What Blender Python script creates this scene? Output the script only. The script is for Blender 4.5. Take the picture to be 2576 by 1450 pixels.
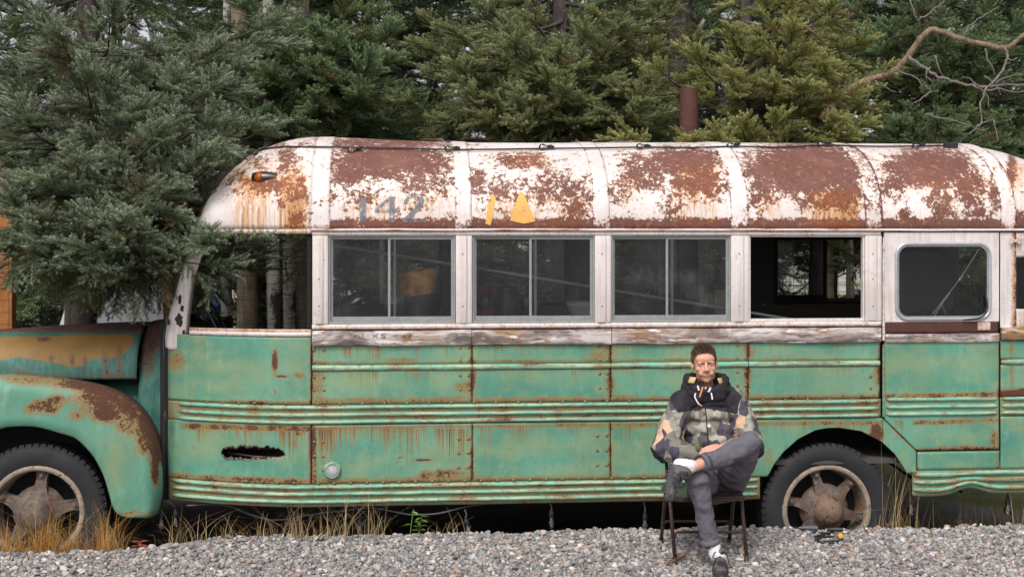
import bpy, bmesh, math, random
import numpy as np
from mathutils import Vector, Matrix, Euler
R = math.radians
for o in list(bpy.data.objects): bpy.data.objects.remove(o)
scene = bpy.context.scene
COL = scene.collection

# ------------------------------------------------------------------ camera
F, CX, HZ, PSI = 3280.0, 1288.0, 590.0, R(5.02)      # focal length and horizon, in a 2576 wide picture
CAMD, CAMZ = 9.5, 2.12
cam = bpy.data.cameras.new('camera')
camo = bpy.data.objects.new('camera', cam); COL.objects.link(camo)
camo.location = (0, -CAMD, CAMZ); camo.rotation_euler = (R(90), 0, -PSI)
cam.sensor_width = 36; cam.lens = 36*F/2576
cam.shift_y = -(724.6-HZ)/2576
cam.clip_start = 0.1; cam.clip_end = 6000
scene.camera = camo

# ------------------------------------------------------------------ sky, sun, exposure
SUN_EL, SUN_AZ = R(52), R(205)                         # sun_rotation clockwise from +Y
world = bpy.data.worlds.new('World'); scene.world = world; world.use_nodes = True
wn = world.node_tree; wn.nodes.clear()
sky = wn.nodes.new('ShaderNodeTexSky'); sky.sky_type = 'NISHITA'; sky.sun_disc = False
sky.sun_elevation = SUN_EL; sky.sun_rotation = SUN_AZ
sky.air_density = 1.0; sky.dust_density = 3.0; sky.ozone_density = 1.0
hsv = wn.nodes.new('ShaderNodeHueSaturation'); hsv.inputs['Saturation'].default_value = 0.28
wtint = wn.nodes.new('ShaderNodeMix'); wtint.data_type = 'RGBA'; wtint.blend_type = 'MULTIPLY'
wtint.inputs[0].default_value = 1.0; wtint.inputs[7].default_value = (1.0, 0.955, 0.985, 1)
bg = wn.nodes.new('ShaderNodeBackground'); bg.inputs['Strength'].default_value = 0.125
wo = wn.nodes.new('ShaderNodeOutputWorld')
wn.links.new(sky.outputs[0], hsv.inputs['Color']); wn.links.new(hsv.outputs[0], wtint.inputs[6])
wn.links.new(wtint.outputs[2], bg.inputs['Color']); wn.links.new(bg.outputs[0], wo.inputs['Surface'])
sun = bpy.data.lights.new('sun', 'SUN'); sun.energy = 1.5; sun.angle = R(22); sun.color = (1.0, 0.96, 0.91)
suno = bpy.data.objects.new('sun', sun); COL.objects.link(suno)
sdir = Vector((math.sin(SUN_AZ)*math.cos(SUN_EL), math.cos(SUN_AZ)*math.cos(SUN_EL), math.sin(SUN_EL)))
suno.rotation_euler = sdir.to_track_quat('Z', 'Y').to_euler(); suno.location = (0, -6, 9)
scene.render.engine = 'CYCLES'
scene.view_settings.view_transform = 'Standard'; scene.view_settings.look = 'None'
scene.view_settings.exposure = 0.48; scene.view_settings.gamma = 1; scene.view_settings.use_curve_mapping = False
scene.cycles.max_bounces = 6; scene.cycles.transparent_max_bounces = 16
scene.cycles.diffuse_bounces = 3; scene.cycles.glossy_bounces = 3

# ------------------------------------------------------------------ helpers
CP, SP = math.cos(PSI), math.sin(PSI)
def at(px, py, Y):
    """point of the plane y = Y that shows at picture position px, py (2576 x 1450)"""
    ta = (px-CX)/F; t = (Y+CAMD)/(CP-SP*ta)
    return Vector((t*(SP+CP*ta), Y, CAMZ-t*(py-HZ)/F))
def PX(px, Y=0.0): return at(px, 0, Y).x
def proj(P):
    P = np.asarray(P, float); x, y = P[..., 0], P[..., 1]+CAMD
    t = x*SP+y*CP; r = x*CP-y*SP
    return CX+F*r/t, HZ-F*(P[..., 2]-CAMZ)/t
def smst(x, a, b):
    t = np.clip((np.asarray(x, float)-a)/(b-a), 0, 1); return t*t*(3-2*t)

def tag(o, label=None, cat=None, group=None, kind=None):
    if label: o['label'] = label
    if cat: o['category'] = cat
    if group: o['group'] = group
    if kind: o['kind'] = kind
    return o
def thing(name, loc, label, cat, group=None, rz=0):
    o = bpy.data.objects.new(name, None); COL.objects.link(o); o.location = loc; o.rotation_euler.z = rz
    o.empty_display_size = 0.2
    return tag(o, label, cat, group)
def adopt(o, parent, local=False):
    """parent keeping the child's world-space vertices (or local ones)"""
    if parent is None: return
    o.parent = parent
    if not local:
        m = Matrix.Identity(4); p = parent
        while p is not None:
            m = Matrix.LocRotScale(p.location, p.rotation_euler, p.scale) if p.parent is None else m
            p = p.parent
        if parent.parent is None: o.matrix_parent_inverse = m.inverted()
def obj(name, verts, faces, mat, parent=None, smooth=False, local=False, attrs=None, auto=None):
    me = bpy.data.meshes.new(name)
    me.from_pydata([tuple(v) for v in verts], [], [tuple(int(i) for i in f) for f in faces])
    me.update()
    return fin(name, me, mat, parent, smooth, local, attrs, auto)
def fin(name, me, mat, parent=None, smooth=False, local=False, attrs=None, auto=None):
    if mat is not None:
        for m in (mat if isinstance(mat, (list, tuple)) else [mat]): me.materials.append(m)
    if smooth or auto: me.polygons.foreach_set('use_smooth', np.ones(len(me.polygons), bool))
    if auto: me.set_sharp_from_angle(angle=R(auto))
    if attrs:
        for k, v in attrs.items():
            a = me.attributes.new(k, 'FLOAT', 'POINT'); a.data.foreach_set('value', np.asarray(v, np.float32))
    o = bpy.data.objects.new(name, me); COL.objects.link(o)
    adopt(o, parent, local)
    return o
def dup(root, loc, label=None, rz=None):
    r = root.copy(); COL.objects.link(r); r.location = loc
    if rz is not None: r.rotation_euler.z = rz
    if label: r['label'] = label
    for ch in list(root.children):
        c = ch.copy(); COL.objects.link(c); c.parent = r
        for g in ch.children:
            d = g.copy(); COL.objects.link(d); d.parent = c
    return r

class MB:
    """collects shapes for ONE mesh object"""
    def __init__(s): s.v = []; s.f = []; s.mi = []; s.cur = 0
    def add(s, vs, fs):
        b = len(s.v); s.v += [tuple(v) for v in vs]; s.f += [tuple(b+i for i in f) for f in fs]; s.mi += [s.cur]*len(fs)
    def box(s, x0, x1, y0, y1, z0, z1, bev=0.0):
        if bev <= 0:
            s.add([(x0,y0,z0),(x1,y0,z0),(x1,y1,z0),(x0,y1,z0),(x0,y0,z1),(x1,y0,z1),(x1,y1,z1),(x0,y1,z1)],
                  [(0,3,2,1),(4,5,6,7),(0,1,5,4),(1,2,6,5),(2,3,7,6),(3,0,4,7)]); return
        bm = bmesh.new(); bmesh.ops.create_cube(bm, size=1)
        for v in bm.verts: v.co = Vector(((x0+x1)/2+v.co.x*(x1-x0), (y0+y1)/2+v.co.y*(y1-y0), (z0+z1)/2+v.co.z*(z1-z0)))
        bmesh.ops.bevel(bm, geom=list(bm.edges), offset=bev, segments=2, affect='EDGES', profile=0.5)
        s.bm(bm)
    def bm(s, bm, M=None):
        bm.verts.index_update()
        vs = [(M @ v.co) if M else v.co for v in bm.verts]
        s.add(vs, [[v.index for v in f.verts] for f in bm.faces]); bm.free()
    def tube(s, pts, r, n=8, cap=True):
        pts = [Vector(p) for p in pts]; k = len(pts)
        rs = r if hasattr(r, '__len__') else [r]*k
        up = None; rings = []
        for i in range(k):
            d = (pts[min(i+1, k-1)]-pts[max(i-1, 0)])
            d = d.normalized() if d.length > 1e-9 else Vector((0,0,1))
            if up is None: up = d.orthogonal().normalized()
            up = (up-d*up.dot(d)); up = up.normalized() if up.length > 1e-6 else d.orthogonal().normalized()
            w = d.cross(up)
            rings.append([pts[i]+(up*math.cos(a)+w*math.sin(a))*rs[i] for a in (2*math.pi*j/n for j in range(n))])
        vs = [p for ring in rings for p in ring]; fs = []
        for i in range(k-1):
            for j in range(n):
                a, b = i*n+j, i*n+(j+1) % n
                fs.append((a, b, b+n, a+n))
        if cap: fs.append(tuple(range(n-1, -1, -1))); fs.append(tuple((k-1)*n+j for j in range(n)))
        s.add(vs, fs)
    def lathe(s, prof, M=None, n=32, cap=False):
        """profile [(radius, height)] turned about local Z"""
        vs = []; fs = []
        for (r_, h) in prof:
            for j in range(n):
                a = 2*math.pi*j/n; p = Vector((r_*math.cos(a), r_*math.sin(a), h)); vs.append(M @ p if M else p)
        for i in range(len(prof)-1):
            for j in range(n):
                a, b = i*n+j, i*n+(j+1) % n
                fs.append((a, b, b+n, a+n))
        if cap:
            fs.append(tuple(range(n-1, -1, -1))); fs.append(tuple((len(prof)-1)*n+j for j in range(n)))
        s.add(vs, fs)
    def grid(s, P):
        """P: array [nu, nv, 3]"""
        nu, nv = P.shape[:2]
        fs = [(i*nv+j, (i+1)*nv+j, (i+1)*nv+j+1, i*nv+j+1) for i in range(nu-1) for j in range(nv-1)]
        s.add(P.reshape(-1, 3).tolist(), fs)
    def prism(s, poly, y0, y1):
        """polygon of (x, z) pushed from y0 to y1"""
        n = len(poly)
        s.add([(x, y0, z) for x, z in poly]+[(x, y1, z) for x, z in poly],
              [tuple(range(n)), tuple(range(2*n-1, n-1, -1))]+[(i, i+n, (i+1) % n+n, (i+1) % n) for i in range(n)])
    def build(s, name, mat, parent=None, smooth=False, local=False, auto=None):
        o = obj(name, s.v, s.f, mat, parent, smooth, local, None, auto)
        if any(s.mi): o.data.polygons.foreach_set('material_index', np.array(s.mi, np.int32))
        return o
def spline(pts, n):
    """Catmull-Rom through pts"""
    P = [Vector(p) for p in pts]; P = [P[0]*2-P[1]]+P+[P[-1]*2-P[-2]]; out = []
    k = len(P)-3
    for i in range(k):
        a, b, c, d = P[i:i+4]
        for j in range(n):
            t = j/n
            out.append(0.5*((2*b)+(c-a)*t+(2*a-5*b+4*c-d)*t*t+(3*b-a-3*c+d)*t**3))
    out.append(P[-2]); return out

# ------------------------------------------------------------------ shader building
class SH:
    def __init__(s, name, disp=False):
        s.m = bpy.data.materials.new(name); s.m.use_nodes = True; s.t = s.m.node_tree; s.t.nodes.clear()
        s.out = s.t.nodes.new('ShaderNodeOutputMaterial'); s._pos = None
    def n(s, typ, **kw):
        x = s.t.nodes.new(typ)
        for k, v in kw.items(): setattr(x, k, v)
        return x
    def put(s, sock, v):
        if isinstance(v, bpy.types.NodeSocket): s.t.links.new(v, sock)
        elif hasattr(v, '__len__') and sock.type == 'RGBA' and len(v) == 3: sock.default_value = (*v, 1)
        else: sock.default_value = v
    def pos(s):
        if s._pos is None: s._pos = s.n('ShaderNodeNewGeometry').outputs['Position']
        return s._pos
    def gen(s): return s.n('ShaderNodeTexCoord').outputs['Object']
    def rnd(s): return s.n('ShaderNodeObjectInfo').outputs['Random']
    def attr(s, name, inst=False):
        a = s.n('ShaderNodeAttribute', attribute_name=name)
        if inst: a.attribute_type = 'INSTANCER'
        return a.outputs['Fac']
    def mth(s, op, a, b=0.0, c=None, clamp=False):
        x = s.n('ShaderNodeMath', operation=op, use_clamp=clamp); s.put(x.inputs[0], a); s.put(x.inputs[1], b)
        if c is not None: s.put(x.inputs[2], c)
        return x.outputs[0]
    def add(s, a, b): return s.mth('ADD', a, b)
    def sub(s, a, b): return s.mth('SUBTRACT', a, b)
    def mul(s, a, b): return s.mth('MULTIPLY', a, b)
    def mad(s, a, b, c): return s.mth('MULTIPLY_ADD', a, b, c)
    def mx(s, a, b): return s.mth('MAXIMUM', a, b)
    def mn(s, a, b): return s.mth('MINIMUM', a, b)
    def inv(s, a): return s.mth('SUBTRACT', 1.0, a)
    def ss(s, a, lo, hi, o0=0.0, o1=1.0):
        x = s.n('ShaderNodeMapRange', interpolation_type='SMOOTHSTEP'); s.put(x.inputs[0], a)
        for i, v in enumerate((lo, hi, o0, o1)): s.put(x.inputs[i+1], v)
        return x.outputs[0]
    def sv(s, v, k):
        x = s.n('ShaderNodeVectorMath', operation='MULTIPLY'); s.put(x.inputs[0], v); x.inputs[1].default_value = k if hasattr(k, '__len__') else (k,)*3
        return x.outputs[0]
    def av(s, a, b):
        x = s.n('ShaderNodeVectorMath', operation='ADD'); s.put(x.inputs[0], a); s.put(x.inputs[1], b); return x.outputs[0]
    def sep(s, v): return s.n('ShaderNodeSeparateXYZ'), s.put
    def xyz(s, v):
        x = s.n('ShaderNodeSeparateXYZ'); s.put(x.inputs[0], v); return x.outputs[0], x.outputs[1], x.outputs[2]
    def noise(s, scale, vec=None, detail=5, rough=0.55, dist=0.0, col=False):
        x = s.n('ShaderNodeTexNoise'); s.put(x.inputs['Vector'], vec if vec is not None else s.pos())
        x.inputs['Scale'].default_value = scale; x.inputs['Detail'].default_value = detail
        x.inputs['Roughness'].default_value = rough; x.inputs['Distortion'].default_value = dist
        return x.outputs['Color' if col else 'Fac']
    def voro(s, scale, vec=None, feature='F1', out='Distance', metric='EUCLIDEAN', rnd=1.0):
        x = s.n('ShaderNodeTexVoronoi', feature=feature)
        if feature != 'DISTANCE_TO_EDGE': x.distance = metric
        s.put(x.inputs['Vector'], vec if vec is not None else s.pos()); x.inputs['Scale'].default_value = scale
        x.inputs['Randomness'].default_value = rnd
        return x.outputs[out]
    def mix(s, f, a, b, mode='MIX'):
        x = s.n('ShaderNodeMix', data_type='RGBA', blend_type=mode); s.put(x.inputs[0], f); s.put(x.inputs[6], a); s.put(x.inputs[7], b)
        return x.outputs[2]
    def ramp(s, f, stops, const=False):
        x = s.n('ShaderNodeValToRGB'); r = x.color_ramp
        if const: r.interpolation = 'CONSTANT'
        while len(r.elements) < len(stops): r.elements.new(0.5)
        for e, (p, c) in zip(r.elements, stops): e.position = p; e.color = (*c, 1)
        s.put(x.inputs[0], f); return x.outputs[0]
    def bump(s, h, strength=0.4, dist=0.01, nrm=None):
        x = s.n('ShaderNodeBump'); x.inputs['Strength'].default_value = strength; x.inputs['Distance'].default_value = dist
        s.put(x.inputs['Height'], h)
        if nrm is not None: s.put(x.inputs['Normal'], nrm)
        return x.outputs[0]
    def bsdf(s, col, rough=0.6, metal=0.0, nrm=None, spec=None, coat=None, sss=None):
        b = s.n('ShaderNodeBsdfPrincipled'); s.put(b.inputs['Base Color'], col); s.put(b.inputs['Roughness'], rough); s.put(b.inputs['Metallic'], metal)
        if nrm is not None: s.put(b.inputs['Normal'], nrm)
        if spec is not None: s.put(b.inputs['Specular IOR Level'], spec)
        if coat is not None: s.put(b.inputs['Coat Weight'], coat)
        if sss is not None:
            b.inputs['Subsurface Weight'].default_value = sss; b.inputs['Subsurface Radius'].default_value = (0.012, 0.005, 0.003); b.inputs['Subsurface Scale'].default_value = 1.0
        return b.outputs[0]
    def done(s, sh):
        s.t.links.new(sh, s.out.inputs['Surface']); return s.m
def simple(name, col, rough=0.6, metal=0.0, var=0.25, scale=20, bump=0.15, bd=0.004):
    s = SH(name); n = s.noise(scale, detail=6)
    c = s.mix(n, tuple(v*(1-var) for v in col), tuple(min(1, v*(1+var)) for v in col))
    return s.done(s.bsdf(c, s.ss(n, 0, 1, max(0, rough-.1), min(1, rough+.1)), metal, s.bump(n, bump, bd)))
def gn_scatter(o, variants, pts, rot, scl, idx, extra=None):
    """turn mesh object o into geometry-node instances of the variant meshes at pts"""
    me = o.data; me.clear_geometry(); me.vertices.add(len(pts)); me.vertices.foreach_set('co', np.asarray(pts, np.float32).ravel())
    def fa(n, t, d, key='value'):
        a = me.attributes.new(n, t, 'POINT'); a.data.foreach_set(key, d)
    fa('rot', 'FLOAT_VECTOR', np.asarray(rot, np.float32).ravel(), 'vector')
    fa('scl', 'FLOAT', np.asarray(scl, np.float32)); fa('var', 'INT', np.asarray(idx, np.int32))
    for k, v in (extra or {}).items(): fa(k, 'FLOAT', np.asarray(v, np.float32))
    me.update()
    g = bpy.data.node_groups.new(o.name+'_scatter', 'GeometryNodeTree')
    g.interface.new_socket('Geometry', in_out='INPUT', socket_type='NodeSocketGeometry')
    g.interface.new_socket('Geometry', in_out='OUTPUT', socket_type='NodeSocketGeometry')
    N = g.nodes.new; L = g.links.new
    gi = N('NodeGroupInput'); go = N('NodeGroupOutput'); jn = N('GeometryNodeJoinGeometry')
    def na(n, t):
        x = N('GeometryNodeInputNamedAttribute'); x.data_type = t; x.inputs['Name'].default_value = n
        return [q for q in x.outputs if q.enabled and q.name == 'Attribute'][0]
    ra, sa, va = na('rot', 'FLOAT_VECTOR'), na('scl', 'FLOAT'), na('var', 'INT')
    m2p = N('GeometryNodeMeshToPoints'); L(gi.outputs[0], m2p.inputs['Mesh'])
    e2r = N('FunctionNodeEulerToRotation'); L(ra, e2r.inputs[0])
    for k, vo in enumerate(variants):
        oi = N('GeometryNodeObjectInfo'); oi.inputs['Object'].default_value = vo; oi.inputs['As Instance'].default_value = False
        cmp = N('FunctionNodeCompare'); cmp.data_type = 'INT'; cmp.operation = 'EQUAL'
        ins = [q for q in cmp.inputs if q.enabled]
        L(va, ins[0]); ins[1].default_value = k
        ip = N('GeometryNodeInstanceOnPoints')
        L(m2p.outputs[0], ip.inputs['Points']); L(cmp.outputs[0], ip.inputs['Selection'])
        L(oi.outputs['Geometry'], ip.inputs['Instance']); L(e2r.outputs[0], ip.inputs['Rotation']); L(sa, ip.inputs['Scale'])
        L(ip.outputs[0], jn.inputs[0])
    L(jn.outputs[0], go.inputs[0])
    md = o.modifiers.new('scatter', 'NODES'); md.node_group = g
def source(name, verts, faces, mat, smooth=False, attrs=None):
    """mesh used only as scatter source: never linked to the scene"""
    me = bpy.data.meshes.new(name); me.from_pydata([tuple(v) for v in verts], [], [tuple(f) for f in faces]); me.update()
    me.materials.append(mat)
    if smooth: me.polygons.foreach_set('use_smooth', np.ones(len(me.polygons), bool))
    for k, v in (attrs or {}).items():
        a = me.attributes.new(k, 'FLOAT', 'POINT'); a.data.foreach_set('value', np.asarray(v, np.float32))
    return bpy.data.objects.new(name, me)
# ------------------------------------------------------------------ materials
def rusted(name, kind):
    """old painted sheet metal; attributes rust / strk / yel say where it has gone"""
    s = SH(name); p = s.pos()
    rust, strk, yel = s.attr('rust'), s.attr('strk'), s.attr('yel')
    big = s.noise(1.7, detail=3); med = s.noise(7, detail=6, rough=.6); fine = s.noise(55, detail=8, rough=.65)
    vert = s.noise(1.0, s.sv(p, (34, 34, 1.6)), detail=4, rough=.6)
    vert2 = s.noise(1.0, s.sv(p, (120, 120, 1.1)), detail=4, rough=.6)
    wipe = s.noise(1.0, s.sv(s.av(p, s.sv(s.noise(3, col=True), .35)), (22, 22, 6)), detail=5, rough=.7)
    if kind in ('green', 'teal'):
        c = s.mix(s.ss(big, .35, .65), (.078, .262, .182), (.125, .35, .25))
        c = s.mix(s.mul(s.ss(wipe, .5, .68), .55), c, (.055, .235, .185))
        y = s.mul(s.mx(s.mul(yel, s.ss(s.noise(4.2, detail=5, rough=.6), .2, .6)), s.mul(s.ss(s.noise(2.6, s.sv(p, (1, 1, 1.8)), detail=6, rough=.65), .40, .64), .60 if kind == 'green' else .15)), .95)
        c = s.mix(y, c, s.mix(med, (.21, .31, .16), (.35, .365, .155)))
        c = s.mix(s.mul(s.ss(vert, .54, .75), .30), c, (.24, .39, .27))
        c = s.mix(s.mul(s.ss(s.noise(1, s.sv(s.av(p, s.sv(s.noise(2, col=True), .5)), (9, 9, 26)), detail=6, rough=.7), .60, .68), .55), c, (.05, .21, .17))
        c = s.mix(s.mul(s.ss(s.noise(11, s.sv(p, (1, 1, .35)), detail=7, rough=.7), .54, .68), .28), c, (.30, .50, .38))
        c = s.mix(s.mul(s.ss(s.noise(1.3, detail=6, rough=.7), .50, .66), .24), c, (.16, .20, .10))
        deep, halo = (.055, .024, .013), (.27, .15, .045)
    elif kind == 'dark_green':
        c = s.mix(s.ss(med, .35, .65), (.025, .115, .09), (.06, .19, .145))
        c = s.mix(s.mul(s.ss(vert, .45, .6), .35), c, (.10, .24, .18))
        yl = s.ss(s.add(yel, s.mul(s.sub(med, .5), .25)), .46, .54)
        c = s.mix(yl, c, s.mix(med, (.19, .10, .024), (.31, .185, .05)))
        deep, halo = (.055, .03, .026), (.14, .075, .04)
    elif kind == 'rail':
        c = s.mix(s.ss(big, .35, .65), (.12, .38, .28), (.22, .50, .36))
        c = s.mix(s.mul(s.ss(s.noise(1, s.sv(p, (3, 3, 40)), detail=6), .45, .62), .75), c, (.44, .50, .31))
        c = s.mix(s.mul(s.ss(s.noise(1, s.sv(p, (14, 14, 30)), detail=6, rough=.7), .50, .62), .65), c, (.20, .13, .06))
        deep, halo = (.06, .028, .016), (.27, .16, .06)
    elif kind == 'cream':
        pass
        c = s.mix(s.ss(med, .3, .7), (.66, .60, .56), (.74, .70, .68))
        c = s.mix(s.mul(s.ss(vert, .46, .70), .5), c, (.46, .385, .32)); c = s.mix(s.mul(s.ss(s.noise(13, detail=7, rough=.7), .56, .66), .4), c, (.50, .40, .29))
        deep, halo = (.085, .034, .022), (.42, .20, .07)
    # rust: crisp flakes, tan halo
    f = s.add(rust, s.add(s.mul(s.sub(med, .5), .75), s.mul(s.sub(fine, .5), .75)))
    hal = s.mul(s.ss(f, .22, .52), .85); core = s.ss(f, .53, .60)
    # drip streaks
    st = s.add(strk, s.add(s.mul(s.sub(vert2, .5), 1.9), s.mul(s.sub(s.noise(1, s.sv(p, (5, 5, 1.2)), detail=4), .5), 1.3))); sm = s.mul(s.ss(st, .60, .86), .9)
    c = s.mix(sm, c, s.mix(s.ss(st, .8, 1.1), halo, (.12, .05, .02)))
    c = s.mix(hal, c, halo)
    rc = s.mix(s.noise(30, detail=6), deep, tuple(v*2.2 for v in deep))
    rc = s.mix(s.ss(fine, .58, .7), rc, (.22, .09, .035))
    c = s.mix(core, c, rc)
    # pits and scratches
    pit = s.mul(s.ss(s.noise(120, detail=2), .70, .74), s.ss(med, .42, .6)); c = s.mix(s.mul(pit, .7), c, (.07, .04, .025))
    rough = s.mad(core, .35, s.mad(fine, .25, .36 if kind in ('green', 'rail', 'cream') else .50))
    h = s.add(s.mul(core, -.5), s.add(s.mul(fine, .15), s.mul(s.noise(2.4, detail=2), 1.6)))
    return s.done(s.bsdf(c, rough, 0, s.bump(h, .35, .006)))

def roof_mat(name):
    s = SH(name); p = s.pos()
    rust, strk = s.attr('rust'), s.attr('strk')
    warp = s.av(p, s.sv(s.noise(16, detail=4, col=True), .045))
    n1 = s.noise(11, warp, detail=10, rough=.68); n2 = s.noise(42, warp, detail=7, rough=.75)
    cell = s.voro(30, warp); cell2 = s.voro(75, warp)
    vert = s.noise(1.0, s.sv(p, (46, 38, 2.0)), detail=5, rough=.65); vfine = s.noise(1.0, s.sv(p, (110, 80, 3.0)), detail=3)
    big = s.noise(2.2, detail=3)
    f = s.add(rust, s.add(s.mul(s.sub(n1, .5), 1.55), s.add(s.mul(s.sub(n2, .5), 1.65), s.add(s.mul(s.sub(cell, .35), .34), s.mul(s.sub(cell2, .35), .30)))))
    core = s.ss(f, .50, .53); edge = s.ss(f, .26, .52)
    white = s.mix(s.ss(big, .3, .7), (.68, .61, .575), (.82, .77, .745))
    white = s.mix(s.mul(s.ss(vert, .48, .72), .35), white, (.60, .51, .44))
    white = s.mix(s.mul(s.ss(s.noise(5, detail=6), .55, .75), .30), white, (.66, .52, .34))
    st = s.add(strk, s.add(s.mul(s.sub(vert, .5), 1.5), s.mul(s.sub(vfine, .5), .7))); sm = s.ss(st, .40, .95)
    orange = s.mix(s.ss(st, .55, 1.15), (.66, .36, .12), (.36, .105, .018))
    c = s.mix(s.mul(sm, .92), white, orange)
    c = s.mix(s.mul(edge, s.mad(strk, .45, .45)), c, s.mix(n2, (.70, .46, .20), (.46, .20, .055)))
    br = s.mix(s.ss(n2, .3, .7), (.115, .044, .031), (.195, .083, .062))
    br = s.mix(s.mul(s.ss(s.noise(3.5, detail=4), .45, .7), .5), br, (.24, .115, .09))
    br = s.mix(s.mul(s.ss(strk, .3, .8), s.ss(n2, .42, .58)), br, (.27, .075, .016))
    br = s.mix(s.mul(s.ss(s.noise(24, warp, detail=5), .58, .66), .7), br, (.34, .16, .06))
    br = s.mix(s.ss(s.noise(150, detail=2), .64, .70), br, (.05, .024, .018))
    c = s.mix(core, c, br)
    h = s.add(s.mul(core, -.8), s.mul(n2, .25)); h = s.add(h, s.mul(s.noise(2, detail=2), 2.0))
    return s.done(s.bsdf(c, s.mad(core, .3, .45), 0, s.bump(h, .45, .006)))

def wood_mat(name):
    s = SH(name); p = s.pos()
    w = s.av(s.sv(p, (2.2, 2.2, 22)), s.sv(s.noise(2.6, detail=3, col=True), 2.6))
    g = s.noise(1.0, w, detail=8, rough=.68); g2 = s.noise(1.0, s.sv(w, (2.5, 2.5, 3)), detail=5)
    c = s.ramp(g, [(.28, (.07, .055, .05)), (.42, (.20, .16, .145)), (.52, (.42, .36, .33)), (.62, (.62, .57, .55)), (.8, (.72, .68, .68))])
    oc = s.ss(s.noise(3.1, s.sv(p, (1, 1, 2)), detail=4), .50, .64)
    c = s.mix(s.mul(oc, s.ss(g2, .4, .6)), c, (.30, .17, .06))
    c = s.mix(s.ss(g2, .62, .70), c, (.055, .045, .045))
    c = s.mix(s.ss(s.noise(9, s.sv(p, (.6, 1, 3)), detail=7), .60, .66), c, (.80, .75, .74))
    return s.done(s.bsdf(c, .8, 0, s.bump(g, .5, .006)))

def glass_mat(name, dust=.30, col=(.20, .21, .20)):
    s = SH(name)
    tr = s.n('ShaderNodeBsdfTransparent'); tr.inputs[0].default_value = (.80, .84, .82, 1)
    gl = s.n('ShaderNodeBsdfGlossy'); gl.inputs['Roughness'].default_value = .06; gl.inputs[0].default_value = (.9, .95, 1, 1)
    di = s.n('ShaderNodeBsdfDiffuse'); n = s.noise(6, detail=8, rough=.7)
    s.put(di.inputs[0], s.mix(n, tuple(v*.6 for v in col), tuple(v*1.4 for v in col)))
    fr = s.n('ShaderNodeFresnel'); fr.inputs[0].default_value = 1.5
    m1 = s.n('ShaderNodeMixShader'); s.put(m1.inputs[0], fr.outputs[0]); s.t.links.new(tr.outputs[0], m1.inputs[1]); s.t.links.new(gl.outputs[0], m1.inputs[2])
    m2 = s.n('ShaderNodeMixShader'); d = s.mul(s.ss(n, .2, .85, .4, 1.2), dust)
    d = s.add(d, s.mul(s.ss(s.noise(2.6, s.sv(s.pos(), (1, 1, .8)), detail=7, rough=.72), .52, .68), dust*2.2)); d = s.add(d, s.mul(s.ss(s.noise(1, s.sv(s.pos(), (30, 30, 4)), detail=6, rough=.7), .58, .7), dust*.8))
    d = s.mx(d, s.mul(s.ss(s.noise(90, detail=2), .70, .74), .5))
    s.put(m2.inputs[0], d); s.t.links.new(m1.outputs[0], m2.inputs[1]); s.t.links.new(di.outputs[0], m2.inputs[2])
    return s.done(m2.outputs[0])
def clear_glass(name):
    s = SH(name)
    tr = s.n('ShaderNodeBsdfTransparent'); tr.inputs[0].default_value = (.93, .95, .95, 1)
    gl = s.n('ShaderNodeBsdfGlossy'); gl.inputs['Roughness'].default_value = .03
    fr = s.n('ShaderNodeFresnel'); fr.inputs[0].default_value = 1.8
    m1 = s.n('ShaderNodeMixShader'); s.put(m1.inputs[0], fr.outputs[0]); s.t.links.new(tr.outputs[0], m1.inputs[1]); s.t.links.new(gl.outputs[0], m1.inputs[2])
    return s.done(m1.outputs[0])

M = {}
M['green'] = rusted('weathered_green_paint', 'green')
M['dgreen'] = rusted('hood_paint', 'dark_green')
M['rail'] = rusted('rail_paint', 'rail')
M['cream'] = rusted('chalky_white_paint', 'cream')
M['roof'] = roof_mat('peeling_roof_paint')
M['wood'] = wood_mat('weathered_painted_wood')
M['pane'] = glass_mat('dusty_glass', .06, (.26, .27, .26))
M['dpane'] = glass_mat('dark_glass', .03)
M['bulb'] = clear_glass('bulb_glass')
M['alu'] = simple('dull_aluminium', (.30, .32, .31), .5, .25, .3, 25)
M['steel'] = simple('bright_trim', (.55, .56, .57), .35, .7, .2, 30)
M['black'] = simple('black_plastic', (.018, .018, .02), .5)
M['cable'] = simple('black_cable', (.016, .016, .018), .55)
M['gcable'] = simple('grey_cable', (.10, .105, .12), .6)
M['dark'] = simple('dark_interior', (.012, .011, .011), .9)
M['liner'] = simple('dusty_liner', (.07, .066, .06), .9)
M['brownrust'] = simple('brown_rust', (.085, .032, .024), .85, 0, .6, 18, .5)
M['rivet'] = simple('rivet_metal', (.17, .20, .13), .55, .2, .6, 9)
M['rivet_w'] = simple('screw_metal', (.42, .36, .32), .5, .3, .4, 60)
M['filament'] = simple('filament', (.55, .38, .16), .4, .6)
M['amber'] = simple('amber_lens', (.30, .075, .008), .2, 0, .3, 60)
M['chrome'] = simple('tarnished_chrome', (.10, .09, .085), .35, .9, .5, 60)
M['lamp_glass'] = simple('ribbed_lens', (.75, .75, .74), .25, 0, .1, 200)
def tyre_mat():
    s = SH('tyre_rubber'); n = s.noise(14, detail=7, rough=.65); n2 = s.noise(3, detail=3)
    c = s.mix(n, (.010, .0105, .012), (.026, .028, .032)); c = s.mix(s.mul(s.ss(n2, .5, .7), .35), c, (.055, .052, .048))
    return s.done(s.bsdf(c, .75, 0, s.bump(n, .25, .004)))
M['tyre'] = tyre_mat()
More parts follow.
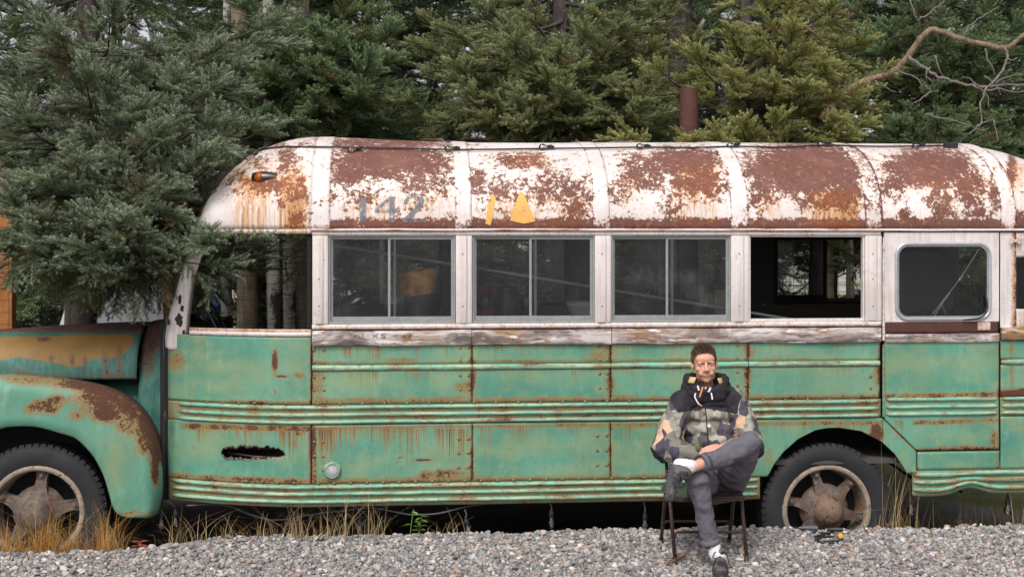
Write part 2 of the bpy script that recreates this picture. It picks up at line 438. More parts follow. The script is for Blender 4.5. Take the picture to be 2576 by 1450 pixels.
def wheel_mat(name, a, b, r):
    s = SH(name); n = s.noise(16, detail=8, rough=.7); n2 = s.noise(5, detail=4)
    c = s.mix(s.ss(n, .35, .65), a, b); c = s.mix(s.ss(s.add(n2, s.mul(s.sub(n, .5), .8)), .55, .60), c, r)
    c = s.mix(s.ss(s.noise(40, detail=4), .6, .68), c, (.05, .035, .03))
    return s.done(s.bsdf(c, .8, 0, s.bump(n, .6, .008)))
M['spider'] = wheel_mat('cast_wheel', (.085, .062, .047), (.18, .14, .112), (.12, .065, .038))
M['rim'] = wheel_mat('wheel_rim', (.25, .20, .15), (.38, .32, .25), (.24, .15, .09))
M['hubcap'] = wheel_mat('rusted_hub_cap', (.15, .095, .06), (.23, .155, .105), (.075, .03, .017))
# ------------------------------------------------------------------ ground
_rng = np.random.default_rng(7)
def vnoise(x, y, sc, seed=0):
    """cheap smooth value noise, -1..1"""
    x = np.asarray(x, float)*sc; y = np.asarray(y, float)*sc
    xi, yi = np.floor(x), np.floor(y); fx, fy = x-xi, y-yi
    def h(a, b): return (np.sin(a*127.1+b*311.7+seed*74.7)*43758.5453) % 1.0*2-1
    u, v = fx*fx*(3-2*fx), fy*fy*(3-2*fy)
    return (h(xi, yi)*(1-u)+h(xi+1, yi)*u)*(1-v)+(h(xi, yi+1)*(1-u)+h(xi+1, yi+1)*u)*v
PIT = -0.43
def gz(X, Y):
    X = np.asarray(X, float); Y = np.asarray(Y, float)
    crest = -0.30-0.32*smst(-X, 1.2, 2.0)                     # where the gravel bank tips over
    top = 0.035+0.03*np.clip(Y+0.55, -2.5, 0.4)-0.012*smst(-X, 1.0, 2.4)
    top = top-0.022-0.045*smst(X, 2.3, 3.1)*(1-.6*smst(X, 3.9, 4.6))*smst(Y, -1.0, -.4)+0.012*vnoise(X, Y, 2.1, 1)+0.006*vnoise(X, Y, 6.0, 2)
    low = PIT+0.02*vnoise(X, Y, 1.5, 3)+0.08*smst(Y, 3, 9)+0.25*smst(Y, 12, 60)
    t = smst(Y, crest-0.06, crest+0.55)
    t = np.where(X < -1.3, smst(Y, crest-.05, crest+.9), t)
    return top*(1-t)+low*t
def ground_mat():
    s = SH('ground_mix'); p = s.pos(); x, y, z = s.xyz(p)
    n = s.noise(9, detail=8, rough=.7); n2 = s.noise(.35, detail=4); n3 = s.noise(60, detail=4)
    grav = s.mix(s.ss(n3, .35, .65), (.16, .155, .15), (.36, .345, .33))
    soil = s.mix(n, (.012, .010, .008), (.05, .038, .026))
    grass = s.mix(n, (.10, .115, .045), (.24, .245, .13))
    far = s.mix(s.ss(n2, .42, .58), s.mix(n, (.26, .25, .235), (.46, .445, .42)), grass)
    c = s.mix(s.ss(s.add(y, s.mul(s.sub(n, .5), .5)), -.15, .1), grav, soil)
    c = s.mix(s.mul(s.ss(s.add(y, s.mul(s.sub(n2, .5), .8)), 1.2, 1.9), s.ss(x, 2.4, 3.4)), c, s.mix(s.ss(n2, .45, .55), s.mix(n, (.13, .12, .11), (.30, .285, .265)), s.mix(n, (.05, .075, .012), (.17, .19, .04))))
    c = s.mix(s.ss(s.add(y, s.mul(s.sub(n2, .5), 2)), 2.8, 3.8), c, far)
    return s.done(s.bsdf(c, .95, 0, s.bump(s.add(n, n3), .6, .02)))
def build_ground():
    xs = np.concatenate([-np.geomspace(600, 7, 22), np.arange(-6.5, 8.6, .09), np.geomspace(9, 600, 22)])
    ys = np.concatenate([-np.geomspace(300, 5, 18), np.arange(-4.5, 4.5, .08), np.geomspace(4.7, 1500, 30)])
    X, Y = np.meshgrid(xs, ys, indexing='ij'); Z = gz(X, Y)
    mb = MB(); mb.grid(np.stack([X, Y, Z], -1))
    o = mb.build('ground', ground_mat(), smooth=True); o['kind'] = 'structure'
build_ground()
def hills():
    s = SH('far_hill'); n = s.noise(.02, detail=6)
    m = s.done(s.bsdf(s.mix(n, (.10, .13, .17), (.17, .20, .25)), 1))
    xs = np.linspace(-900, 900, 90); v = []; f = []
    for i, x in enumerate(xs):
        h = 22+12*float(vnoise(x, 0, .008, 5))+8*float(vnoise(x, 3, .03, 6))
        v += [(x, 560, -3), (x, 640, h*.6), (x, 760, h), (x, 1000, -3)]
        if i: b = 4*i; f += [(b-4+k, b+k, b+k+1, b-3+k) for k in range(3)]
    o = obj('hill', v, f, m, smooth=True); o['kind'] = 'structure'
hills()

# gravel: loose stones over the bank
def stone_variants():
    s = SH('gravel_stone'); r = s.attr('tint', True); r2 = s.attr('tint2', True)
    n = s.noise(60, detail=5, rough=.6)
    c = s.ramp(r, [(0, (.12, .13, .14)), (.12, (.20, .21, .215)), (.25, (.30, .29, .27)), (.44, (.41, .37, .325)), (.60, (.25, .25, .235)),
                   (.68, (.50, .475, .455)), (.78, (.48, .37, .28)), (.84, (.38, .23, .155)), (.88, (.66, .63, .60)), (.95, (.17, .14, .125))], True)
    c = s.mix(s.mul(s.ss(n, .4, .7), .55), c, (.40, .375, .35)); c = s.mix(s.mul(r2, .45), c, (.055, .05, .048))
    m = s.done(s.bsdf(c, .75, 0, s.bump(n, .3, .004)))
    out = []; rr = random.Random(3)
    for k in range(9):
        bm = bmesh.new(); bmesh.ops.create_icosphere(bm, subdivisions=2, radius=1)
        sx, sy, sz = 1, rr.uniform(.62, .95), rr.uniform(.42, .7)
        pl = [(Vector((rr.gauss(0, 1), rr.gauss(0, 1), rr.gauss(0, 1))).normalized(), rr.uniform(.42, .78)) for _ in range(9)]
        for v in bm.verts:
            for d, h in pl:
                e = v.co.dot(d)-h
                if e > 0: v.co -= d*e*.9
            v.co = Vector((v.co.x*sx, v.co.y*sy, v.co.z*sz))
        out.append(source('gravel_stone', [v.co for v in bm.verts], [[v.index for v in f.verts] for f in bm.faces], m, True)); bm.free()
    return out
def build_gravel():
    r = np.random.default_rng(11); n = 108000
    X = r.uniform(-3.9, 6.3, n); Y = -3.6+3.75*r.random(n)**.8
    Y2 = np.where(X < -1.3, -.45, .12); keep = (Y < Y2) & ((Y < -.32-.32*smst(-X, 1.2, 2.0)+.18) | (r.random(n) < .30))
    X, Y = X[keep], Y[keep]; n = len(X)
    sc = np.clip(np.exp(r.normal(np.log(.0145), .42, n)), .006, .034)
    Z = gz(X, Y)+sc*r.uniform(-.1, .55, n)
    rot = np.stack([r.normal(0, .45, n), r.normal(0, .45, n), r.uniform(0, 6.28, n)], -1)
    o = obj('gravel', [], [], None); o['kind'] = 'stuff'
    gn_scatter(o, stone_variants(), np.stack([X, Y, Z], -1), rot, sc, r.integers(0, 9, n), {'tint': r.random(n), 'tint2': r.random(n)**2})
build_gravel()
# ------------------------------------------------------------------ the bus
BX0, BX1 = PX(785), PX(2576)+.75                    # where the body starts to curve in front; rear end
XF, XR = PX(785), PX(2560)
def yc(X):
    X = np.asarray(X, float)
    return .36*np.clip((XF-X)/1.05, 0, 2)**1.7+.30*np.clip((X-XR)/.75, 0, 2)**1.9
def zp(px, py): return at(px, py, 0).z
bus = thing('school_bus', (2.0, 1.2, PIT), 'old green and white school bus with peeling rusty roof and round fenders', 'bus')

# --- where paint has failed, drawn in picture coordinates and baked onto the sheet metal
def ell(px, py, cx, cy, rx, ry): return np.clip(1-np.sqrt(((px-cx)/rx)**2+((py-cy)/ry)**2), -3, 1)
def seg(px, py, x0, y0, x1, y1):
    dx, dy = x1-x0, y1-y0; t = np.clip(((px-x0)*dx+(py-y0)*dy)/(dx*dx+dy*dy), 0, 1)
    return np.hypot(px-x0-t*dx, py-y0-t*dy)
RIVETS = []                                          # (px, py) filled below, each with its ring of rust
for xs_, ys_ in (((1158, 1179), (873, 906, 943, 978)), ((1509, 1528), (870, 904, 938, 974)), ((1855, 1876), (868, 900, 934, 968)),
                 ((790, 815), (878, 910, 948, 980)), ((1154, 1178), (1102, 1138, 1174)), ((1503, 1526), (1094, 1131, 1168)),
                 ((791, 813), (1110, 1146, 1180)), ((2190,), (945, 975))):
    RIVETS += [(x, y) for x in xs_ for y in ys_]
ROWS = [(np.arange(480, 780, 40), 1012, 1013), (np.arange(800, 2200, 56), 1015, 1003), (np.arange(800, 1890, 41), 1215, 1195),
        (np.arange(2240, 2505, 38), 998, 996), (np.arange(620, 780, 40), 1209, 1213)]
for xs_, ya, yb in ROWS:
    for x in xs_: RIVETS.append((float(x), ya+(yb-ya)*(x-xs_[0])/(xs_[-1]-xs_[0])))
_RV = np.array(RIVETS)
def lerp(px, xs, ys): return np.interp(px, xs, ys)
def side_paint(P):
    px, py = proj(P); sh = px.shape; px, py = px.ravel(), py.ravel()
    r = np.full(px.shape, .04); st = np.zeros(px.shape); ye = np.zeros(px.shape)
    def up(a, v): np.maximum(a, v, out=a)
    def down(x0, x1, y0f, L, amt):
        d = py-y0f; ok = (px > x0) & (px < x1) & (d > -2)
        up(st, np.where(ok, amt*np.clip(1-d/L, 0, 1)*smst(px, x0, x0+15)*(1-smst(px, x1-15, x1)), 0))
    for (cx, cy, rx, ry, a) in ((692, 905, 13, 42, .72), (712, 944, 30, 5, .62), (752, 943, 24, 12, .48), (692, 985, 8, 12, .5), (440, 905, 40, 45, .42),
                                (1190, 940, 14, 60, .55), (1170, 975, 40, 26, .45), (800, 960, 26, 60, .45), (1535, 965, 18, 40, .5), (1520, 885, 60, 28, .42),
                                (1880, 940, 16, 70, .55), (1885, 885, 30, 24, .4), (2206, 930, 10, 60, .5), (2205, 1088, 26, 40, .66), (1000, 905, 90, 12, .38),
                                (1120, 1190, 80, 18, .48), (1070, 1195, 24, 22, .5), (740, 1115, 12, 18, .5), (752, 1090, 14, 10, .5),
                                (2500, 1105, 14, 40, .60), (2420, 1125, 120, 10, .55), (1935, 1150, 18, 40, .35), (640, 1140, 95, 26, .46), (2050, 1000, 190, 14, .45)):
        up(r, a*np.clip(ell(px, py, cx, cy, rx, ry)*1.6+.15, 0, 1))
    for (x0, y0, x1, y1, w, a) in ((460, 1010, 785, 1012, 8, .48), (785, 1008, 2215, 996, 10, .50), (460, 1070, 785, 1078, 10, .58), (785, 1074, 2215, 1062, 7, .50),
                                   (425, 1200, 785, 1215, 15, .52), (785, 1210, 1900, 1196, 12, .46), (785, 870, 785, 1000, 5, .6), (787, 1075, 787, 1215, 13, .58), (782, 868, 782, 1215, 3, .75),
                                   (1188, 868, 1188, 1005, 5, .62), (1189, 1070, 1189, 1205, 6, .62), (1536, 862, 1536, 1000, 5, .62), (1537, 1066, 1537, 1200, 6, .6),
                                   (1882, 858, 1882, 995, 6, .62), (1882, 1060, 1882, 1085, 4, .5), (785, 913, 1187, 911, 4, .54), (1187, 908, 2200, 902, 4, .50),
                                   (2212, 860, 2212, 1000, 4, .66), (2230, 997, 2510, 993, 11, .58), (2300, 1062, 2510, 1056, 8, .5), (2305, 1130, 2515, 1128, 5, .6),
                                   (2310, 1190, 2576, 1186, 9, .50), (2515, 990, 2576, 988, 16, .62), (2512, 860, 2512, 1130, 4, .5), (2545, 850, 2545, 990, 6, .45), (905, 1132, 950, 1134, 2.5, .8), (1005, 1151, 1113, 1159, 2.5, .8),
                                   (2309, 1132, 2309, 1185, 4, .5), (2505, 1135, 2510, 1185, 6, .55), (2222, 1052, 2305, 1132, 3, .6), (2222, 860, 2222, 1050, 4, .45), (1515, 1008, 1515, 1020, 3, .8)):
        up(r, a*np.clip(1.45-seg(px, py, x0, y0, x1, y1)/w, 0, 1))
    d = np.full(px.shape, 1e9)
    for i in range(0, len(_RV), 20): np.minimum(d, np.hypot(px[:, None]-_RV[None, i:i+20, 0], py[:, None]-_RV[None, i:i+20, 1]).min(1), out=d)
    up(r, .52*np.clip(1.5-d/7, 0, 1)); up(ye, .8*np.clip(1.6-d/14, 0, 1))
    down(785, 1190, 870, 90, .74); down(1190, 1540, 866, 70, .62); down(1540, 2210, 862, 75, .56)
    down(480, 780, 1072, 115, .88); down(785, 1190, 1074, 140, .82); down(1190, 1540, 1068, 120, .66); down(1540, 2210, 1064, 105, .66)
    down(2240, 2510, 1058, 75, .62); down(785, 1190, 932, 75, .68); down(1190, 2210, 925, 60, .54); down(900, 955, 1132, 90, .82); down(1000, 1115, 1155, 40, .55)
    down(2525, 2600, 1056, 130, .6)
    for (cx, cy, rx, ry, a) in ((900, 955, 150, 45, .75), (1120, 950, 80, 50, .7), (1420, 945, 150, 40, .45), (1800, 945, 160, 45, .5), (2080, 965, 160, 45, .55),
                                (660, 940, 120, 60, .5), (600, 1110, 120, 50, .45), (1130, 1180, 120, 40, .7), (2300, 960, 90, 40, .3), (1940, 1130, 50, 80, .4), (2200, 1095, 60, 40, .7), (740, 1150, 60, 60, .35)):
        up(ye, a*np.clip(ell(px, py, cx, cy, rx, ry)*1.3, 0, 1))
    up(ye, .6*np.clip(1.3-np.abs(py-lerp(px, [785, 2215], [922, 912]))/26, 0, 1))
    return {'rust': r, 'strk': st, 'yel': ye}

def sheet(name, x0, x1, zlo, zhi, mat, parent=bus, off=.0, res=.02, th=.006, paint=side_paint, hole=None, x_px=True):
    """one sheet of the bus side; zlo / zhi may be functions of X"""
    if x_px: x0, x1 = PX(x0), PX(x1)
    fl = zlo if callable(zlo) else (lambda x: zlo+0*x); fh = zhi if callable(zhi) else (lambda x: zhi+0*x)
    nx = max(3, int((x1-x0)/res)+1); xs = np.linspace(x0, x1, nx); a, b = fl(xs), fh(xs)
    nz = max(3, int(np.max(b-a)/res)+1); t = np.linspace(0, 1, nz)
    X = np.repeat(xs[:, None], nz, 1); Z = a[:, None]*(1-t)+b[:, None]*t
    Y = yc(X)-off+.0022*vnoise(X, Z, 3.3, 9)+.0015*vnoise(X, Z, 7, 4)
    P = np.stack([X, Y, Z], -1)
    f = [(i*nz+j, (i+1)*nz+j, (i+1)*nz+j+1, i*nz+j+1) for i in range(nx-1) for j in range(nz-1)]
    if hole is not None:
        C = P.reshape(-1, 3); f = [q for q in f if not hole(C[list(q)].mean(0))]
    o = obj(name, P.reshape(-1, 3).tolist(), f, mat, parent, smooth=True, attrs=paint(P) if paint else None)
    m = o.modifiers.new('thickness', 'SOLIDIFY'); m.thickness = th; m.offset = -1 if True else 1
    return o

# heights shared along the side
Z_BOT, Z_LR0, Z_LR1 = .157, .175, .322
Z_UR0, Z_UR1 = .752, .893
Z_BELT0, Z_BELT1 = 1.322, 1.428
Z_SILL0, Z_SILL1 = 1.438, 1.474
Z_WIN0, Z_WIN1 = 1.474, 2.138
Z_DRIP = 2.150; Z_EAVE = 2.16

# arch over the rear wheel, from the picture
AX = [1903, 1914, 1947, 1970, 2007, 2050, 2080, 2110, 2167, 2217, 2250, 2277, 2290, 2297]
AY = [1262, 1232, 1166, 1136, 1103, 1081, 1075, 1074, 1083, 1109, 1139, 1179, 1233, 1250]
_ax = np.array([PX(a) for a in AX]); _az = np.array([zp(a, b) for a, b in zip(AX, AY)])
def arch(x): return np.where((x > _ax[0]) & (x < _ax[-1]), np.interp(x, _ax, _az), Z_BOT)
X_DA, X_DB = PX(2222), PX(2305); Z_DA, Z_DB = zp(2222, 1050), zp(2305, 1132)

# --- green panels
g = M['green']
_rh = random.Random(5)
_hole_top = [(x, 1134-9*math.sin((x-556)/164*math.pi)-_rh.uniform(0, 8)) for x in range(556, 721, 6)]
_hole_bot = [(x, 1147+5*math.sin((x-556)/164*math.pi)+_rh.uniform(-3, 3)) for x in range(556, 721, 6)]
_hx = [a[0] for a in _hole_top]; _ht = [a[1] for a in _hole_top]; _hb = [a[1] for a in _hole_bot]
_ht[0] = _hb[0] = 1138; _ht[-1] = _hb[-1] = 1144
def rip(c):
    px, py = proj(c); return 556 < px < 720 and np.interp(px, _hx, _ht) < py < np.interp(px, _hx, _hb)
XC = -1.70                                            # front edge of the cab side
sheet('cab_upper_panel', XC, PX(783.5), Z_UR1+.004, 1.385, g, x_px=False)
sheet('cab_lower_panel', XC, PX(783.5), Z_LR1+.002, Z_UR0-.002, g, x_px=False, res=.0075, hole=rip)
for a, b in ((785.5, 1187), (1188.6, 1535.5), (1537, 1881), (1882.6, 2214)):
    sheet('upper_panel', a, b, 1.180, Z_BELT0, g)
    sheet('middle_panel', a, b, Z_UR1+.004, 1.138, g)
for a, b in ((785.5, 1187.5), (1189, 1535.5), (1537, 1880)):
    sheet('lower_panel', a, b, Z_LR1+.002, (lambda x: Z_UR0-.004+0*x), g)
sheet('wheel_arch_panel', PX(1881.5), PX(2221), lambda x: np.minimum(np.maximum(arch(x), Z_LR1+.002), .74), Z_UR0-.004, g, x_px=False, res=.014)
sheet('corner_panel', X_DA, X_DB, lambda x: np.minimum(np.maximum(arch(x), Z_LR1+.01), np.interp(x, [X_DA, X_DB], [Z_DA, Z_DB])-.02), lambda x: np.interp(x, [X_DA, X_DB], [Z_DA, Z_DB])-.004, g, x_px=False, res=.012)
sheet('skirt_panel', PX(2307.5), PX(2514), Z_LR1+.03, zp(2400, 1133.5), g, x_px=False)
sheet('rear_lower_panel', PX(2517), BX1, Z_LR1+.03, Z_UR0-.004, g, x_px=False)
sheet('rear_middle_panel', PX(2517), BX1, Z_UR1+.004, 1.138, g, x_px=False)
sheet('rear_upper_panel', PX(2517), BX1, 1.180, Z_BELT0, g, x_px=False)

# --- backing sheets in the grooves between the rails (dark rusty metal)
def strip(name, x0, x1, z0, z1, mat, off, **k): return sheet(name, x0, x1, z0, z1, mat, off=off, x_px=False, **k)
def rust_all(P): n = P[..., 0].size; return {'rust': np.full(n, .34), 'strk': np.zeros(n), 'yel': np.full(n, .3)}
strip('rail_backing', XC, PX(2216), Z_UR0, Z_UR1, g, -.004, paint=lambda P: {'rust': np.full(P[..., 0].size, .44), 'strk': np.zeros(P[..., 0].size), 'yel': np.full(P[..., 0].size, .35)})
strip('skirt_backing', XC, PX(1912), Z_BOT, Z_LR1, g, -.004, paint=lambda P: {'rust': np.full(P[..., 0].size, .42), 'strk': np.zeros(P[..., 0].size), 'yel': np.full(P[..., 0].size, .5)})
strip('rail_backing', PX(2517), BX1, Z_UR0, Z_UR1, g, -.004, paint=rust_all)

# --- pressed rails
def rail(x0, x1, z, h=.030, pr=.020, capa=True, capb=True, dz=None, off=0, mat=None, name='rub_rail', parent=bus):
    n = max(8, int((x1-x0)/.03)); xs = np.linspace(x0, x1, n)
    e = .035
    if capa: xs = np.concatenate([[x0, x0+e*.15, x0+e*.5], xs[1:] if n < 3 else xs[xs > x0+e*.9]])
    if capb: xs = np.concatenate([xs[xs < x1-e*.9], [x1-e*.5, x1-e*.15, x1]])
    k = np.ones(len(xs))
    if capa: k = np.minimum(k, np.sqrt(np.clip((xs-x0)/e, .02, 1)))
    if capb: k = np.minimum(k, np.sqrt(np.clip((x1-xs)/e, .02, 1)))
    th = np.linspace(-math.pi/2, math.pi/2, 9)
    X = np.repeat(xs[:, None], 9, 1); zz = z+(dz(xs) if dz else 0*xs)+.0015*vnoise(xs, 0*xs+z*9, 5, 2)
    Z = zz[:, None]+np.sin(th)*h/2*(k[:, None]*.6+.4); Y = yc(X)-off-np.cos(th)*pr*k[:, None]+.003
    P = np.stack([X, Y, Z], -1)
    f = [(i*9+j, (i+1)*9+j, (i+1)*9+j+1, i*9+j+1) for i in range(len(xs)-1) for j in range(8)]
    px, py = proj(P); px = px.ravel(); zf = np.repeat(np.sin(th)[None], len(xs), 0).ravel()
    rr = .16+.34*smst(vnoise(P[..., 0].ravel(), P[..., 2].ravel()*30, 4, 8), .0, .8)
    if capa: rr = np.maximum(rr, .55*np.clip(1-(P[..., 0].ravel()-x0)/.07, 0, 1))
    if capb: rr = np.maximum(rr, .5*np.clip(1-(x1-P[..., 0].ravel())/.06, 0, 1))
    rr = np.maximum(rr, .46*smst(-zf, .4, .95))
    return obj(name, P.reshape(-1, 3).tolist(), f, mat or M['rail'], parent, smooth=True, attrs={'rust': rr, 'strk': 0*rr, 'yel': 0*rr})
for z in (.873, .820, .768): rail(PX(462)-.09, PX(2212), z)
for z in (.299, .249, .195): rail(XC+.03, PX(1908), z, capa=True)
for a, b in ((785.5, 1187), (1188.4, 1535.6), (1537, 1881), (1882.4, 2212)): rail(PX(a), PX(b), 1.158, .044, .022, False, False, name='bead_rail')
for z in (.882, .828, .776): rail(PX(2520), BX1, z, capb=False)
rail(PX(2518), BX1, 1.158, .044, .022, True, False, name='bead_rail')
def dent(a): return lambda x: a*np.exp(-((x-PX(2440))/.13)**2)-.012*np.exp(-((x-PX(2350))/.2)**2)
for z, a in ((.325, .0), (.272, .012), (.212, .045)): rail(PX(2297), BX1, z, .036, .022, True, False, dent(a))
strip('skirt_backing', PX(2296), BX1, lambda x: .165+dent(.05)(x), Z_LR1+.03, g, -.004, paint=rust_all)

# --- rivets
def bead_mesh(name, r, flat, mat):
    mb = MB(); mb.lathe([(r, 0), (r*.92, flat*.45), (r*.6, flat*.85), (0.0003, flat)], Matrix.Rotation(R(90), 4, 'X'), 8)
    me = bpy.data.meshes.new(name); me.from_pydata(mb.v, [], mb.f); me.materials.append(mat)
    me.polygons.foreach_set('use_smooth', np.ones(len(me.polygons), bool)); return me
rv = bead_mesh('rivet', .0105, .008, M['rivet'])
def put_mesh(name, me, loc, parent):
    o = bpy.data.objects.new(name, me); COL.objects.link(o); o.location = loc; adopt(o, parent); return o
for (x, y) in RIVETS:
    p = at(x, y, 0); p.y = float(yc(p.x)); p = at(x, y, p.y); put_mesh('rivet', rv, (p.x, float(yc(p.x))-.001, p.z), bus)

# --- belt planks, sill, posts, windows
def wood_plank(x0, x1, z0, z1, y=-.026, th=.024, parent=bus, seed=1):
    n = 24; xs = np.linspace(x0, x1, n); v = []; f = []
    for i, x in enumerate(xs):
        a = z0+.006*float(vnoise(x, seed, 3)); b = z1+.005*float(vnoise(x, seed+3, 4)); yy = y+.003*float(vnoise(x, seed, 9))
        v += [(x, yy+th, a), (x, yy+.004, a), (x, yy, a+.006), (x, yy-.001, (a+b)/2), (x, yy, b-.006), (x, yy+.004, b), (x, yy+th, b)]
        if i: q = 7*i; f += [(q-7+k, q+k, q+k+1, q-6+k) for k in range(6)]
    f += [tuple(range(7)), tuple(reversed(range(7*n-7, 7*n)))]
    return obj('belt_plank', v, f, M['wood'], parent, auto=50)
for k, (a, b, c, d) in enumerate(((786, 1185.5, 868, 831), (1187, 1536.5, 862, 828), (1538.5, 2214, 858, 823))):
    wood_plank(PX(a), PX(b), 1.322-.002*k, 1.428, seed=k)
sheet('belt_strip', 785, 2216, Z_BELT1-.004, Z_SILL0+.003, M['brownrust'], off=-.002, paint=None)
def cream_paint(rb=.05, sb=.25):
    def f(P):
        x = P[..., 0].ravel(); n = x.size; z = P[..., 2].ravel(); lo, hi = z.min(), z.max()
        r = np.full(n, rb); r = np.maximum(r, .40*np.clip(1-(z-lo)/.012, 0, 1)); r = np.maximum(r, .3*np.clip(1-(hi-z)/.01, 0, 1))
        return {'rust': r, 'strk': np.full(n, sb), 'yel': np.zeros(n)}
    return f
sheet('window_sill', 785, 2216, Z_SILL0, Z_SILL1, M['cream'], off=.012, paint=cream_paint(.22, .2), th=.03)
sheet('header_strip', 785, 2216, Z_WIN1-.022, Z_DRIP-.006, M['cream'], off=.004, paint=cream_paint(.1, .2), th=.02)
drip = rail(PX(783), BX1, Z_DRIP+.006, .022, .026, False, False, name='drip_rail', mat=M['cream'])
POSTS = [(786, 826), (1146.5, 1187.5), (1496, 1537), (1838.5, 1884), (2176, 2217)]
def attrs_const(o, P, r, st=.0, ye=0.):
    n = len(o.data.vertices)
    for k, v in (('rust', r), ('strk', st), ('yel', ye)):
        a = o.data.attributes.get(k) or o.data.attributes.new(k, 'FLOAT', 'POINT'); a.data.foreach_set('value', np.full(n, v, np.float32))
screw = bead_mesh('screw', .0075, .004, M['rivet_w'])
for a, b in POSTS:
    x0, x1 = PX(a), PX(b); w = x1-x0; mb = MB()
    mb.box(x0, x1, -.010, .035, Z_WIN0+.002, Z_WIN1-.024, .003)
    mb.box(x0+.022*w/.12, x0+.080*w/.12, -.021, -.0105, Z_WIN0+.004, Z_WIN1-.026, .004)
    mb.box(x0+.088*w/.12, x0+.112*w/.12, -.016, -.0105, Z_WIN0+.004, Z_WIN1-.026, .003)
    o = mb.build('window_post', M['cream'], bus, auto=40); attrs_const(o, None, .17, .3)
    for py in (637, 700, 768):
        if (a, py) in ((786, 637), (1146.5, 700), (1496, 700), (1838.5, 700)): continue
        put_mesh('screw', screw, (x0+.05*w/.12, -.022, zp((a+b)/2, py)), bus)
def bar_frame(mb, x0, x1, z0, z1, w, ya, yb, wb=None):
    wb = wb or w
    mb.box(x0, x1, ya, yb, z0, z0+wb); mb.box(x0, x1, ya, yb, z1-w, z1)
    mb.box(x0, x0+w, ya+.0005, yb-.0005, z0+wb, z1-w); mb.box(x1-w, x1, ya+.0005, yb-.0005, z0+wb, z1-w)
WINS = [(827, 1145, 975, 997), (1189, 1495, 1331, 1352), (1538, 1837, 1675, 1697), (1885, 2175, None, None)]
for k, (a, b, m0, m1) in enumerate(WINS):
    x0, x1, z0, z1 = PX(a), PX(b), Z_WIN0+.002, Z_WIN1-.022
    mb = MB(); bar_frame(mb, x0, x1, z0, z1, .011, .006, .05, .020)
    w = mb.build('window', M['cream'] if k == 3 else M['alu'], bus)
    if k == 3: attrs_const(w, None, .2, .3); w['label'] = 'open window frame without glass'; continue
    xm = PX((m0+m1)/2); hw = (PX(m1)-PX(m0))/2
    for s_, (q0, q1, yy) in enumerate(((x0+.012, xm+hw*.9, .030), (xm-hw*.9, x1-.012, .016))):
        mb = MB(); bar_frame(mb, q0, q1, z0+.021, z1-.012, .017, yy, yy+.012, .030); sf = mb.build('sash', M['alu'], w)
        obj('pane', [(q0+.015, yy+.006, z0+.045), (q1-.015, yy+.006, z0+.045), (q1-.015, yy+.006, z1-.026), (q0+.015, yy+.006, z1-.026)], [(0, 1, 2, 3)], M['pane'], w)
    MBl = MB(); MBl.box(xm+.006, xm+.03, .008, .0155, z0+.02, z0+.05, .002); MBl.build('latch', M['alu'], w)

# --- roof
NSUP, RISE, HW = 2.3, .68, 1.2
def arch_pt(th, h=HW, rise=RISE, z0=2.2):
    c, s_ = math.cos(th), math.sin(th)
    return (1.2-math.copysign(abs(c)**(2/NSUP), c)*h, z0+abs(s_)**(2/NSUP)*rise)
_TH = np.concatenate([np.linspace(0, 1, 46)**1.35*math.pi/2, math.pi-(np.linspace(0, 1, 26)[::-1][1:]**1.35*math.pi/2)])
def sag(X): return .022*np.exp(-((X+.5)/.5)**2)-.012*np.exp(-((X-.9)/.9)**2)
R_ELL = [  # cx, cy, rx, ry, weight: bare metal on the roof, in picture coordinates
 (985, 402, 180, 52, .75), (880, 425, 75, 60, .60), (960, 360, 240, 22, .60), (1080, 455, 95, 55, .48), (900, 490, 90, 40, .36), (1040, 520, 40, 26, .32),
 (1310, 402, 105, 26, .50), (1200, 455, 34, 48, .54), (1290, 480, 100, 45, .42), (1400, 475, 100, 62, .47), (1460, 520, 60, 55, .45), (1250, 540, 50, 40, .30),
 (1720, 405, 120, 42, .76), (1620, 440, 90, 60, .48), (1760, 460, 90, 50, .60), (1560, 480, 50, 60, .42), (1690, 510, 40, 50, .48), (1600, 400, 60, 30, .42),
 (2020, 425, 165, 78, .92), (1920, 470, 60, 60, .55), (2080, 500, 90, 50, .55), (2140, 470, 45, 90, .60),
 (2340, 420, 130, 58, .82), (2250, 450, 50, 70, .52), (2440, 470, 55, 80, .58), (2370, 500, 40, 70, .56), (2272, 545, 20, 28, .60), (2365, 530, 22, 34, .62), (2450, 530, 45, 50, .55),
 (2500, 500, 20, 120, .5), (2545, 430, 14, 60, .7), (2560, 560, 40, 40, .6),
 (725, 405, 34, 48, .58), (650, 405, 50, 30, .38), (745, 480, 45, 60, .50), (670, 465, 95, 34, .48), (600, 445, 50, 26, .42), (730, 505, 50, 26, .44), (750, 545, 36, 45, .42), (610, 440, 40, 20, .36), (700, 365, 60, 14, .4)]
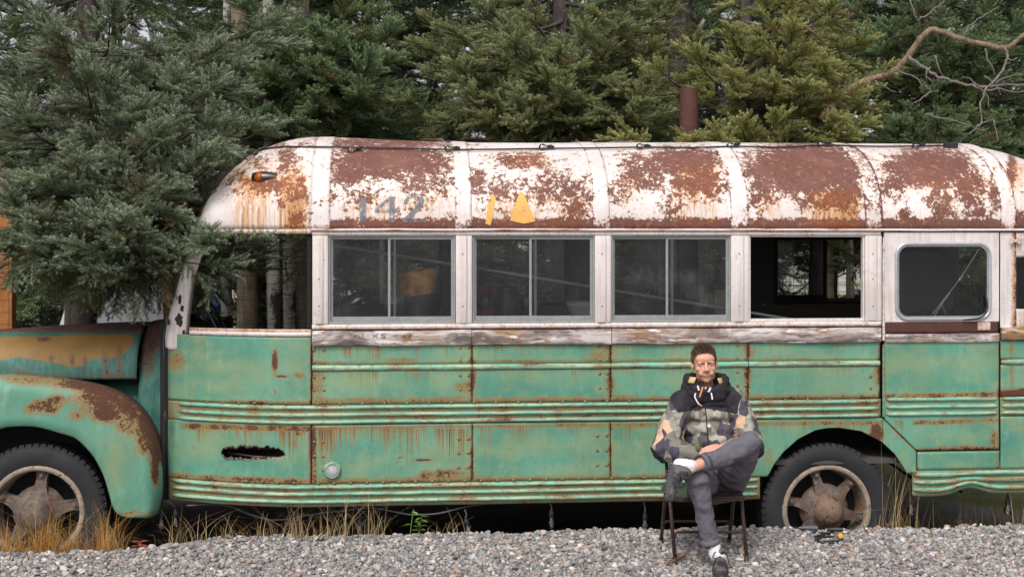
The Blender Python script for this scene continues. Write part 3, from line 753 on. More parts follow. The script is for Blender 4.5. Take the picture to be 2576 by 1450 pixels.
def roof_paint(P):
    px, py = proj(P); px, py = px.ravel(), py.ravel(); Yv = P[..., 1].ravel(); Zv = P[..., 2].ravel()
    far = smst(Yv, 1.25, 1.6)
    r = np.full(px.shape, -.02)
    for cx, cy, rx, ry, a in R_ELL: r = np.maximum(r, a*np.clip(ell(px, py, cx, cy, rx*1.12, ry*1.12)*1.25+.18, 0, 1)*1.05+.02)
    r = r*(1-far)+far*.4
    up = np.clip(1-(Zv-2.160)/.105, 0, 1)                       # rusted band over the drip rail
    base = lerp(px, [480, 780, 830, 1300, 1600, 2400], [.0, .1, .72, .92, 1.0, 1.05])
    r = np.maximum(r, np.clip(up*2.0, 0, 1)*base*.95*(1-far))
    st = np.zeros(px.shape)
    for (x0, x1, y0, y1, a) in ((500, 790, 400, 592, .55), (820, 1140, 480, 600, .55), (1190, 1500, 480, 600, .52), (1640, 1830, 400, 600, .62), (1530, 1640, 430, 580, .5),
                                (1990, 2180, 470, 600, .85), (1880, 1990, 480, 590, .55), (2220, 2520, 430, 590, .48), (2520, 2600, 400, 590, .7), (680, 790, 430, 660, 1.02), (550, 700, 430, 600, .78), (1230, 1400, 380, 420, .6)):
        st = np.maximum(st, a*smst(px, x0-25, x0+min(90, .5*(x1-x0)))*(1-smst(px, x1-30, x1))*smst(py, y0-15, y0+20)*(1-.75*smst(py, y0+40, y1+(py*0 if y1 < 600 else 400))))
    st = np.maximum(st, .42*np.clip(1-(py-560)/-70, 0, 1)*(py < 562)*0)
    return {'rust': r, 'strk': st*(1-far)}
def roof_part(name, xs, mat, off=0., th=_TH, cap=None):
    P = []
    for X in xs:
        if cap: Xo, h, ris, bow = cap(X)
        else: Xo, h, ris, bow = X, HW, RISE+float(sag(X)), 0
        row = []
        for t in th:
            y, z = arch_pt(t, h+off, ris+off)
            row.append((Xo-bow*(1-((y-1.2)/max(h, .01))**2), y, z))
        row.insert(0, (Xo, 1.2-h-off, 2.162)); row.append((Xo, 1.2+h+off, 2.162))
        P.append(row)
    P = np.array(P); nu, nv = P.shape[:2]
    f = [(i*nv+j, (i+1)*nv+j, (i+1)*nv+j+1, i*nv+j+1) for i in range(nu-1) for j in range(nv-1)]
    o = obj(name, P.reshape(-1, 3).tolist(), f, mat, bus, smooth=True, attrs=roof_paint(P))
    m = o.modifiers.new('thickness', 'SOLIDIFY'); m.thickness = .004; m.offset = -1
    return o
STRAPS = [(787, 826), (1150, 1182), (1497, 1530), (1843, 1880), (2180, 2217), (2522, 2553)]
XRF = PX(2553)
def rear_cap(X):
    u = min(1, (X-XRF+.25)/1.05); s_ = max(0, u); return X, HW-float(yc(X)), RISE*math.sqrt(max(0.0, 1-s_**2.4*.93)), -.10*s_**3
def front_cap(u):
    a = u*math.pi/2; X = XF-.84*math.sin(a)
    return X, HW-float(yc(X))*1.0, (RISE+.02)*(math.cos(a)**.97 if u < 1 else .0)+.002, .07*u**3
for k in range(5):
    a, b = STRAPS[k][1]+0., STRAPS[k+1][0]-0.
    roof_part('roof_panel', np.arange(PX(a)+.001, PX(b)-.001, .021).tolist()+[PX(b)-.001], M['roof'])
for k, (a, b) in enumerate(STRAPS):
    o = roof_part('roof_strap', np.linspace(PX(a)-.012, PX(b)+.012, 7), M['roof'], .006)
    r = np.zeros(len(o.data.vertices), np.float32); o.data.attributes['rust'].data.foreach_get('value', r)
    co = np.zeros(len(r)*3, np.float32); o.data.vertices.foreach_get('co', co); co = co.reshape(-1, 3)
    low = np.clip(1-(co[:, 2]-2.16)/.10, 0, 1); e = np.abs(co[:, 0]-(PX(a)+PX(b))/2)/((PX(b)-PX(a))/2+.012)
    r2 = np.maximum([-.02, .0, .04, .08, .34, .16][k]+.30*(e > .78)+0*r, np.maximum(.55*low*(k > 0), .30*r)); o.data.attributes['rust'].data.foreach_set('value', r2.astype(np.float32))
roof_part('front_roof_cap', np.linspace(0.0, 1, 40), M['roof'], 0, cap=front_cap)
roof_part('rear_roof_cap', np.concatenate([np.linspace(XRF-.03, BX1-.25, 22), np.linspace(BX1-.22, BX1, 10)]), M['roof'], 0, cap=rear_cap)
# screws along the straps
for (a, b) in STRAPS[:5]:
    for x_ in (a+5, b-5):
        p = at(x_, 566, 0); put_mesh('screw', screw, (p.x, -.008, p.z), bus)
# flaps of torn metal on the ridge
for k, (px, w) in enumerate(((1195, .17), (1085, .16), (1560, .22))):
    x = PX(px)*1.09; mb = MB(); z = 2.865-.01*k
    mb.add([(x-w, 1.02, z), (x+w, 1.05, z-.004), (x+w*.5, .93, z+.035), (x-w*.3, .90, z+.028), (x+.1*w, 1.2, z)], [(0, 1, 2, 3), (0, 4, 1)])
    o = mb.build('torn_flap', M['brownrust'] if k == 0 else M['roof'], bus); attrs_const(o, None, .1, .3)

# --- numerals and marks, thin paint on the roof sheets
def faded(name, col, cut=.5, soft=.1, sc=30):
    s = SH(name); n = s.noise(sc, s.sv(s.pos(), (1, 1, .7)), detail=8, rough=.7); n2 = s.noise(9, detail=6)
    tr = s.n('ShaderNodeBsdfTransparent'); d = s.bsdf(s.mix(n, col, tuple(min(1, v*1.5) for v in col)), .6)
    m = s.n('ShaderNodeMixShader'); s.put(m.inputs[0], s.ss(s.add(n, s.mul(s.sub(n2, .5), .6)), cut-soft, cut+soft)); s.t.links.new(tr.outputs[0], m.inputs[1]); s.t.links.new(d, m.inputs[2])
    return s.done(m.outputs[0])
M['digit'] = faded('faded_grey_lettering', (.14, .15, .175), .475, .17)
M['mark'] = faded('yellow_mark_paint', (.60, .34, .085), .40, .03, 18)
def roof_y(z):
    t = np.clip((z-2.2)/RISE, 0, 1); return 1.2-HW*(1-t**NSUP)**(1/NSUP)
def on_roof(name, polys, mat):
    v = []; f = []
    for poly in polys:
        bm = bmesh.new(); vs = [bm.verts.new((x, 0, -y)) for x, y in poly]; bm.faces.new(vs)
        bmesh.ops.subdivide_edges(bm, edges=bm.edges[:], cuts=3, use_grid_fill=True); bmesh.ops.triangulate(bm, faces=bm.faces[:])
        b = len(v); bm.verts.index_update()
        for q in bm.verts:
            p = at(q.co.x, -q.co.z, .02)
            for _ in range(4): p = at(q.co.x, -q.co.z, float(roof_y(p.z))-.004)
            v.append(p)
        f += [[b+w.index for w in fc.verts] for fc in bm.faces]; bm.free()
    return obj(name, v, f, mat, bus)
on_roof('numeral', [[(905, 497), (921, 497), (921, 559), (905, 559)], [(895, 503), (905, 497), (905, 505), (897, 509)]], M['digit'])
on_roof('numeral', [[(979, 494), (993, 494), (993, 559), (979, 559)], [(943, 524), (1006, 524), (1006, 534), (943, 534)], [(943, 524), (979, 494), (979, 506), (956, 524)]], M['digit'])
on_roof('numeral', [[(1015, 512), (1018, 498), (1028, 488), (1030, 498), (1025, 506), (1024, 513)], [(1028, 488), (1046, 485), (1046, 495), (1030, 498)], [(1046, 485), (1062, 491), (1068, 503), (1054, 506), (1046, 495)], [(1054, 506), (1068, 503), (1062, 520), (1032, 550), (1014, 552)], [(1013, 550), (1072, 549), (1071, 559), (1013, 559)]], M['digit'])
on_roof('yellow_mark', [[(1238, 484), (1247, 497), (1243, 520), (1240, 545), (1234, 566), (1221, 562), (1226, 530), (1228, 505)]], M['mark'])
on_roof('yellow_mark', [[(1309, 479), (1318, 487), (1328, 512), (1341, 540), (1347, 556), (1318, 562), (1283, 554), (1290, 530), (1299, 505)]], M['mark'])
def lettering(txt, x0, x1, ybot, ytop, yworld, mat, name='lettering'):
    cu = bpy.data.curves.new(name, 'FONT'); cu.body = txt; cu.space_character = 1.12
    o = bpy.data.objects.new(name, cu); COL.objects.link(o); bpy.context.view_layer.update()
    me = bpy.data.meshes.new_from_object(o); bpy.data.objects.remove(o)
    co = np.array([v.co[:] for v in me.vertices]); lo, hi = co.min(0), co.max(0)
    A, B = at(x0, ybot, yworld), at(x1, ytop, yworld)
    for v in me.vertices:
        a, b = (v.co.x-lo[0])/(hi[0]-lo[0]), (v.co.y-lo[1])/(hi[1]-lo[1]); v.co = (A.x+(B.x-A.x)*a, yworld, A.z+(B.z-A.z)*b)
    return fin(name, me, mat, bus)
M['faintdigit'] = faded('worn_lettering', (.05, .046, .05), .46, .1, 24)
lettering('ANKS', 887, 970, 850, 839, -.0295, M['faintdigit'])
lettering('CIT', 992, 1040, 850, 839, -.0295, M['faintdigit'])

# --- cab side: window opening, pillar, sill
def poly_plate(name, pts, y0, y1, mat, parent=bus, bev=0, px=True, rust=.1, st=.2):
    """outline in picture coordinates at depth y0, pushed back to y1"""
    P = [at(a, b, y0) for a, b in pts] if px else [Vector((a, y0, b)) for a, b in pts]
    bm = bmesh.new(); vs = [bm.verts.new(p) for p in P]; fc = bm.faces.new(vs)
    r_ = bmesh.ops.extrude_face_region(bm, geom=[fc]); nv = [e for e in r_['geom'] if isinstance(e, bmesh.types.BMVert)]
    for v in nv: v.co.y = y1+(v.co.y-y0)
    bmesh.ops.recalc_face_normals(bm, faces=bm.faces[:])
    if bev: bmesh.ops.bevel(bm, geom=[e for e in bm.edges if all(abs(v.co.y-y0) < 1e-5 for v in e.verts)], offset=bev, segments=4, affect='EDGES', profile=.6)
    mb = MB(); mb.bm(bm); o = mb.build(name, mat, parent, auto=35); attrs_const(o, None, rust, st)
    return o
_PIL = [(508, 596), (497, 640), (487, 690), (479, 745), (472, 800), (470, 850), (466, 866), (456, 876), (440, 881), (424, 880), (415, 872), (414, 830), (420, 800), (436, 750), (452, 690), (466, 640), (478, 600)]
pil = poly_plate('windshield_pillar', _PIL, .34, .46, M['cream'], bev=.03, rust=.16)
# vertex-wise chips on the pillar
_co = np.array([v.co[:] for v in pil.data.vertices]); _px, _py = proj(_co)
pil.data.attributes['rust'].data.foreach_set('value', np.full(len(_co), .1, np.float32))
M['chip'] = simple('bare_dark_metal', (.03, .02, .016), .8)
for (cx, cy, rx, ry) in ((450, 803, 11, 18), (452, 752, 5, 14), (458, 775, 6, 10), (462, 835, 4, 9)):
    rr = random.Random(cx); pts = [(cx+rx*math.cos(a)*rr.uniform(.6, 1.1), cy+ry*math.sin(a)*rr.uniform(.6, 1.1)) for a in np.linspace(0, 2*math.pi, 15)[:-1]]
    v = [at(a, b, .338) for a, b in pts]; obj('paint_chip', v, [tuple(range(len(v)))], M['chip'], bus)
cabsill = sheet('cab_sill', XC+.17, PX(783), 1.386, 1.418, M['cream'], x_px=False, off=.006, paint=cream_paint(.16, .3), th=.03)
sheet('cab_sill_channel', XC+.17, PX(783), 1.418, 1.437, M['cream'], x_px=False, off=-.012, paint=lambda P: {'rust': np.full(P[..., 0].size, .42), 'strk': np.full(P[..., 0].size, .6), 'yel': np.zeros(P[..., 0].size)}, th=.03)
sheet('cab_header', XC+.30, PX(785), 2.128, 2.162, M['cream'], x_px=False, off=.004, paint=lambda P: {'rust': np.full(P[..., 0].size, .36), 'strk': np.full(P[..., 0].size, .6), 'yel': np.zeros(P[..., 0].size)}, th=.02)
sheet('cab_window_frame', PX(772), PX(784), 1.437, 2.128, M['dark'], x_px=False, off=-.02, paint=None, th=.03)
# corner gusset of the cab window
poly_plate('cab_window_corner', [(497, 588), (575, 590), (540, 600), (518, 618), (505, 650), (492, 690), (484, 690), (490, 640)], .30, .33, M['cream'], rust=.3, st=.4)

# --- front: windshield, firewall, cowl, hood
WS = [at(488, 835, .40), at(498, 640, .42)]
for s_ in (0, 1):
    sg = 1 if s_ == 0 else -1
    A = Vector((-1.66, 1.2-sg*.80, 1.47)); B = Vector((-1.80, 1.2-sg*.03, 1.47)); C_ = Vector((-1.50, 1.2-sg*.03, 2.14)); D_ = Vector((-1.42, 1.2-sg*.86, 2.14))
    mb = MB()
    for p, q in ((A, B), (B, C_), (C_, D_), (D_, A)): mb.tube([p, q], .016, 6)
    f_ = mb.build('windshield_frame', M['cream'], bus, True); attrs_const(f_, None, .2, .1)
    obj('windshield_pane', [A, B, C_, D_], [(0, 1, 2, 3)], M['pane'], f_)
mb = MB(); mb.box(-1.76, -1.70, .40, 2.0, .15, 1.46); mb.build('firewall', M['dark'], bus)
mb = MB(); mb.tube([(-1.72, 1.2, 1.46), (-1.49, 1.2, 2.15)], .03, 8); o = mb.build('center_pillar', M['cream'], bus, True); attrs_const(o, None, .1)
poly_plate('far_windshield_pillar', _PIL, 2.0, 2.06, M['cream'], px=True, rust=.1) if False else None
def hood_paint(P):
    px, py = proj(P); px, py = px.ravel(), py.ravel(); n = px.size
    top = lerp(px, [0, 200, 345], [846, 842, 838]); bot = lerp(px, [-200, 0, 40, 150, 190, 230, 300, 335, 345], [900, 905, 898, 915, 925, 902, 900, 868, 840])
    ye = smst(py, top-8, top+8)*(1-smst(py, bot-16, bot+14))*(1-smst(px, 325, 350))
    r = np.full(n, .12); r = np.maximum(r, .66*(1-smst(py, 826, 848)))
    r = np.maximum(r, .55*np.clip(1-np.abs(py-945)/14, 0, 1))
    for cx, cy, rx, ry, a in ((265, 910, 9, 50, .6), (300, 905, 14, 55, .55), (215, 925, 10, 40, .5), (130, 900, 14, 20, .5), (110, 850, 26, 8, .6), (180, 900, 8, 30, .5), (370, 900, 30, 60, .52), (50, 940, 60, 14, .5), (385, 850, 40, 50, .6)):
        r = np.maximum(r, a*np.clip(ell(px, py, cx, cy, rx, ry)*1.7+.2, 0, 1))
    return {'rust': r, 'strk': np.full(n, .25), 'yel': ye}
def loft_hood(name, st, mat, n=26):
    P = []
    for (X, hw, z0, z1) in st:
        row = [(X, 1.2-hw, z0)]
        for t in np.linspace(0, math.pi, n):
            c, s_ = math.cos(t), math.sin(t)
            row.append((X, 1.2-math.copysign(abs(c)**(2/2.7), c)*hw, z0+.02+abs(s_)**(2/2.2)*(z1-z0-.02)))
        row.append((X, 1.2+hw, z0)); P.append(row)
    P = np.array(P); nu, nv = P.shape[:2]
    f = [(i*nv+j, i*nv+j+1, (i+1)*nv+j+1, (i+1)*nv+j) for i in range(nu-1) for j in range(nv-1)]
    o = obj(name, P.reshape(-1, 3).tolist(), f, mat, bus, smooth=True, attrs=hood_paint(P))
    m = o.modifiers.new('thickness', 'SOLIDIFY'); m.thickness = .005; m.offset = -1
    return o
Xh = at(345, 900, .58).x; Xc = at(408, 900, .52).x
st = [(x, .47+.15*smst(x, -3.7, Xh), 1.015+.015*smst(x, -3.7, Xh), 1.335+.085*smst(x, -4.0, Xh)) for x in np.linspace(Xh-.004, -3.55, 50)]
st += [(-3.60, .455, 1.015, 1.325), (-3.66, .42, 1.0, 1.28), (-3.70, .36, .98, 1.20)]
loft_hood('hood', st, M['dgreen'])
loft_hood('cowl', [(x, .62+.20*((x-Xh)/(Xc-Xh+.1))**2, .55, 1.425+.03*((x-Xh)/(Xc-Xh))) for x in np.linspace(Xh+.004, Xc+.12, 12)], M['dgreen'])
mb = MB(); mb.tube(spline([at(332, 812, .95), at(348, 818, .9), at(375, 815, .9), at(392, 808, .95)], 6), .008, 6); mb.build('hood_seal', M['cable'], bus, True)
loft_hood('hood_side', [(x, .463+.15*smst(x, -3.7, Xh), .60, 1.008+.01*smst(x, -3.7, Xh)) for x in np.linspace(Xh+.0, -3.6, 40)], M['dgreen'], 8)
mb = MB(); mb.box(-3.74, -3.64, .82, 1.58, .35, 1.0, .03); mb.build('radiator_grille', M['brownrust'], bus)

# --- front fenders
CR = [(-190, 1075), (-160, 1010), (-110, 968), (-50, 946), (20, 940), (100, 945), (170, 952), (235, 965), (290, 985), (335, 1015), (368, 1052), (392, 1095), (404, 1140), (408, 1200), (406, 1250), (398, 1290)]
AR = [(-110, 1240), (-95, 1190), (-70, 1145), (-40, 1105), (0, 1078), (45, 1072), (95, 1074), (150, 1089), (187, 1101), (217, 1127), (240, 1157), (260, 1197), (273, 1240), (283, 1275), (296, 1293), (318, 1300)]
def fender_paint(P):
    px, py = proj(P); px, py = px.ravel(), py.ravel(); r = np.full(px.size, .10)
    d = np.full(px.size, 1e9)
    for i in range(4, len(CR)-3): d = np.minimum(d, seg(px, py, *CR[i], *CR[i+1]))
    r = np.maximum(r, lerp(px, [0, 120, 200, 300, 410], [.46, .48, .66, .74, .70])*np.clip(1.6-d/28, 0, 1)*(py < 1170))
    for cx, cy, rx, ry, a in ((270, 1020, 70, 55, .62), (110, 1022, 60, 28, .60), (150, 1005, 40, 20, .5), (330, 1060, 50, 45, .55), (360, 1110, 26, 50, .52), (190, 1050, 30, 20, .5), (390, 1180, 14, 60, .62), (350, 1290, 60, 12, .5), (220, 1005, 60, 40, .5)):
        r = np.maximum(r, a*np.clip(ell(px, py, cx, cy, rx, ry)*1.8+.2, 0, 1))
    ye = .7*np.clip(ell(px, py, 290, 1160, 30, 120)*1.5, 0, 1); ye = np.maximum(ye, .8*np.clip(ell(px, py, 350, 1100, 60, 60)*1.5, 0, 1))
    st = .5*np.clip(1-np.abs(py-1130)/60, 0, 1)*smst(px, 200, 330)
    return {'rust': r, 'strk': st, 'yel': ye}
def resample(pts, n):
    p = np.array(pts, float); d = np.concatenate([[0], np.cumsum(np.hypot(*np.diff(p, axis=0).T))]); t = np.linspace(0, d[-1], n)
    return np.stack([np.interp(t, d, p[:, 0]), np.interp(t, d, p[:, 1])], -1)
def fender(mirror):
    n = 60; cr = np.array([v[:2] for v in spline([(a, b, 0) for a, b in CR], 6)]); ar = np.array([v[:2] for v in spline([(a, b, 0) for a, b in AR], 6)])
    cr, ar = resample(cr, n), resample(ar, n); P = []
    for (c, a) in zip(cr, ar):
        o_ = at(c[0], c[1], .22); i_ = at(a[0], a[1], .06)
        dv = Vector((o_.x-i_.x, 0, o_.z-i_.z)); L = dv.length; dv /= L
        row = []
        row.append(Vector((i_.x, .14, i_.z))+dv*.006); row.append(Vector((i_.x, .07, i_.z))); 
        for q in (.03, .2, .4, .55, .68): row.append(Vector((i_.x+dv.x*L*q, .052+.02*q, i_.z+dv.z*L*q)))
        for al in np.linspace(.15, 1, 8)*math.pi/2:
            row.append(Vector((i_.x+dv.x*L*(.68+.32*math.sin(al)), .066+.17*(1-math.cos(al)), i_.z+dv.z*L*(.68+.32*math.sin(al)))))
        e = row[-1]
        for q in (.35, .7, 1.0): row.append(Vector((e.x-dv.x*.05*q, e.y+.36*q, e.z-dv.z*.05*q)))
        P.append(row)
    P = np.array([[tuple(v) for v in r_] for r_ in P]); at_ = fender_paint(P)
    if mirror: P[..., 1] = 2.4-P[..., 1]
    nu, nv = P.shape[:2]; f = [(i*nv+j, (i+1)*nv+j, (i+1)*nv+j+1, i*nv+j+1) for i in range(nu-1) for j in range(nv-1)]
    o = obj('front_fender', P.reshape(-1, 3).tolist(), f, M['fender'], bus, smooth=True, attrs=at_)
    m = o.modifiers.new('thickness', 'SOLIDIFY'); m.thickness = .005; m.offset = -1 if not mirror else 1
M['fender'] = rusted('fender_paint', 'teal'); fender(False); fender(True)
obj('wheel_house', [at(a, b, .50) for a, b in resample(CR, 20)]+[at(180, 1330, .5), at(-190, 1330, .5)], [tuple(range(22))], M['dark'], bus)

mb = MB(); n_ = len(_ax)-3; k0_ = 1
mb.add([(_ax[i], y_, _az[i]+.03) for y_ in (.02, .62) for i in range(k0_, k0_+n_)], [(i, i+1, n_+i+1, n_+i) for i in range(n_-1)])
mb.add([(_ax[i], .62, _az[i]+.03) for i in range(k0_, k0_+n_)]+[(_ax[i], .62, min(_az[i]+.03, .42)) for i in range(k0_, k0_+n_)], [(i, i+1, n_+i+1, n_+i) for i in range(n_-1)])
mb.build('rear_wheel_house', M['dark'], bus)  # near-black inner fender, added so the wheel arch reads as deep shade
# --- wheels
def wheel(cx, cz, y, front, sg=1):
    """sg=1 for the near side"""
    Mw = Matrix.Translation((cx, y, cz)) @ Matrix.Rotation(R(90)*sg, 4, 'X')       # local +Z points out of the bus
    w = MB(); rot0 = R(11 if front else -14); NS = 5 if front else 6; wk = 1.12 if front else .92
    # spoked cast centre
    w.lathe([(.19, -.06), (.165, -.02), (.140, .012), (.12, .035), (.10, .045)], Mw, 28)
    for k in range(NS):
        a = rot0+2*math.pi*k/NS; ca, sa = math.cos(a), math.sin(a)
        prof = []
        for (r_, hw, h0, h1) in ((.09, .075, -.06, .030), (.14, .054, -.06, .02), (.20, .036, -.06, -.004), (.25, .031, -.06, -.018), (.295, .043, -.06, -.024)):
            hw *= wk; prof.append([Vector((r_*ca-q*hw*sa, r_*sa+q*hw*ca, h)) for q, h in ((-1, h0), (-1, h1*.6), (-.55, h1), (.55, h1), (1, h1*.6), (1, h0))])
        vs = [Mw @ p for r_ in prof for p in r_]; fs = [(i*6+j, (i+1)*6+j, (i+1)*6+(j+1) % 6, i*6+(j+1) % 6) for i in range(4) for j in range(6)]+[tuple(range(24, 30))]
        w.add(vs, fs)
    wh = w.build('wheel', M['spider'], bus, auto=45)
    t = MB(); rt, rb = .50, .335
    prof = [(rb, .0), (rb+.015, .028), (.39, .046), (.44, .048), (.468, .040), (.482, .030), (.490, .012), (.494, -.06), (.494, -.10), (.490, -.19), (.468, -.215), (.40, -.225), (rb, -.19)]
    t.lathe(prof, Mw, 72)
    for k in range(60):                                             # shoulder lugs
        a = 2*math.pi*(k+.0)/60; 
        for (h0, h1, r0, r1, wd) in ((.033, -.055, .470, .502, .019),):
            b = []
            for (r_, h) in ((r0, h0+.006), (r1, h0-.012), (r1, h1), (r0, h1)):
                for q in (-1, 1): b.append(Mw @ Vector((r_*math.cos(a)-q*wd*math.sin(a), r_*math.sin(a)+q*wd*math.cos(a), h)))
            t.add(b, [(0, 2, 3, 1), (2, 4, 5, 3), (4, 6, 7, 5), (0, 1, 7, 6), (0, 6, 4, 2), (1, 3, 5, 7)])
    t.build('tyre', M['tyre'], wh, auto=35)
    r_ = MB(); r_.lathe([(.338, -.19), (.338, -.01), (.346, .018), (.338, .032), (.312, .032), (.304, .016), (.300, -.02), (.294, -.06), (.280, -.16)], Mw, 64)
    r_.build('rim', M['rim'], wh, True)
    h = MB(); out = .075 if not front else .055
    h.lathe([(.112, .03), (.112, .05), (.104, .05+out*.35), (.085, .05+out*.75), (.055, .05+out), (.001, .055+out)], Mw, 32)
    h.build('hub_cap', M['hubcap'] if not front else M['spider'], wh, auto=40)
    nut = None
    for k in range(NS):
        a = rot0+2*math.pi*k/NS; p = Mw @ Vector((.272*math.cos(a), .272*math.sin(a), -.018))
        n_ = MB(); n_.lathe([(.026, 0), (.026, .012), (.014, .012), (.014, .032), (.0005, .034)], Matrix.Translation(p) @ Matrix.Rotation(R(90)*sg, 4, 'X'), 6); n_.build('wheel_nut', M['spider'], wh)
    d = MB(); d.lathe([(.30, -.17), (.05, -.17)], Mw, 32); d.build('brake_drum', M['dark'], wh)
cr_ = at(2079, 1281, .08); cf_ = at(93, 1288, .2)
wheel(cr_.x, cr_.z, .09, False); wheel(cf_.x, cf_.z, .20, True)
wheel(cr_.x, cr_.z, 2.31, False, -1); wheel(cf_.x, cf_.z, 2.20, True, -1)
mb = MB(); mb.tube([(cr_.x, .25, cr_.z), (cr_.x, 1.0, cr_.z), (cr_.x, 1.2, cr_.z), (cr_.x, 1.4, cr_.z), (cr_.x, 2.15, cr_.z)], [.06, .07, .17, .07, .06], 12); mb.build('rear_axle', M['dark'], bus, True)
mb = MB(); mb.tube([(cf_.x, .3, cf_.z), (cf_.x, 2.1, cf_.z)], .05, 10)
for y_ in (.78, 1.62): mb.box(-3.7, BX1-.2, y_-.04, y_+.04, .28, .44)
mb.build('chassis', M['dark'], bus)
mb = MB(); mb.box(at(2235, 1160, .55).x, at(2268, 1160, .55).x+.02, .5, .62, zp(2200, 1172), zp(2200, 1138), .01); mb.tube([at(2190, 1130, .6), at(2300, 1205, .6), at(2420, 1235, .6)], .012, 6); mb.build('spring_hanger', M['dark'], bus)

# --- side door
XD0, XD1 = PX(2224), PX(2512); ZDB = zp(2400, 1130)
door = sheet('side_door', XD0, XD1, lambda x: np.maximum(ZDB, np.interp(x, [X_DA, X_DB, 99], [Z_DA, Z_DB, Z_DB])), 1.328, g, x_px=False, off=.007, res=.018)
wd_c = [(2250, 607), (2490, 805)]
def rrect(x0, z0, x1, z1, r, n=8):
    out = []
    for (cx, cz, a0) in ((x1-r, z1-r, 0), (x0+r, z1-r, 90), (x0+r, z0+r, 180), (x1-r, z0+r, 270)):
        out += [(cx+r*math.cos(R(a0+90*i/n)), cz+r*math.sin(R(a0+90*i/n))) for i in range(n+1)]
    return out
wx0, wx1, wz0, wz1 = PX(2252), PX(2490), zp(2370, 803), zp(2370, 611)
def plate_with_hole(name, x0, x1, z0, z1, inner, y0, th, mat, parent):
    """flat plate with a rounded opening"""
    n = len(inner); cx, cz = (inner[0][0]+inner[n//2][0])/2, (inner[0][1]+inner[n//2][1])/2; outer = []
    for (x, z) in inner:
        dx, dz = x-cx, z-cz; t = min(((x1-cx) if dx > 0 else (x0-cx))/dx if abs(dx) > 1e-6 else 9e9, ((z1-cz) if dz > 0 else (z0-cz))/dz if abs(dz) > 1e-6 else 9e9)
        outer.append((cx+dx*t, cz+dz*t))
    corners = [(x1, z1), (x0, z1), (x0, z0), (x1, z0)]
    for c in corners:
        i = min(range(n), key=lambda k: (outer[k][0]-c[0])**2+(outer[k][1]-c[1])**2); outer[i] = c
    v = [(x, y0, z) for x, z in inner]+[(x, y0, z) for x, z in outer]+[(x, y0+th, z) for x, z in inner]+[(x, y0+th, z) for x, z in outer]; f = []
    for i in range(n):
        j = (i+1) % n; f += [(i, i+n, j+n, j), (i+2*n, j+2*n, j+3*n, i+3*n), (i, j, j+2*n, i+2*n), (i+n, i+3*n, j+3*n, j+n)]
    o = obj(name, v, f, mat, parent, auto=30); return o
dp = plate_with_hole('door_upper_panel', XD0, XD1, zp(2370, 808), Z_WIN1, rrect(wx0, wz0, wx1, wz1, .09), -.007, .03, M['cream'], door); attrs_const(dp, None, .13, .26)
def ring(name, pts, r, y, mat, parent, n=7):
    mb = MB(); P = [Vector((x, y, z)) for x, z in pts]; P.append(P[0]); mb.tube(P, r, n, False); return mb.build(name, mat, parent, True)
ring('door_window_seal', rrect(wx0+.005, wz0+.005, wx1-.005, wz1-.005, .088, 10), .013, -.010, M['steel'], door)
ring('door_window_gasket', rrect(wx0+.02, wz0+.02, wx1-.02, wz1-.02, .078, 10), .008, -.008, M['alu'], door)
obj('door_pane', [(x, -.002, z) for x, z in rrect(wx0, wz0, wx1, wz1, .09)], [tuple(range(36))], M['dpane'], door)
mb = MB(); mb.tube(spline([(PX(2478), -.022, zp(2478, 745)), (PX(2479), -.024, zp(2478, 775)), (PX(2462), -.03, zp(2478, 797)), (PX(2420), -.022, zp(2478, 803))], 6), .006, 6); mb.build('loose_gasket', M['black'], door, True)
M['crack'] = simple('crack_glint', (.30, .31, .31), .4)
mb = MB(); mb.tube([at(2463, 625, -.004), at(2432, 675, -.004), at(2400, 720, -.004), at(2368, 760, -.004), at(2345, 790, -.004)], .0013, 4); mb.tube([at(2368, 760, -.004), at(2380, 790, -.004)], .0010, 4); mb.tube([at(2390, 735, -.004), at(2365, 770, -.004), at(2350, 795, -.004)], .0014, 4); mb.build('glass_crack', M['crack'], door)
rs = sheet('door_rust_strip', XD0+.002, XD1-.004, zp(2370, 837), zp(2370, 808)-.002, M['brownrust'], door, off=.004, x_px=False, paint=None)
wood_plank(XD0+.004, XD1-.004, zp(2370, 858), zp(2370, 838), -.024, .02, door, 8)
mb = MB(); mb.box(PX(2458), PX(2490), -.012, -.006, zp(2470, 829), zp(2470, 809), .002); o = mb.build('door_sticker', M['cream'], door); attrs_const(o, None, .36, .3)
for z in (.884, .830, .776): rail(XD0+.012, XD1-.012, z, off=.009, parent=door)
for z0, z1 in ((.76, 1.30), (1.33, 2.10)):
    mb = MB(); k = 0; z = z0; x = PX(2221.5)
    mb.tube([(x, -.012, z0), (x, -.012, z1)], .007, 6)
    while z < z1-.05: mb.tube([(x, -.012, z), (x, -.012, z+.045)], .0105, 7); z += .052
    o = mb.build('door_hinge', M['cream'] if z0 > 1 else M['green'], door, auto=40); attrs_const(o, None, .3, .1)
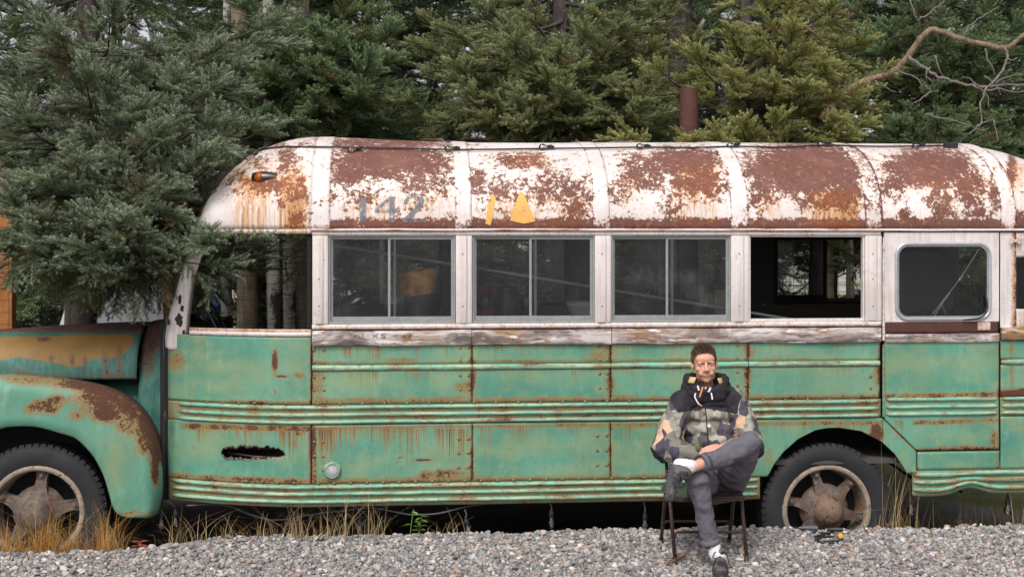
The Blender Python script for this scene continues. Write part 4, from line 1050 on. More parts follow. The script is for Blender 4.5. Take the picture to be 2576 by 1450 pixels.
# rear of the door: pillar with hinge brackets, rear window
sheet('rear_pillar', PX(2516), PX(2556), 1.415, Z_WIN1, M['cream'], x_px=False, off=.002, paint=lambda P: {'rust': .1+.5*smst(proj(P)[0].ravel(), 2534, 2556), 'strk': np.full(P[..., 0].size, .3), 'yel': np.zeros(P[..., 0].size)}, res=.01)
sheet('rear_window_header', PX(2556.5), BX1, 1.95, Z_WIN1, M['cream'], x_px=False, off=.002, paint=cream_paint(.3, .4))
sheet('rear_window_sill', PX(2556.5), BX1, 1.42, 1.56, M['cream'], x_px=False, off=.002, paint=cream_paint(.3, .4))
sheet('rear_post', BX1-.12, BX1, 1.561, 1.949, M['cream'], x_px=False, off=.002, paint=cream_paint(.3, .4))
obj('rear_pane', [(PX(2557), .03, 1.56), (BX1-.1, float(yc(BX1-.1))+.02, 1.56), (BX1-.1, float(yc(BX1-.1))+.02, 1.95), (PX(2557), .03, 1.95)], [(0, 1, 2, 3)], M['dpane'], bus)
mb = MB(); p = at(2550, 605, 0); mb.box(p.x-.03, p.x+.05, -.03, .0, p.z-.012, p.z+.012, .004); mb.tube([(p.x-.03, -.03, p.z-.02), (p.x-.03, -.03, p.z+.02)], .012, 8); mb.tube([(p.x+.03, -.03, p.z-.02), (p.x+.03, -.03, p.z+.02)], .012, 8)
o = mb.build('hinge_bracket', M['cream'], bus); attrs_const(o, None, .35, .4)
wood_plank(PX(2517), BX1-.02, 1.33, 1.425, seed=12)

from mathutils.bvhtree import BVHTree
_bv = None
def on_body(px, py, lift=0.0):
    global _bv
    if _bv is None:
        V, Fc = [], []
        for o in bus.children:
            if o.name.split('.')[0] in ('roof_panel', 'roof_strap', 'front_roof_cap', 'rear_roof_cap'):
                b = len(V); V += [v.co[:] for v in o.data.vertices]; Fc += [[b+i for i in p.vertices] for p in o.data.polygons]
        _bv = BVHTree.FromPolygons(V, Fc)
    o_ = camo.location; d = (at(px, py, 1.0)-o_).normalized(); h = _bv.ray_cast(o_, d)
    if h[0] is None:
        return None
    n = h[1] if h[1].dot(d) < 0 else -h[1]
    return h[0]+n*lift
# --- front marker lamp on the roof cap, reflector lamp on the side, stove pipe
pc = on_body(677, 446); mb = MB()
prof = [(-.135, .004), (-.125, .036), (-.07, .050), (-.02, .047), (.04, .038), (.09, .024), (.135, .004)]
P = np.array([[(pc.x+x, pc.y+.03-x*.15-math.cos(a)*h*1.25, pc.z+math.sin(a)*h) for a in np.linspace(-math.pi*.5, math.pi*.5, 12)] for x, h in prof]); mb.grid(P)
ml = mb.build('marker_lamp', M['chrome'], bus, True)
mb = MB(); P = np.array([[(pc.x+x, pc.y+.027-x*.15-math.cos(a)*h*1.35, pc.z+math.sin(a)*h) for a in np.linspace(-math.pi*.5, math.pi*.5, 12)] for x, h in ((-.118, .012), (-.108, .034), (-.08, .048), (-.058, .051), (-.053, .044))]); mb.grid(P); mb.build('marker_lens', M['amber'], ml, True)
pc2 = at(836, 1181, 0); mb = MB(); RX = Matrix.Translation((pc2.x, 0, pc2.z)) @ Matrix.Rotation(R(90), 4, 'X')
mb.lathe([(.062, -.002), (.062, .012), (.054, .024), (.046, .024), (.044, .016)], RX, 28); mb.tube([(pc2.x, 0, pc2.z+.062), (pc2.x, -.012, pc2.z+.062)], .016, 10)
sl = mb.build('side_lamp', M['rail'], bus, auto=40); attrs_const(sl, None, .15)
mb = MB(); mb.lathe([(.046, .014), (.030, .021), (.001, .024)], RX, 24); mb.build('side_lens', M['lamp_glass'], sl, True)
mb = MB()
for k in range(-4, 5): h = math.sqrt(.042**2-(k*.009)**2); mb.box(pc2.x+k*.009-.0015, pc2.x+k*.009+.0015, -.026, -.018, pc2.z-h, pc2.z+h)
mb.build('lens_rib', M['alu'], sl)
pp = at(1733, 222, 2.05); mb = MB(); rp = .5*47/F*11.5
mb.lathe([(rp, 0), (rp, pp.z-2.6), (rp*.93, pp.z-2.6), (rp*.93, pp.z-3.0)], Matrix.Translation((pp.x, 2.05, 2.6)), 24); mb.build('stovepipe', M['stove'] if 'stove' in M else M['brownrust'], bus, auto=40)
mb = MB(); rim = [(x, y) for x, y in zip(_hx, _ht)]+[(x, y) for x, y in zip(_hx[::-1], _hb[::-1])]
for i in range(len(rim)):
    (x0_, y0_), (x1_, y1_) = rim[i], rim[(i+1) % len(rim)]; xm, ym = (x0_+x1_)/2, (y0_+y1_)/2; up_ = -1 if i < len(_hx) else 1
    q = [(x0_, y0_+up_*3, 0), (x1_, y1_+up_*3, 0), (x1_, y1_-up_*_rh.uniform(0, 3), 1), (x0_, y0_-up_*_rh.uniform(0, 3), 1)]; pp_ = []
    for x_, y_, k_ in q: w_ = at(x_, y_, .12); yy = float(yc(w_.x)); w_ = at(x_, y_, yy); pp_.append(Vector((w_.x, yy-.003+(.0 if k_ == 0 else _rh.uniform(-.012, .03)), w_.z)))
    mb.add(pp_, [(0, 1, 2, 3)])
mb.build('torn_lip', M['brownrust'], bus)
# torn edge and the bar seen in the rip of the cab panel
mb = MB(); mb.tube([at(575, 1137, .20), at(640, 1147, .16), at(715, 1149, .10)], .012, 8); mb.build('inner_bar', M['chrome'], bus, True)

# --- shell and inside
mb = MB()
def skin(z0, z1, y, x0=-1.0, x1=BX1-.2): mb.box(x0, x1, y, y+.02, z0, z1)
FW = [(-.62, .40), (.60, 1.55), (1.75, 2.60), (2.75, 3.18), (3.50, 4.46)]
skin(.157, 1.47, 2.385, -.80); mb.box(3.5, 4.46, 2.386, 2.402, 1.472, 1.53); skin(2.10, 2.17, 2.385, -.80); skin(.157, 1.1, 2.385, -1.3, -.801)
xs = [-.80]+[q for w_ in FW for q in w_]+[BX1-.2]
for i in range(0, len(xs), 2): mb.box(xs[i], xs[i+1], 2.386, 2.404, 1.472, 2.098)
mb.build('far_wall', M['liner'], bus)
for k, (a, b) in enumerate(FW):
    mb = MB(); bar_frame(mb, a, b, 1.473, 2.097, .025, 2.37, 2.41); w_ = mb.build('far_window', M['dark'], bus)
    bb = b if k < 4 else 3.99; obj('far_pane', [(a+.02, 2.39, 1.49), (bb-.02, 2.39, 1.49), (bb-.02, 2.39, 2.08), (a+.02, 2.39, 2.08)], [(0, 1, 2, 3)], M['pane'], w_)
    if k == 4: q_ = MB(); q_.box(3.97, 3.995, 2.375, 2.405, 1.50, 2.07); q_.box(3.5, 3.97, 2.374, 2.406, 1.50, 1.56); q_.build('far_mullion', M['dark'], w_)
mb = MB(); mb.prism([(XF, 0), (XF, 1)], 0, 1) if False else None
_fx = list(np.linspace(-1.60, BX1-.12, 30)); _n = len(_fx)
mb.add([(x, float(yc(x))+.05, z) for z in (.40, .44) for x in _fx]+[(x, 2.4-float(yc(x))-.05, z) for z in (.40, .44) for x in _fx], [(i, i+1, 2*_n+i+1, 2*_n+i) for i in range(_n-1)]+[(_n+i, 3*_n+i, 3*_n+i+1, _n+i+1) for i in range(_n-1)]+[(i, _n+i, _n+i+1, i+1) for i in range(_n-1)]); mb.build('floor', M['liner'], bus)
mb = MB(); P = np.array([[(x, *arch_pt(t, HW-.03, RISE-.05)) for t in np.linspace(.02, math.pi-.02, 24)] for x in np.linspace(XF+.02, XRF-.05, 4)]); mb.grid(P); mb.build('ceiling_liner', M['liner'], bus)
mb = MB(); mb.box(BX1-.06, BX1-.03, .36, 2.04, .16, 2.16); mb.build('rear_wall', M['green'], bus)
sheet('inner_wall', -1.60, BX1-.1, .45, 1.36, M['dark'], x_px=False, off=-.03, paint=None, res=.1, hole=None) if False else None
mb = MB(); mb.box(-1.66, -1.42, .5, 1.9, 1.28, 1.42, .03); mb.build('dashboard', M['dark'], bus)
mb = MB(); c_ = at(532, 838, .62); Ms = Matrix.Translation((c_.x+.05, .72, 1.42)) @ Matrix.Rotation(R(62), 4, 'Y')
mb.tube([Ms @ Vector((.21*math.cos(a), .21*math.sin(a), 0)) for a in np.linspace(0, 2*math.pi, 33)], .012, 6, False)
for a in (0, 2.1, 4.2): mb.tube([Ms @ Vector((0, 0, 0)), Ms @ Vector((.2*math.cos(a), .2*math.sin(a), 0))], .008, 5)
mb.tube([Ms @ Vector((0, 0, 0)), Ms @ Vector((0, 0, -.6))], .02, 6); mb.build('steering_wheel', M['black'], bus, True)
# ------------------------------------------------------------------ trees
def needle_mat(name, old, tip, pale):
    old, tip, pale = [tuple(min(.8, v*1.18) for v in q) for q in (old, tip, pale)]
    s = SH(name); t = s.attr('tip'); a = s.attr('tint', True); b = s.attr('tint2', True)
    n = s.noise(5, detail=3)
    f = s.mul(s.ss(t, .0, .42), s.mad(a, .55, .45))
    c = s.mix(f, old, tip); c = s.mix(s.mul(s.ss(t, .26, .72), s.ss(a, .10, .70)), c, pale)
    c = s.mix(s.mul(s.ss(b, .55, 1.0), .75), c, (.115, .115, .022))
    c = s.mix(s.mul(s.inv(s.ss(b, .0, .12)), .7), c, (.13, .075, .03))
    bs = s.bsdf(c, .55, spec=.3)
    tr = s.n('ShaderNodeBsdfTranslucent'); s.put(tr.inputs[0], s.mix(.5, c, (.10, .13, .03)))
    m = s.n('ShaderNodeMixShader'); m.inputs[0].default_value = .18; s.t.links.new(bs, m.inputs[1]); s.t.links.new(tr.outputs[0], m.inputs[2])
    return s.done(m.outputs[0])
def bark_mat(name, a, b, sc=1.0):
    s = SH(name); n = s.noise(1, s.sv(s.pos(), (14*sc, 14*sc, 5*sc)), detail=8, rough=.7)
    return s.done(s.bsdf(s.mix(s.ss(n, .3, .7), a, b), .9, 0, s.bump(n, .6, .02)))
M['bark'] = bark_mat('spruce_bark', (.025, .020, .017), (.10, .08, .07))
M['palebark'] = bark_mat('pale_bark', (.16, .115, .08), (.34, .27, .20))
M['deadwood'] = bark_mat('dead_wood', (.11, .095, .085), (.26, .23, .21), 3)
M['tanwood'] = bark_mat('tan_limb_bark', (.11, .075, .05), (.32, .225, .145), 2)

def spray_mesh(seed, L=.42, dens=1.0, nw=.0033):
    """spruce frond along +X: brown stem, forward swept side twigs, each a soft brush of needles"""
    r = random.Random(seed); V = []; Fc = []; T = []; up = Vector((0, 0, 1))
    def needle(p, d, w, ln, t0, t1):
        b = len(V); m_ = p+d*ln*.5
        V.extend([p, m_+w, p+d*ln, m_-w]); Fc.append((b, b+1, b+2, b+3)); T.extend([t0, (t0+t1)*.5, t1, (t0+t1)*.5])
    def stem(p0, p1, w0, w1):
        b = len(V); d = (p1-p0).normalized(); s_ = d.cross(Vector((0, .3, 1))).normalized(); u = s_.cross(d)
        for p, w in ((p0, w0), (p1, w1)):
            for a in (0, 2.1, 4.2): V.append(p+(s_*math.cos(a)+u*math.sin(a))*w); T.append(0)
        for j in range(3): Fc.append((b+j, b+(j+1) % 3, b+3+(j+1) % 3, b+3+j))
    def twig(p0, d, ln, fresh, lift=.2, R_=.0235):
        d = d.normalized(); n = max(5, int(ln/.0042*dens))
        for i in range(n+1):
            u = i/n; p = p0+d*ln*u+up*(lift*ln*u*u); dd = (d+up*(2*lift*u)).normalized()
            sd = dd.cross(up); sd = sd.normalized() if sd.length > 1e-4 else Vector((0, 1, 0)); uv = sd.cross(dd)
            for q in range(3 if i < n else 7):
                a = r.uniform(0, 2*math.pi); sa = math.sin(a); rad = sd*math.cos(a)+uv*sa
                fw = .55+.5*u+(1.2 if i == n else 0); nd = (dd*fw+rad).normalized()
                w = nd.cross(Vector((r.uniform(-1, 1), r.uniform(-1, 1), r.uniform(-1, 1)))); w = w.normalized()*nw*.5 if w.length > 1e-5 else sd*nw*.5
                k = (.45+.55*smst(sa, -.6, .7))*(.35+.65*u)*fresh  # paler towards the tip; twig underside darkened, shade put into the value
                needle(p, nd, w, R_*r.uniform(.85, 1.25)*(1.0 if u < .8 else 1.0-.25*(u-.8)/.2), .25*k, k)
        stem(p0, p0+d*ln+up*(lift*ln), .0024, .0012)
    def axis(u): return Vector((L*u, .03*math.sin(3*u+seed), -.10*u*u+.05*u**3))
    for i in range(5): stem(axis(i/5), axis((i+1)/5), .0045*(1-i/7), .0045*(1-(i+1)/7))
    k = 0; u = .06
    while u < .93:
        sd = 1 if k % 2 else -1; ln = (.17*(1-u)**.75+.06)*r.uniform(.75, 1.25)
        d = Vector((r.uniform(.8, 1.1), sd*r.uniform(.45, .85), r.uniform(-.30, .22)))
        twig(axis(u), d, ln, r.uniform(.65, 1), r.uniform(-.05, .35)); u += .085*r.uniform(.75, 1.25); k += 1
    twig(axis(.35), axis(1)-axis(.35), L*.68, 1.0, .06, .025)
    return V, Fc, T
def make_sprays(tag_, mat, dens=1.0, n=4, nw=.0033):
    out = []
    for k in range(n):
        V, Fc, T = spray_mesh(100+k*7, .36+.03*k, dens, nw); o = source('spruce_spray', V, Fc, mat, False, {'tip': np.clip(T, 0, 1)}); out.append(o)
    return out
NM = {'blue': needle_mat('needles_blue_green', (.050, .070, .035), (.25, .325, .18), (.62, .72, .57)),
      'dark': needle_mat('needles_dark_green', (.036, .060, .027), (.20, .30, .115), (.48, .62, .38)),
      'olive': needle_mat('needles_olive', (.065, .072, .020), (.38, .40, .11), (.66, .70, .38)),
      'grey': needle_mat('needles_grey_green', (.050, .064, .026), (.30, .34, .13), (.54, .61, .37))}
SPRAYS = {k: make_sprays(k, v) for k, v in NM.items()}
SPRAYS_LITE = {'dark': make_sprays('dl', NM['dark'], .45, 3, .006)}

def spruce(name, px, Y, label, kind, seed, zlo=.8, zhi=8.0, rmax=2.6, nbr=70, r0=.16, dens=1.0, gap=0.0, faces=None, barkm='bark', lite=False, extra=None, droop=.16, zcut=None, group='spruce trees behind the bus'):
    """trunk, limbs (wood) and crown (needles)"""
    SCL = 1.8 if lite else 1.3
    r = random.Random(seed); base = at(px, HZ, Y); bx, by = base.x, Y; bz = float(gz(bx, by))
    t = thing(name, (bx, by, bz), label, 'tree', group)
    H = zhi+2.5
    tr = MB(); tp = [Vector((bx+.05*math.sin(z*.7+seed), by+.05*math.cos(z*.9+seed), z)) for z in np.linspace(bz-.1, bz+H, 14)]
    tr.tube(tp, [r0*(1.25 if i == 0 else 1)*(1-.85*i/13) for i in range(14)], 12); tr.build('trunk', M[barkm], t, True)
    lb = MB(); dead = MB(); pts = []; rots = []; scl = []; idx = []; t1 = []; t2 = []
    V3 = Vector
    def sprays(path, r_side, base_hue, young):
        """put sprays along path"""
        n = len(path)
        for i in range(1, n):
            u = i/(n-1); d = (path[i]-path[i-1]).normalized(); yaw = math.atan2(d.y, d.x); pit = -math.asin(max(-1, min(1, d.z)))
            for sd in (-1, 1):
                if r.random() < (.12 if lite else .42): continue
                a = yaw+sd*r.uniform(.45, .95)*(1.1-.5*u)
                upw = r.random() < .72; pa = pit*.6+(r.uniform(-.50, .22) if upw else r.uniform(.35, 1.15))
                pts.append(path[i-1].lerp(path[i], r.random())+V3((0, 0, r.uniform(-.01, .05) if upw else -r.uniform(.02, .16)))); rots.append((r.gauss(0, .34)+sd*.15, pa, a)); scl.append(SCL*r_side*r.uniform(.7, 1.1)*(1.05-.3*u))
                idx.append(r.randrange(99)); t1.append(min(1, max(0, base_hue+r.gauss(0, .16)+.3*(u-.4)-(.0 if upw else .55)))); t2.append(r.random()*(.85 if upw else 1))  # shade put into the tint: hanging sprays darker, bough tops lighter
            if i == n-1:
                for q in (0, r.gauss(0, .2)):
                    pts.append(path[i]-d*.12); rots.append((r.gauss(0, .4), pit-r.uniform(-.1, .4), yaw+q)); scl.append(SCL*r_side*r.uniform(.7, .95)); idx.append(r.randrange(99)); t1.append(min(1, base_hue+.3)); t2.append(r.random()*.8)
    def branch(z0, az, L, hue, drop=droop, rise=.14, thick=.026, bare=.22):
        d = V3((math.cos(az), math.sin(az), 0)); o0 = V3((bx, by, z0)); n = max(6, int(L/.20)); path = []
        wob = r.uniform(-.25, .25)
        for i in range(n+1):
            u = i/n; s_ = V3((-d.y, d.x, 0))*wob*L*.5*u*u
            path.append(o0+d*L*u+s_+V3((0, 0, -drop*L*math.sin(u*2.2)+rise*L*u**3+.015*math.sin(9*u+seed+az*5))))
        lb.tube(path, [thick*(1-.85*i/n) for i in range(n+1)], 5, False)
        main = [p for i, p in enumerate(path) if i/n >= bare]
        if len(main) > 2: sprays(main, .82 if L > 1 else .7, hue, True)
        # secondary boughs
        i = int(n*bare)+1; sd = 1
        while i < n-1:
            u = i/n; l2 = min(1.0, L*.46)*(1-u*.7)*r.uniform(.7, 1.2)
            if l2 > .16 and r.random() > gap:
                dd = (path[i+1]-path[i-1]).normalized(); a2 = math.atan2(dd.y, dd.x)+sd*r.uniform(.6, 1.05); e = V3((math.cos(a2), math.sin(a2), 0)); m = max(2, int(l2/.20)); q = []
                for j in range(m+1):
                    v = j/m; q.append(path[i]+e*l2*v+V3((0, 0, -.16*l2*v+.10*l2*v*v+r.gauss(0, .008))))
                lb.tube(q, [.009*(1-.7*j/m) for j in range(m+1)], 4, False); sprays(q, .74, hue+r.gauss(0, .1), True)
            i += 1 if r.random() < .45*dens else 2; sd = -sd
        # dead hanging twigs under the bough
        for _ in range(int(3*L)):
            i = r.randrange(1, max(2, int(n*.65))); p = path[i]; q = [p]; dv = V3((r.uniform(-.6, .6), r.uniform(-.6, .6), r.uniform(-.9, .25)))
            for _j in range(4): dv = dv*.8+V3((r.gauss(0, .3), r.gauss(0, .3), r.gauss(-.05, .3))); q.append(q[-1]+dv.normalized()*r.uniform(.05, .12))
            dead.tube(q, [.0045, .004, .0035, .003, .002], 4, False)
    for k in range(nbr):
        u = (k+.5)/nbr; z = bz+zlo+(zhi-zlo)*u
        L = rmax*(1-.80*max(0, (z-bz-zlo)/(H-zlo)))*r.uniform(.62, 1.08)
        az = k*2.39996+r.uniform(-.5, .5)
        if faces is not None:                                              # thin out the far side
            dn = -math.sin(az)
            if dn < -.25 and r.random() < faces: continue
        hue = (.45 if lite else .38)+.15*math.sin(k*1.7+seed)+r.gauss(0, .08)  # inner branches tinted darker than reaching boughs, painting shade between them
        branch(z, az, L, hue)
    for e in (extra or []):
        branch(*e[:4], **e[4])
    if lb.v: lb.build('limbs', M['bark'], t, True)['kind'] = 'stuff'
    if dead.v: dead.build('dead_twigs', M['deadwood'], t, True)['kind'] = 'stuff'
    o = obj('crown', [], [], None, t); o['kind'] = 'stuff'
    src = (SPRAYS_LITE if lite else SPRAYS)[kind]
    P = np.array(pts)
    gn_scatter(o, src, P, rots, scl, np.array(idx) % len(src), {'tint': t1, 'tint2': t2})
    return t, len(pts)
def to(az_from, px, py, Y, base):
    pass
NSPR = 0
def aim(px0, Y0, px1, py1, Y1):
    """branch settings that bring a tip to a picture position"""
    b = at(px0, HZ, Y0); e = at(px1, py1, Y1); d = e-Vector((b.x, Y0, e.z)); return e.z, math.atan2(d.y, d.x), math.hypot(d.x, d.y)
def reach(px0, Y0, px1, py1, Y1, hue=.7, **k):
    z, az, L = aim(px0, Y0, px1, py1, Y1); k.setdefault('drop', .10); k.setdefault('rise', .06); dz = -k['drop']*L*math.sin(2.2)+k['rise']*L
    return (z-dz, az, L, hue, k)
TREES = []
ex = [reach(215, 2.5, x, y, Yt, h) for x, y, Yt, h in ((505, 608, -.02, 1.0), (468, 622, -.08, .98), (390, 610, -.15, .95), (300, 200, .2, .95), (420, 300, .1, 1), (280, 350, .0, .95), (180, 400, .0, .95), (500, 230, .5, 1), (330, 480, -.2, .95), (150, 300, .2, .9), (240, 100, .4, .9), (480, 420, .2, .95), (60, 560, .0, .95), (200, 560, -.1, .95), (440, 600, .05, .95), (430, 625, .1, .9), (370, 570, .0, .9), (330, 575, -.1, .85), (400, 590, .25, .75), (250, 600, .35, .6), (120, 570, .2, .75),
      (60, 520, .3, .8), (40, 575, .1, .8), (150, 560, .0, .85), (560, 330, .7, .8), (640, 330, .9, .8), (470, 330, .4, .85), (370, 420, .0, .9), (600, 170, .9, .8), (520, 130, .8, .9), (420, 210, .4, .9), (330, 300, .3, .85), (460, 440, .5, .8), (560, 420, .7, .7), (250, 430, .2, .9), (200, 240, .4, .85), (640, 60, 1.0, .8), (350, 60, .6, .8), (40, 260, .4, .75), (60, 60, .6, .7), (90, 440, .3, .8))]
TREES.append(spruce('spruce_tree', 215, 2.5, 'blue green spruce leaning its pale tipped boughs over the hood and windshield of the bus', 'blue', 4, 2.75, 6.5, 1.9, 34, .17, extra=ex, gap=.10, faces=.4))
ex = [reach(760, 4.2, x, y, Yt, h) for x, y, Yt, h in ((850, 110, 2.6, .8), (960, 170, 2.4, .8), (900, 230, 2.6, .8), (700, 200, 2.6, .8), (1000, 90, 2.6, .6), (820, 270, 2.8, .6), (930, 300, 2.8, .5), (700, 300, 2.6, .6), (640, 110, 3.0, .7), (1020, 250, 2.8, .6), (720, 60, 3, .7), (900, 30, 3, .7), (600, 60, 2.8, .6), (640, 210, 2.8, .6), (660, 290, 2.6, .55), (700, 130, 2.7, .7), (770, 260, 2.6, .6), (810, 170, 2.6, .75), (600, 290, 2.8, .5), (560, 160, 3, .5), (620, 10, 2.8, .6), (690, 40, 2.6, .7), (780, 70, 2.6, .8), (850, 30, 2.6, .7), (960, 70, 2.6, .8), (1010, 150, 2.6, .8), (880, 190, 2.5, .9), (760, 160, 2.5, .8), (940, 240, 2.6, .7))]
TREES.append(spruce('spruce_tree', 760, 4.4, 'dark bluish spruce behind the front of the bus roof, with a bare pale trunk showing', 'dark', 9, 2.2, 7, 1.7, 26, .13, extra=ex, gap=.15, barkm='palebark', faces=.4))
ex = [reach(1420, 4.0, x, y, Yt, h) for x, y, Yt, h in ((1100, 175, 2.4, .7), (1060, 250, 2.4, .8), (1190, 205, 2.2, .8), (1300, 70, 2.2, .95), (1260, 110, 2.2, .9), (1400, 130, 2.4, .8), (1170, 245, 2.2, .9), (1250, 255, 2.1, .9), (1330, 250, 2.1, .9), (1380, 235, 2.2, .85), (1490, 80, 2.4, .75), (1560, 130, 2.5, .7), (1100, 60, 2.6, .7), (1470, 250, 2.3, .7), (1550, 270, 2.2, .7), (1620, 250, 2.1, .7), (1270, 320, 2.2, .6), (1200, 30, 2.6, .7), (1080, 110, 2.5, .8), (1150, 90, 2.4, .9), (1380, 40, 2.5, .8), (1500, 30, 2.6, .7), (1560, 60, 2.6, .8), (1620, 120, 2.5, .8), (1480, 160, 2.2, .9), (1340, 190, 2.1, 1), (1610, 190, 2.3, .9), (1700, 90, 2.6, .7), (1660, 20, 2.8, .7))]
TREES.append(spruce('spruce_tree', 1420, 4.2, 'grey green spruce behind the middle of the bus roof, its broad boughs level', 'grey', 15, 2.4, 7, 1.7, 24, .15, extra=ex, gap=.2, faces=.4))
ex = [reach(1890, 3.6, x, y, Yt, h) for x, y, Yt, h in ((1650, 170, 1.9, .9), (1800, 150, 1.8, .9), (1880, 180, 1.7, .95), (1960, 130, 1.8, .9), (2060, 210, 1.8, .9), (1990, 220, 1.9, .8), (2110, 150, 2.0, .9), (2150, 240, 2.0, .85), (2030, 60, 2.0, .8), (1600, 352, 1.5, .8), (1690, 352, 1.55, .85), (1760, 362, 1.5, .85), (1840, 345, 1.5, .85), (1900, 320, 1.6, .85), (1990, 300, 1.65, .9), (2050, 290, 1.7, .9), (1520, 345, 1.6, .7), (2100, 330, 1.8, .7), (2130, 100, 2.2, .8), (1960, 20, 2.2, .7), (2080, 20, 2.1, .8), (1880, 90, 2.0, .9), (2000, 90, 1.9, 1), (2160, 180, 2.0, .9))]
TREES.append(spruce('spruce_tree', 1890, 3.8, 'yellowish olive spruce around the rusty stovepipe, boughs resting over the roof', 'olive', 21, 2.6, 7, 1.5, 20, .11, extra=ex, gap=.2, faces=.4))
ex = [reach(2340, 4.4, x, y, Yt, h) for x, y, Yt, h in ((2250, 300, 2.3, .5), (2330, 310, 2.2, .5), (2430, 320, 2.4, .4), (2250, 70, 2.8, .5), (2400, 60, 2.6, .5), (2500, 170, 2.8, .5), (2180, 330, 2.3, .5), (2470, 40, 2.8, .5), (2300, 180, 3, .4), (2560, 300, 2.6, .5), (2200, 30, 2.8, .6), (2330, 40, 2.8, .6), (2240, 120, 2.8, .6), (2450, 110, 2.8, .5), (2560, 60, 2.8, .5), (2380, 240, 2.6, .5), (2200, 260, 2.6, .6))]
TREES.append(spruce('spruce_tree', 2340, 4.6, 'dark green spruce behind the rear of the bus, behind the bare crooked limb', 'dark', 27, 2.2, 7, 1.9, 34, .15, extra=ex, gap=.1, faces=.4))
TREES.append(spruce('spruce_tree', 2680, 4.0, 'dark spruce at the right edge behind the end of the bus', 'dark', 33, 2.0, 7, 2.3, 40, .15, gap=.1, faces=.3))
TREES.append(spruce('spruce_tree', 1722, 5.4, 'tall spruce with a thick dark trunk standing behind the stovepipe', 'dark', 39, 2.8, 8, 2.2, 26, .23, gap=.3, faces=.5))
for k, (px, Y, zl) in enumerate(((-60, 7.5, 1.2), (640, 6.6, 1.9), (1010, 6.4, 1.6), (1250, 7.4, 1.8), (1560, 8.2, 2.4), (2090, 7.2, 2.0), (2480, 8.0, 1.2), (930, 9.5, 1.0), (300, 10.5, 2.6), (1800, 10.5, 2.6), (2240, 10.0, 1.0), (700, 11.5, 1), (1400, 11, 1), (1650, 12.5, 1.5), (2620, 9.5, 1), (-420, 6.0, 1.2), (-330, 10, 1), (2900, 6.5, 1.2), (3150, 4.5, 1.2))):
    lab = ['shaded spruce far behind the hood at the left edge', 'shaded spruce right behind the front roof dome', 'shaded spruce behind the roof numerals, second row', 'shaded spruce in the second row behind the yellow roof marks', 'shaded spruce in the second row left of the stovepipe', 'shaded spruce in the second row behind the open bus window', 'shaded spruce in the second row behind the side door', 'shaded spruce in the back row behind the front bus windows', 'shaded spruce in the back row far behind the left spruce', 'shaded spruce in the back row right of the stovepipe', 'shaded spruce in the back row behind the wheel arch', 'shaded spruce in the back row behind the cab window', 'shaded spruce in the back row behind the second bus window', 'shaded spruce in the back row behind the seated man', 'shaded spruce in the back row at the right edge', 'spruce beyond the left edge of the view, near row', 'spruce beyond the left edge of the view, back row', 'spruce beyond the right edge of the view, back row', 'spruce beyond the right edge of the view, near row'][k]
    TREES.append(spruce('spruce_tree', px, Y, lab, 'dark', 50+k, (zl*.45 if px not in (2090, 2480, 640, 700) else 2.5), 8, 2.5, 76, .15, gap=.35, faces=.5, lite=True))
print('sprays', sum(n for t, n in TREES), 'tris/spray', [len(s_.data.polygons)*3 for s_ in SPRAYS["blue"]])
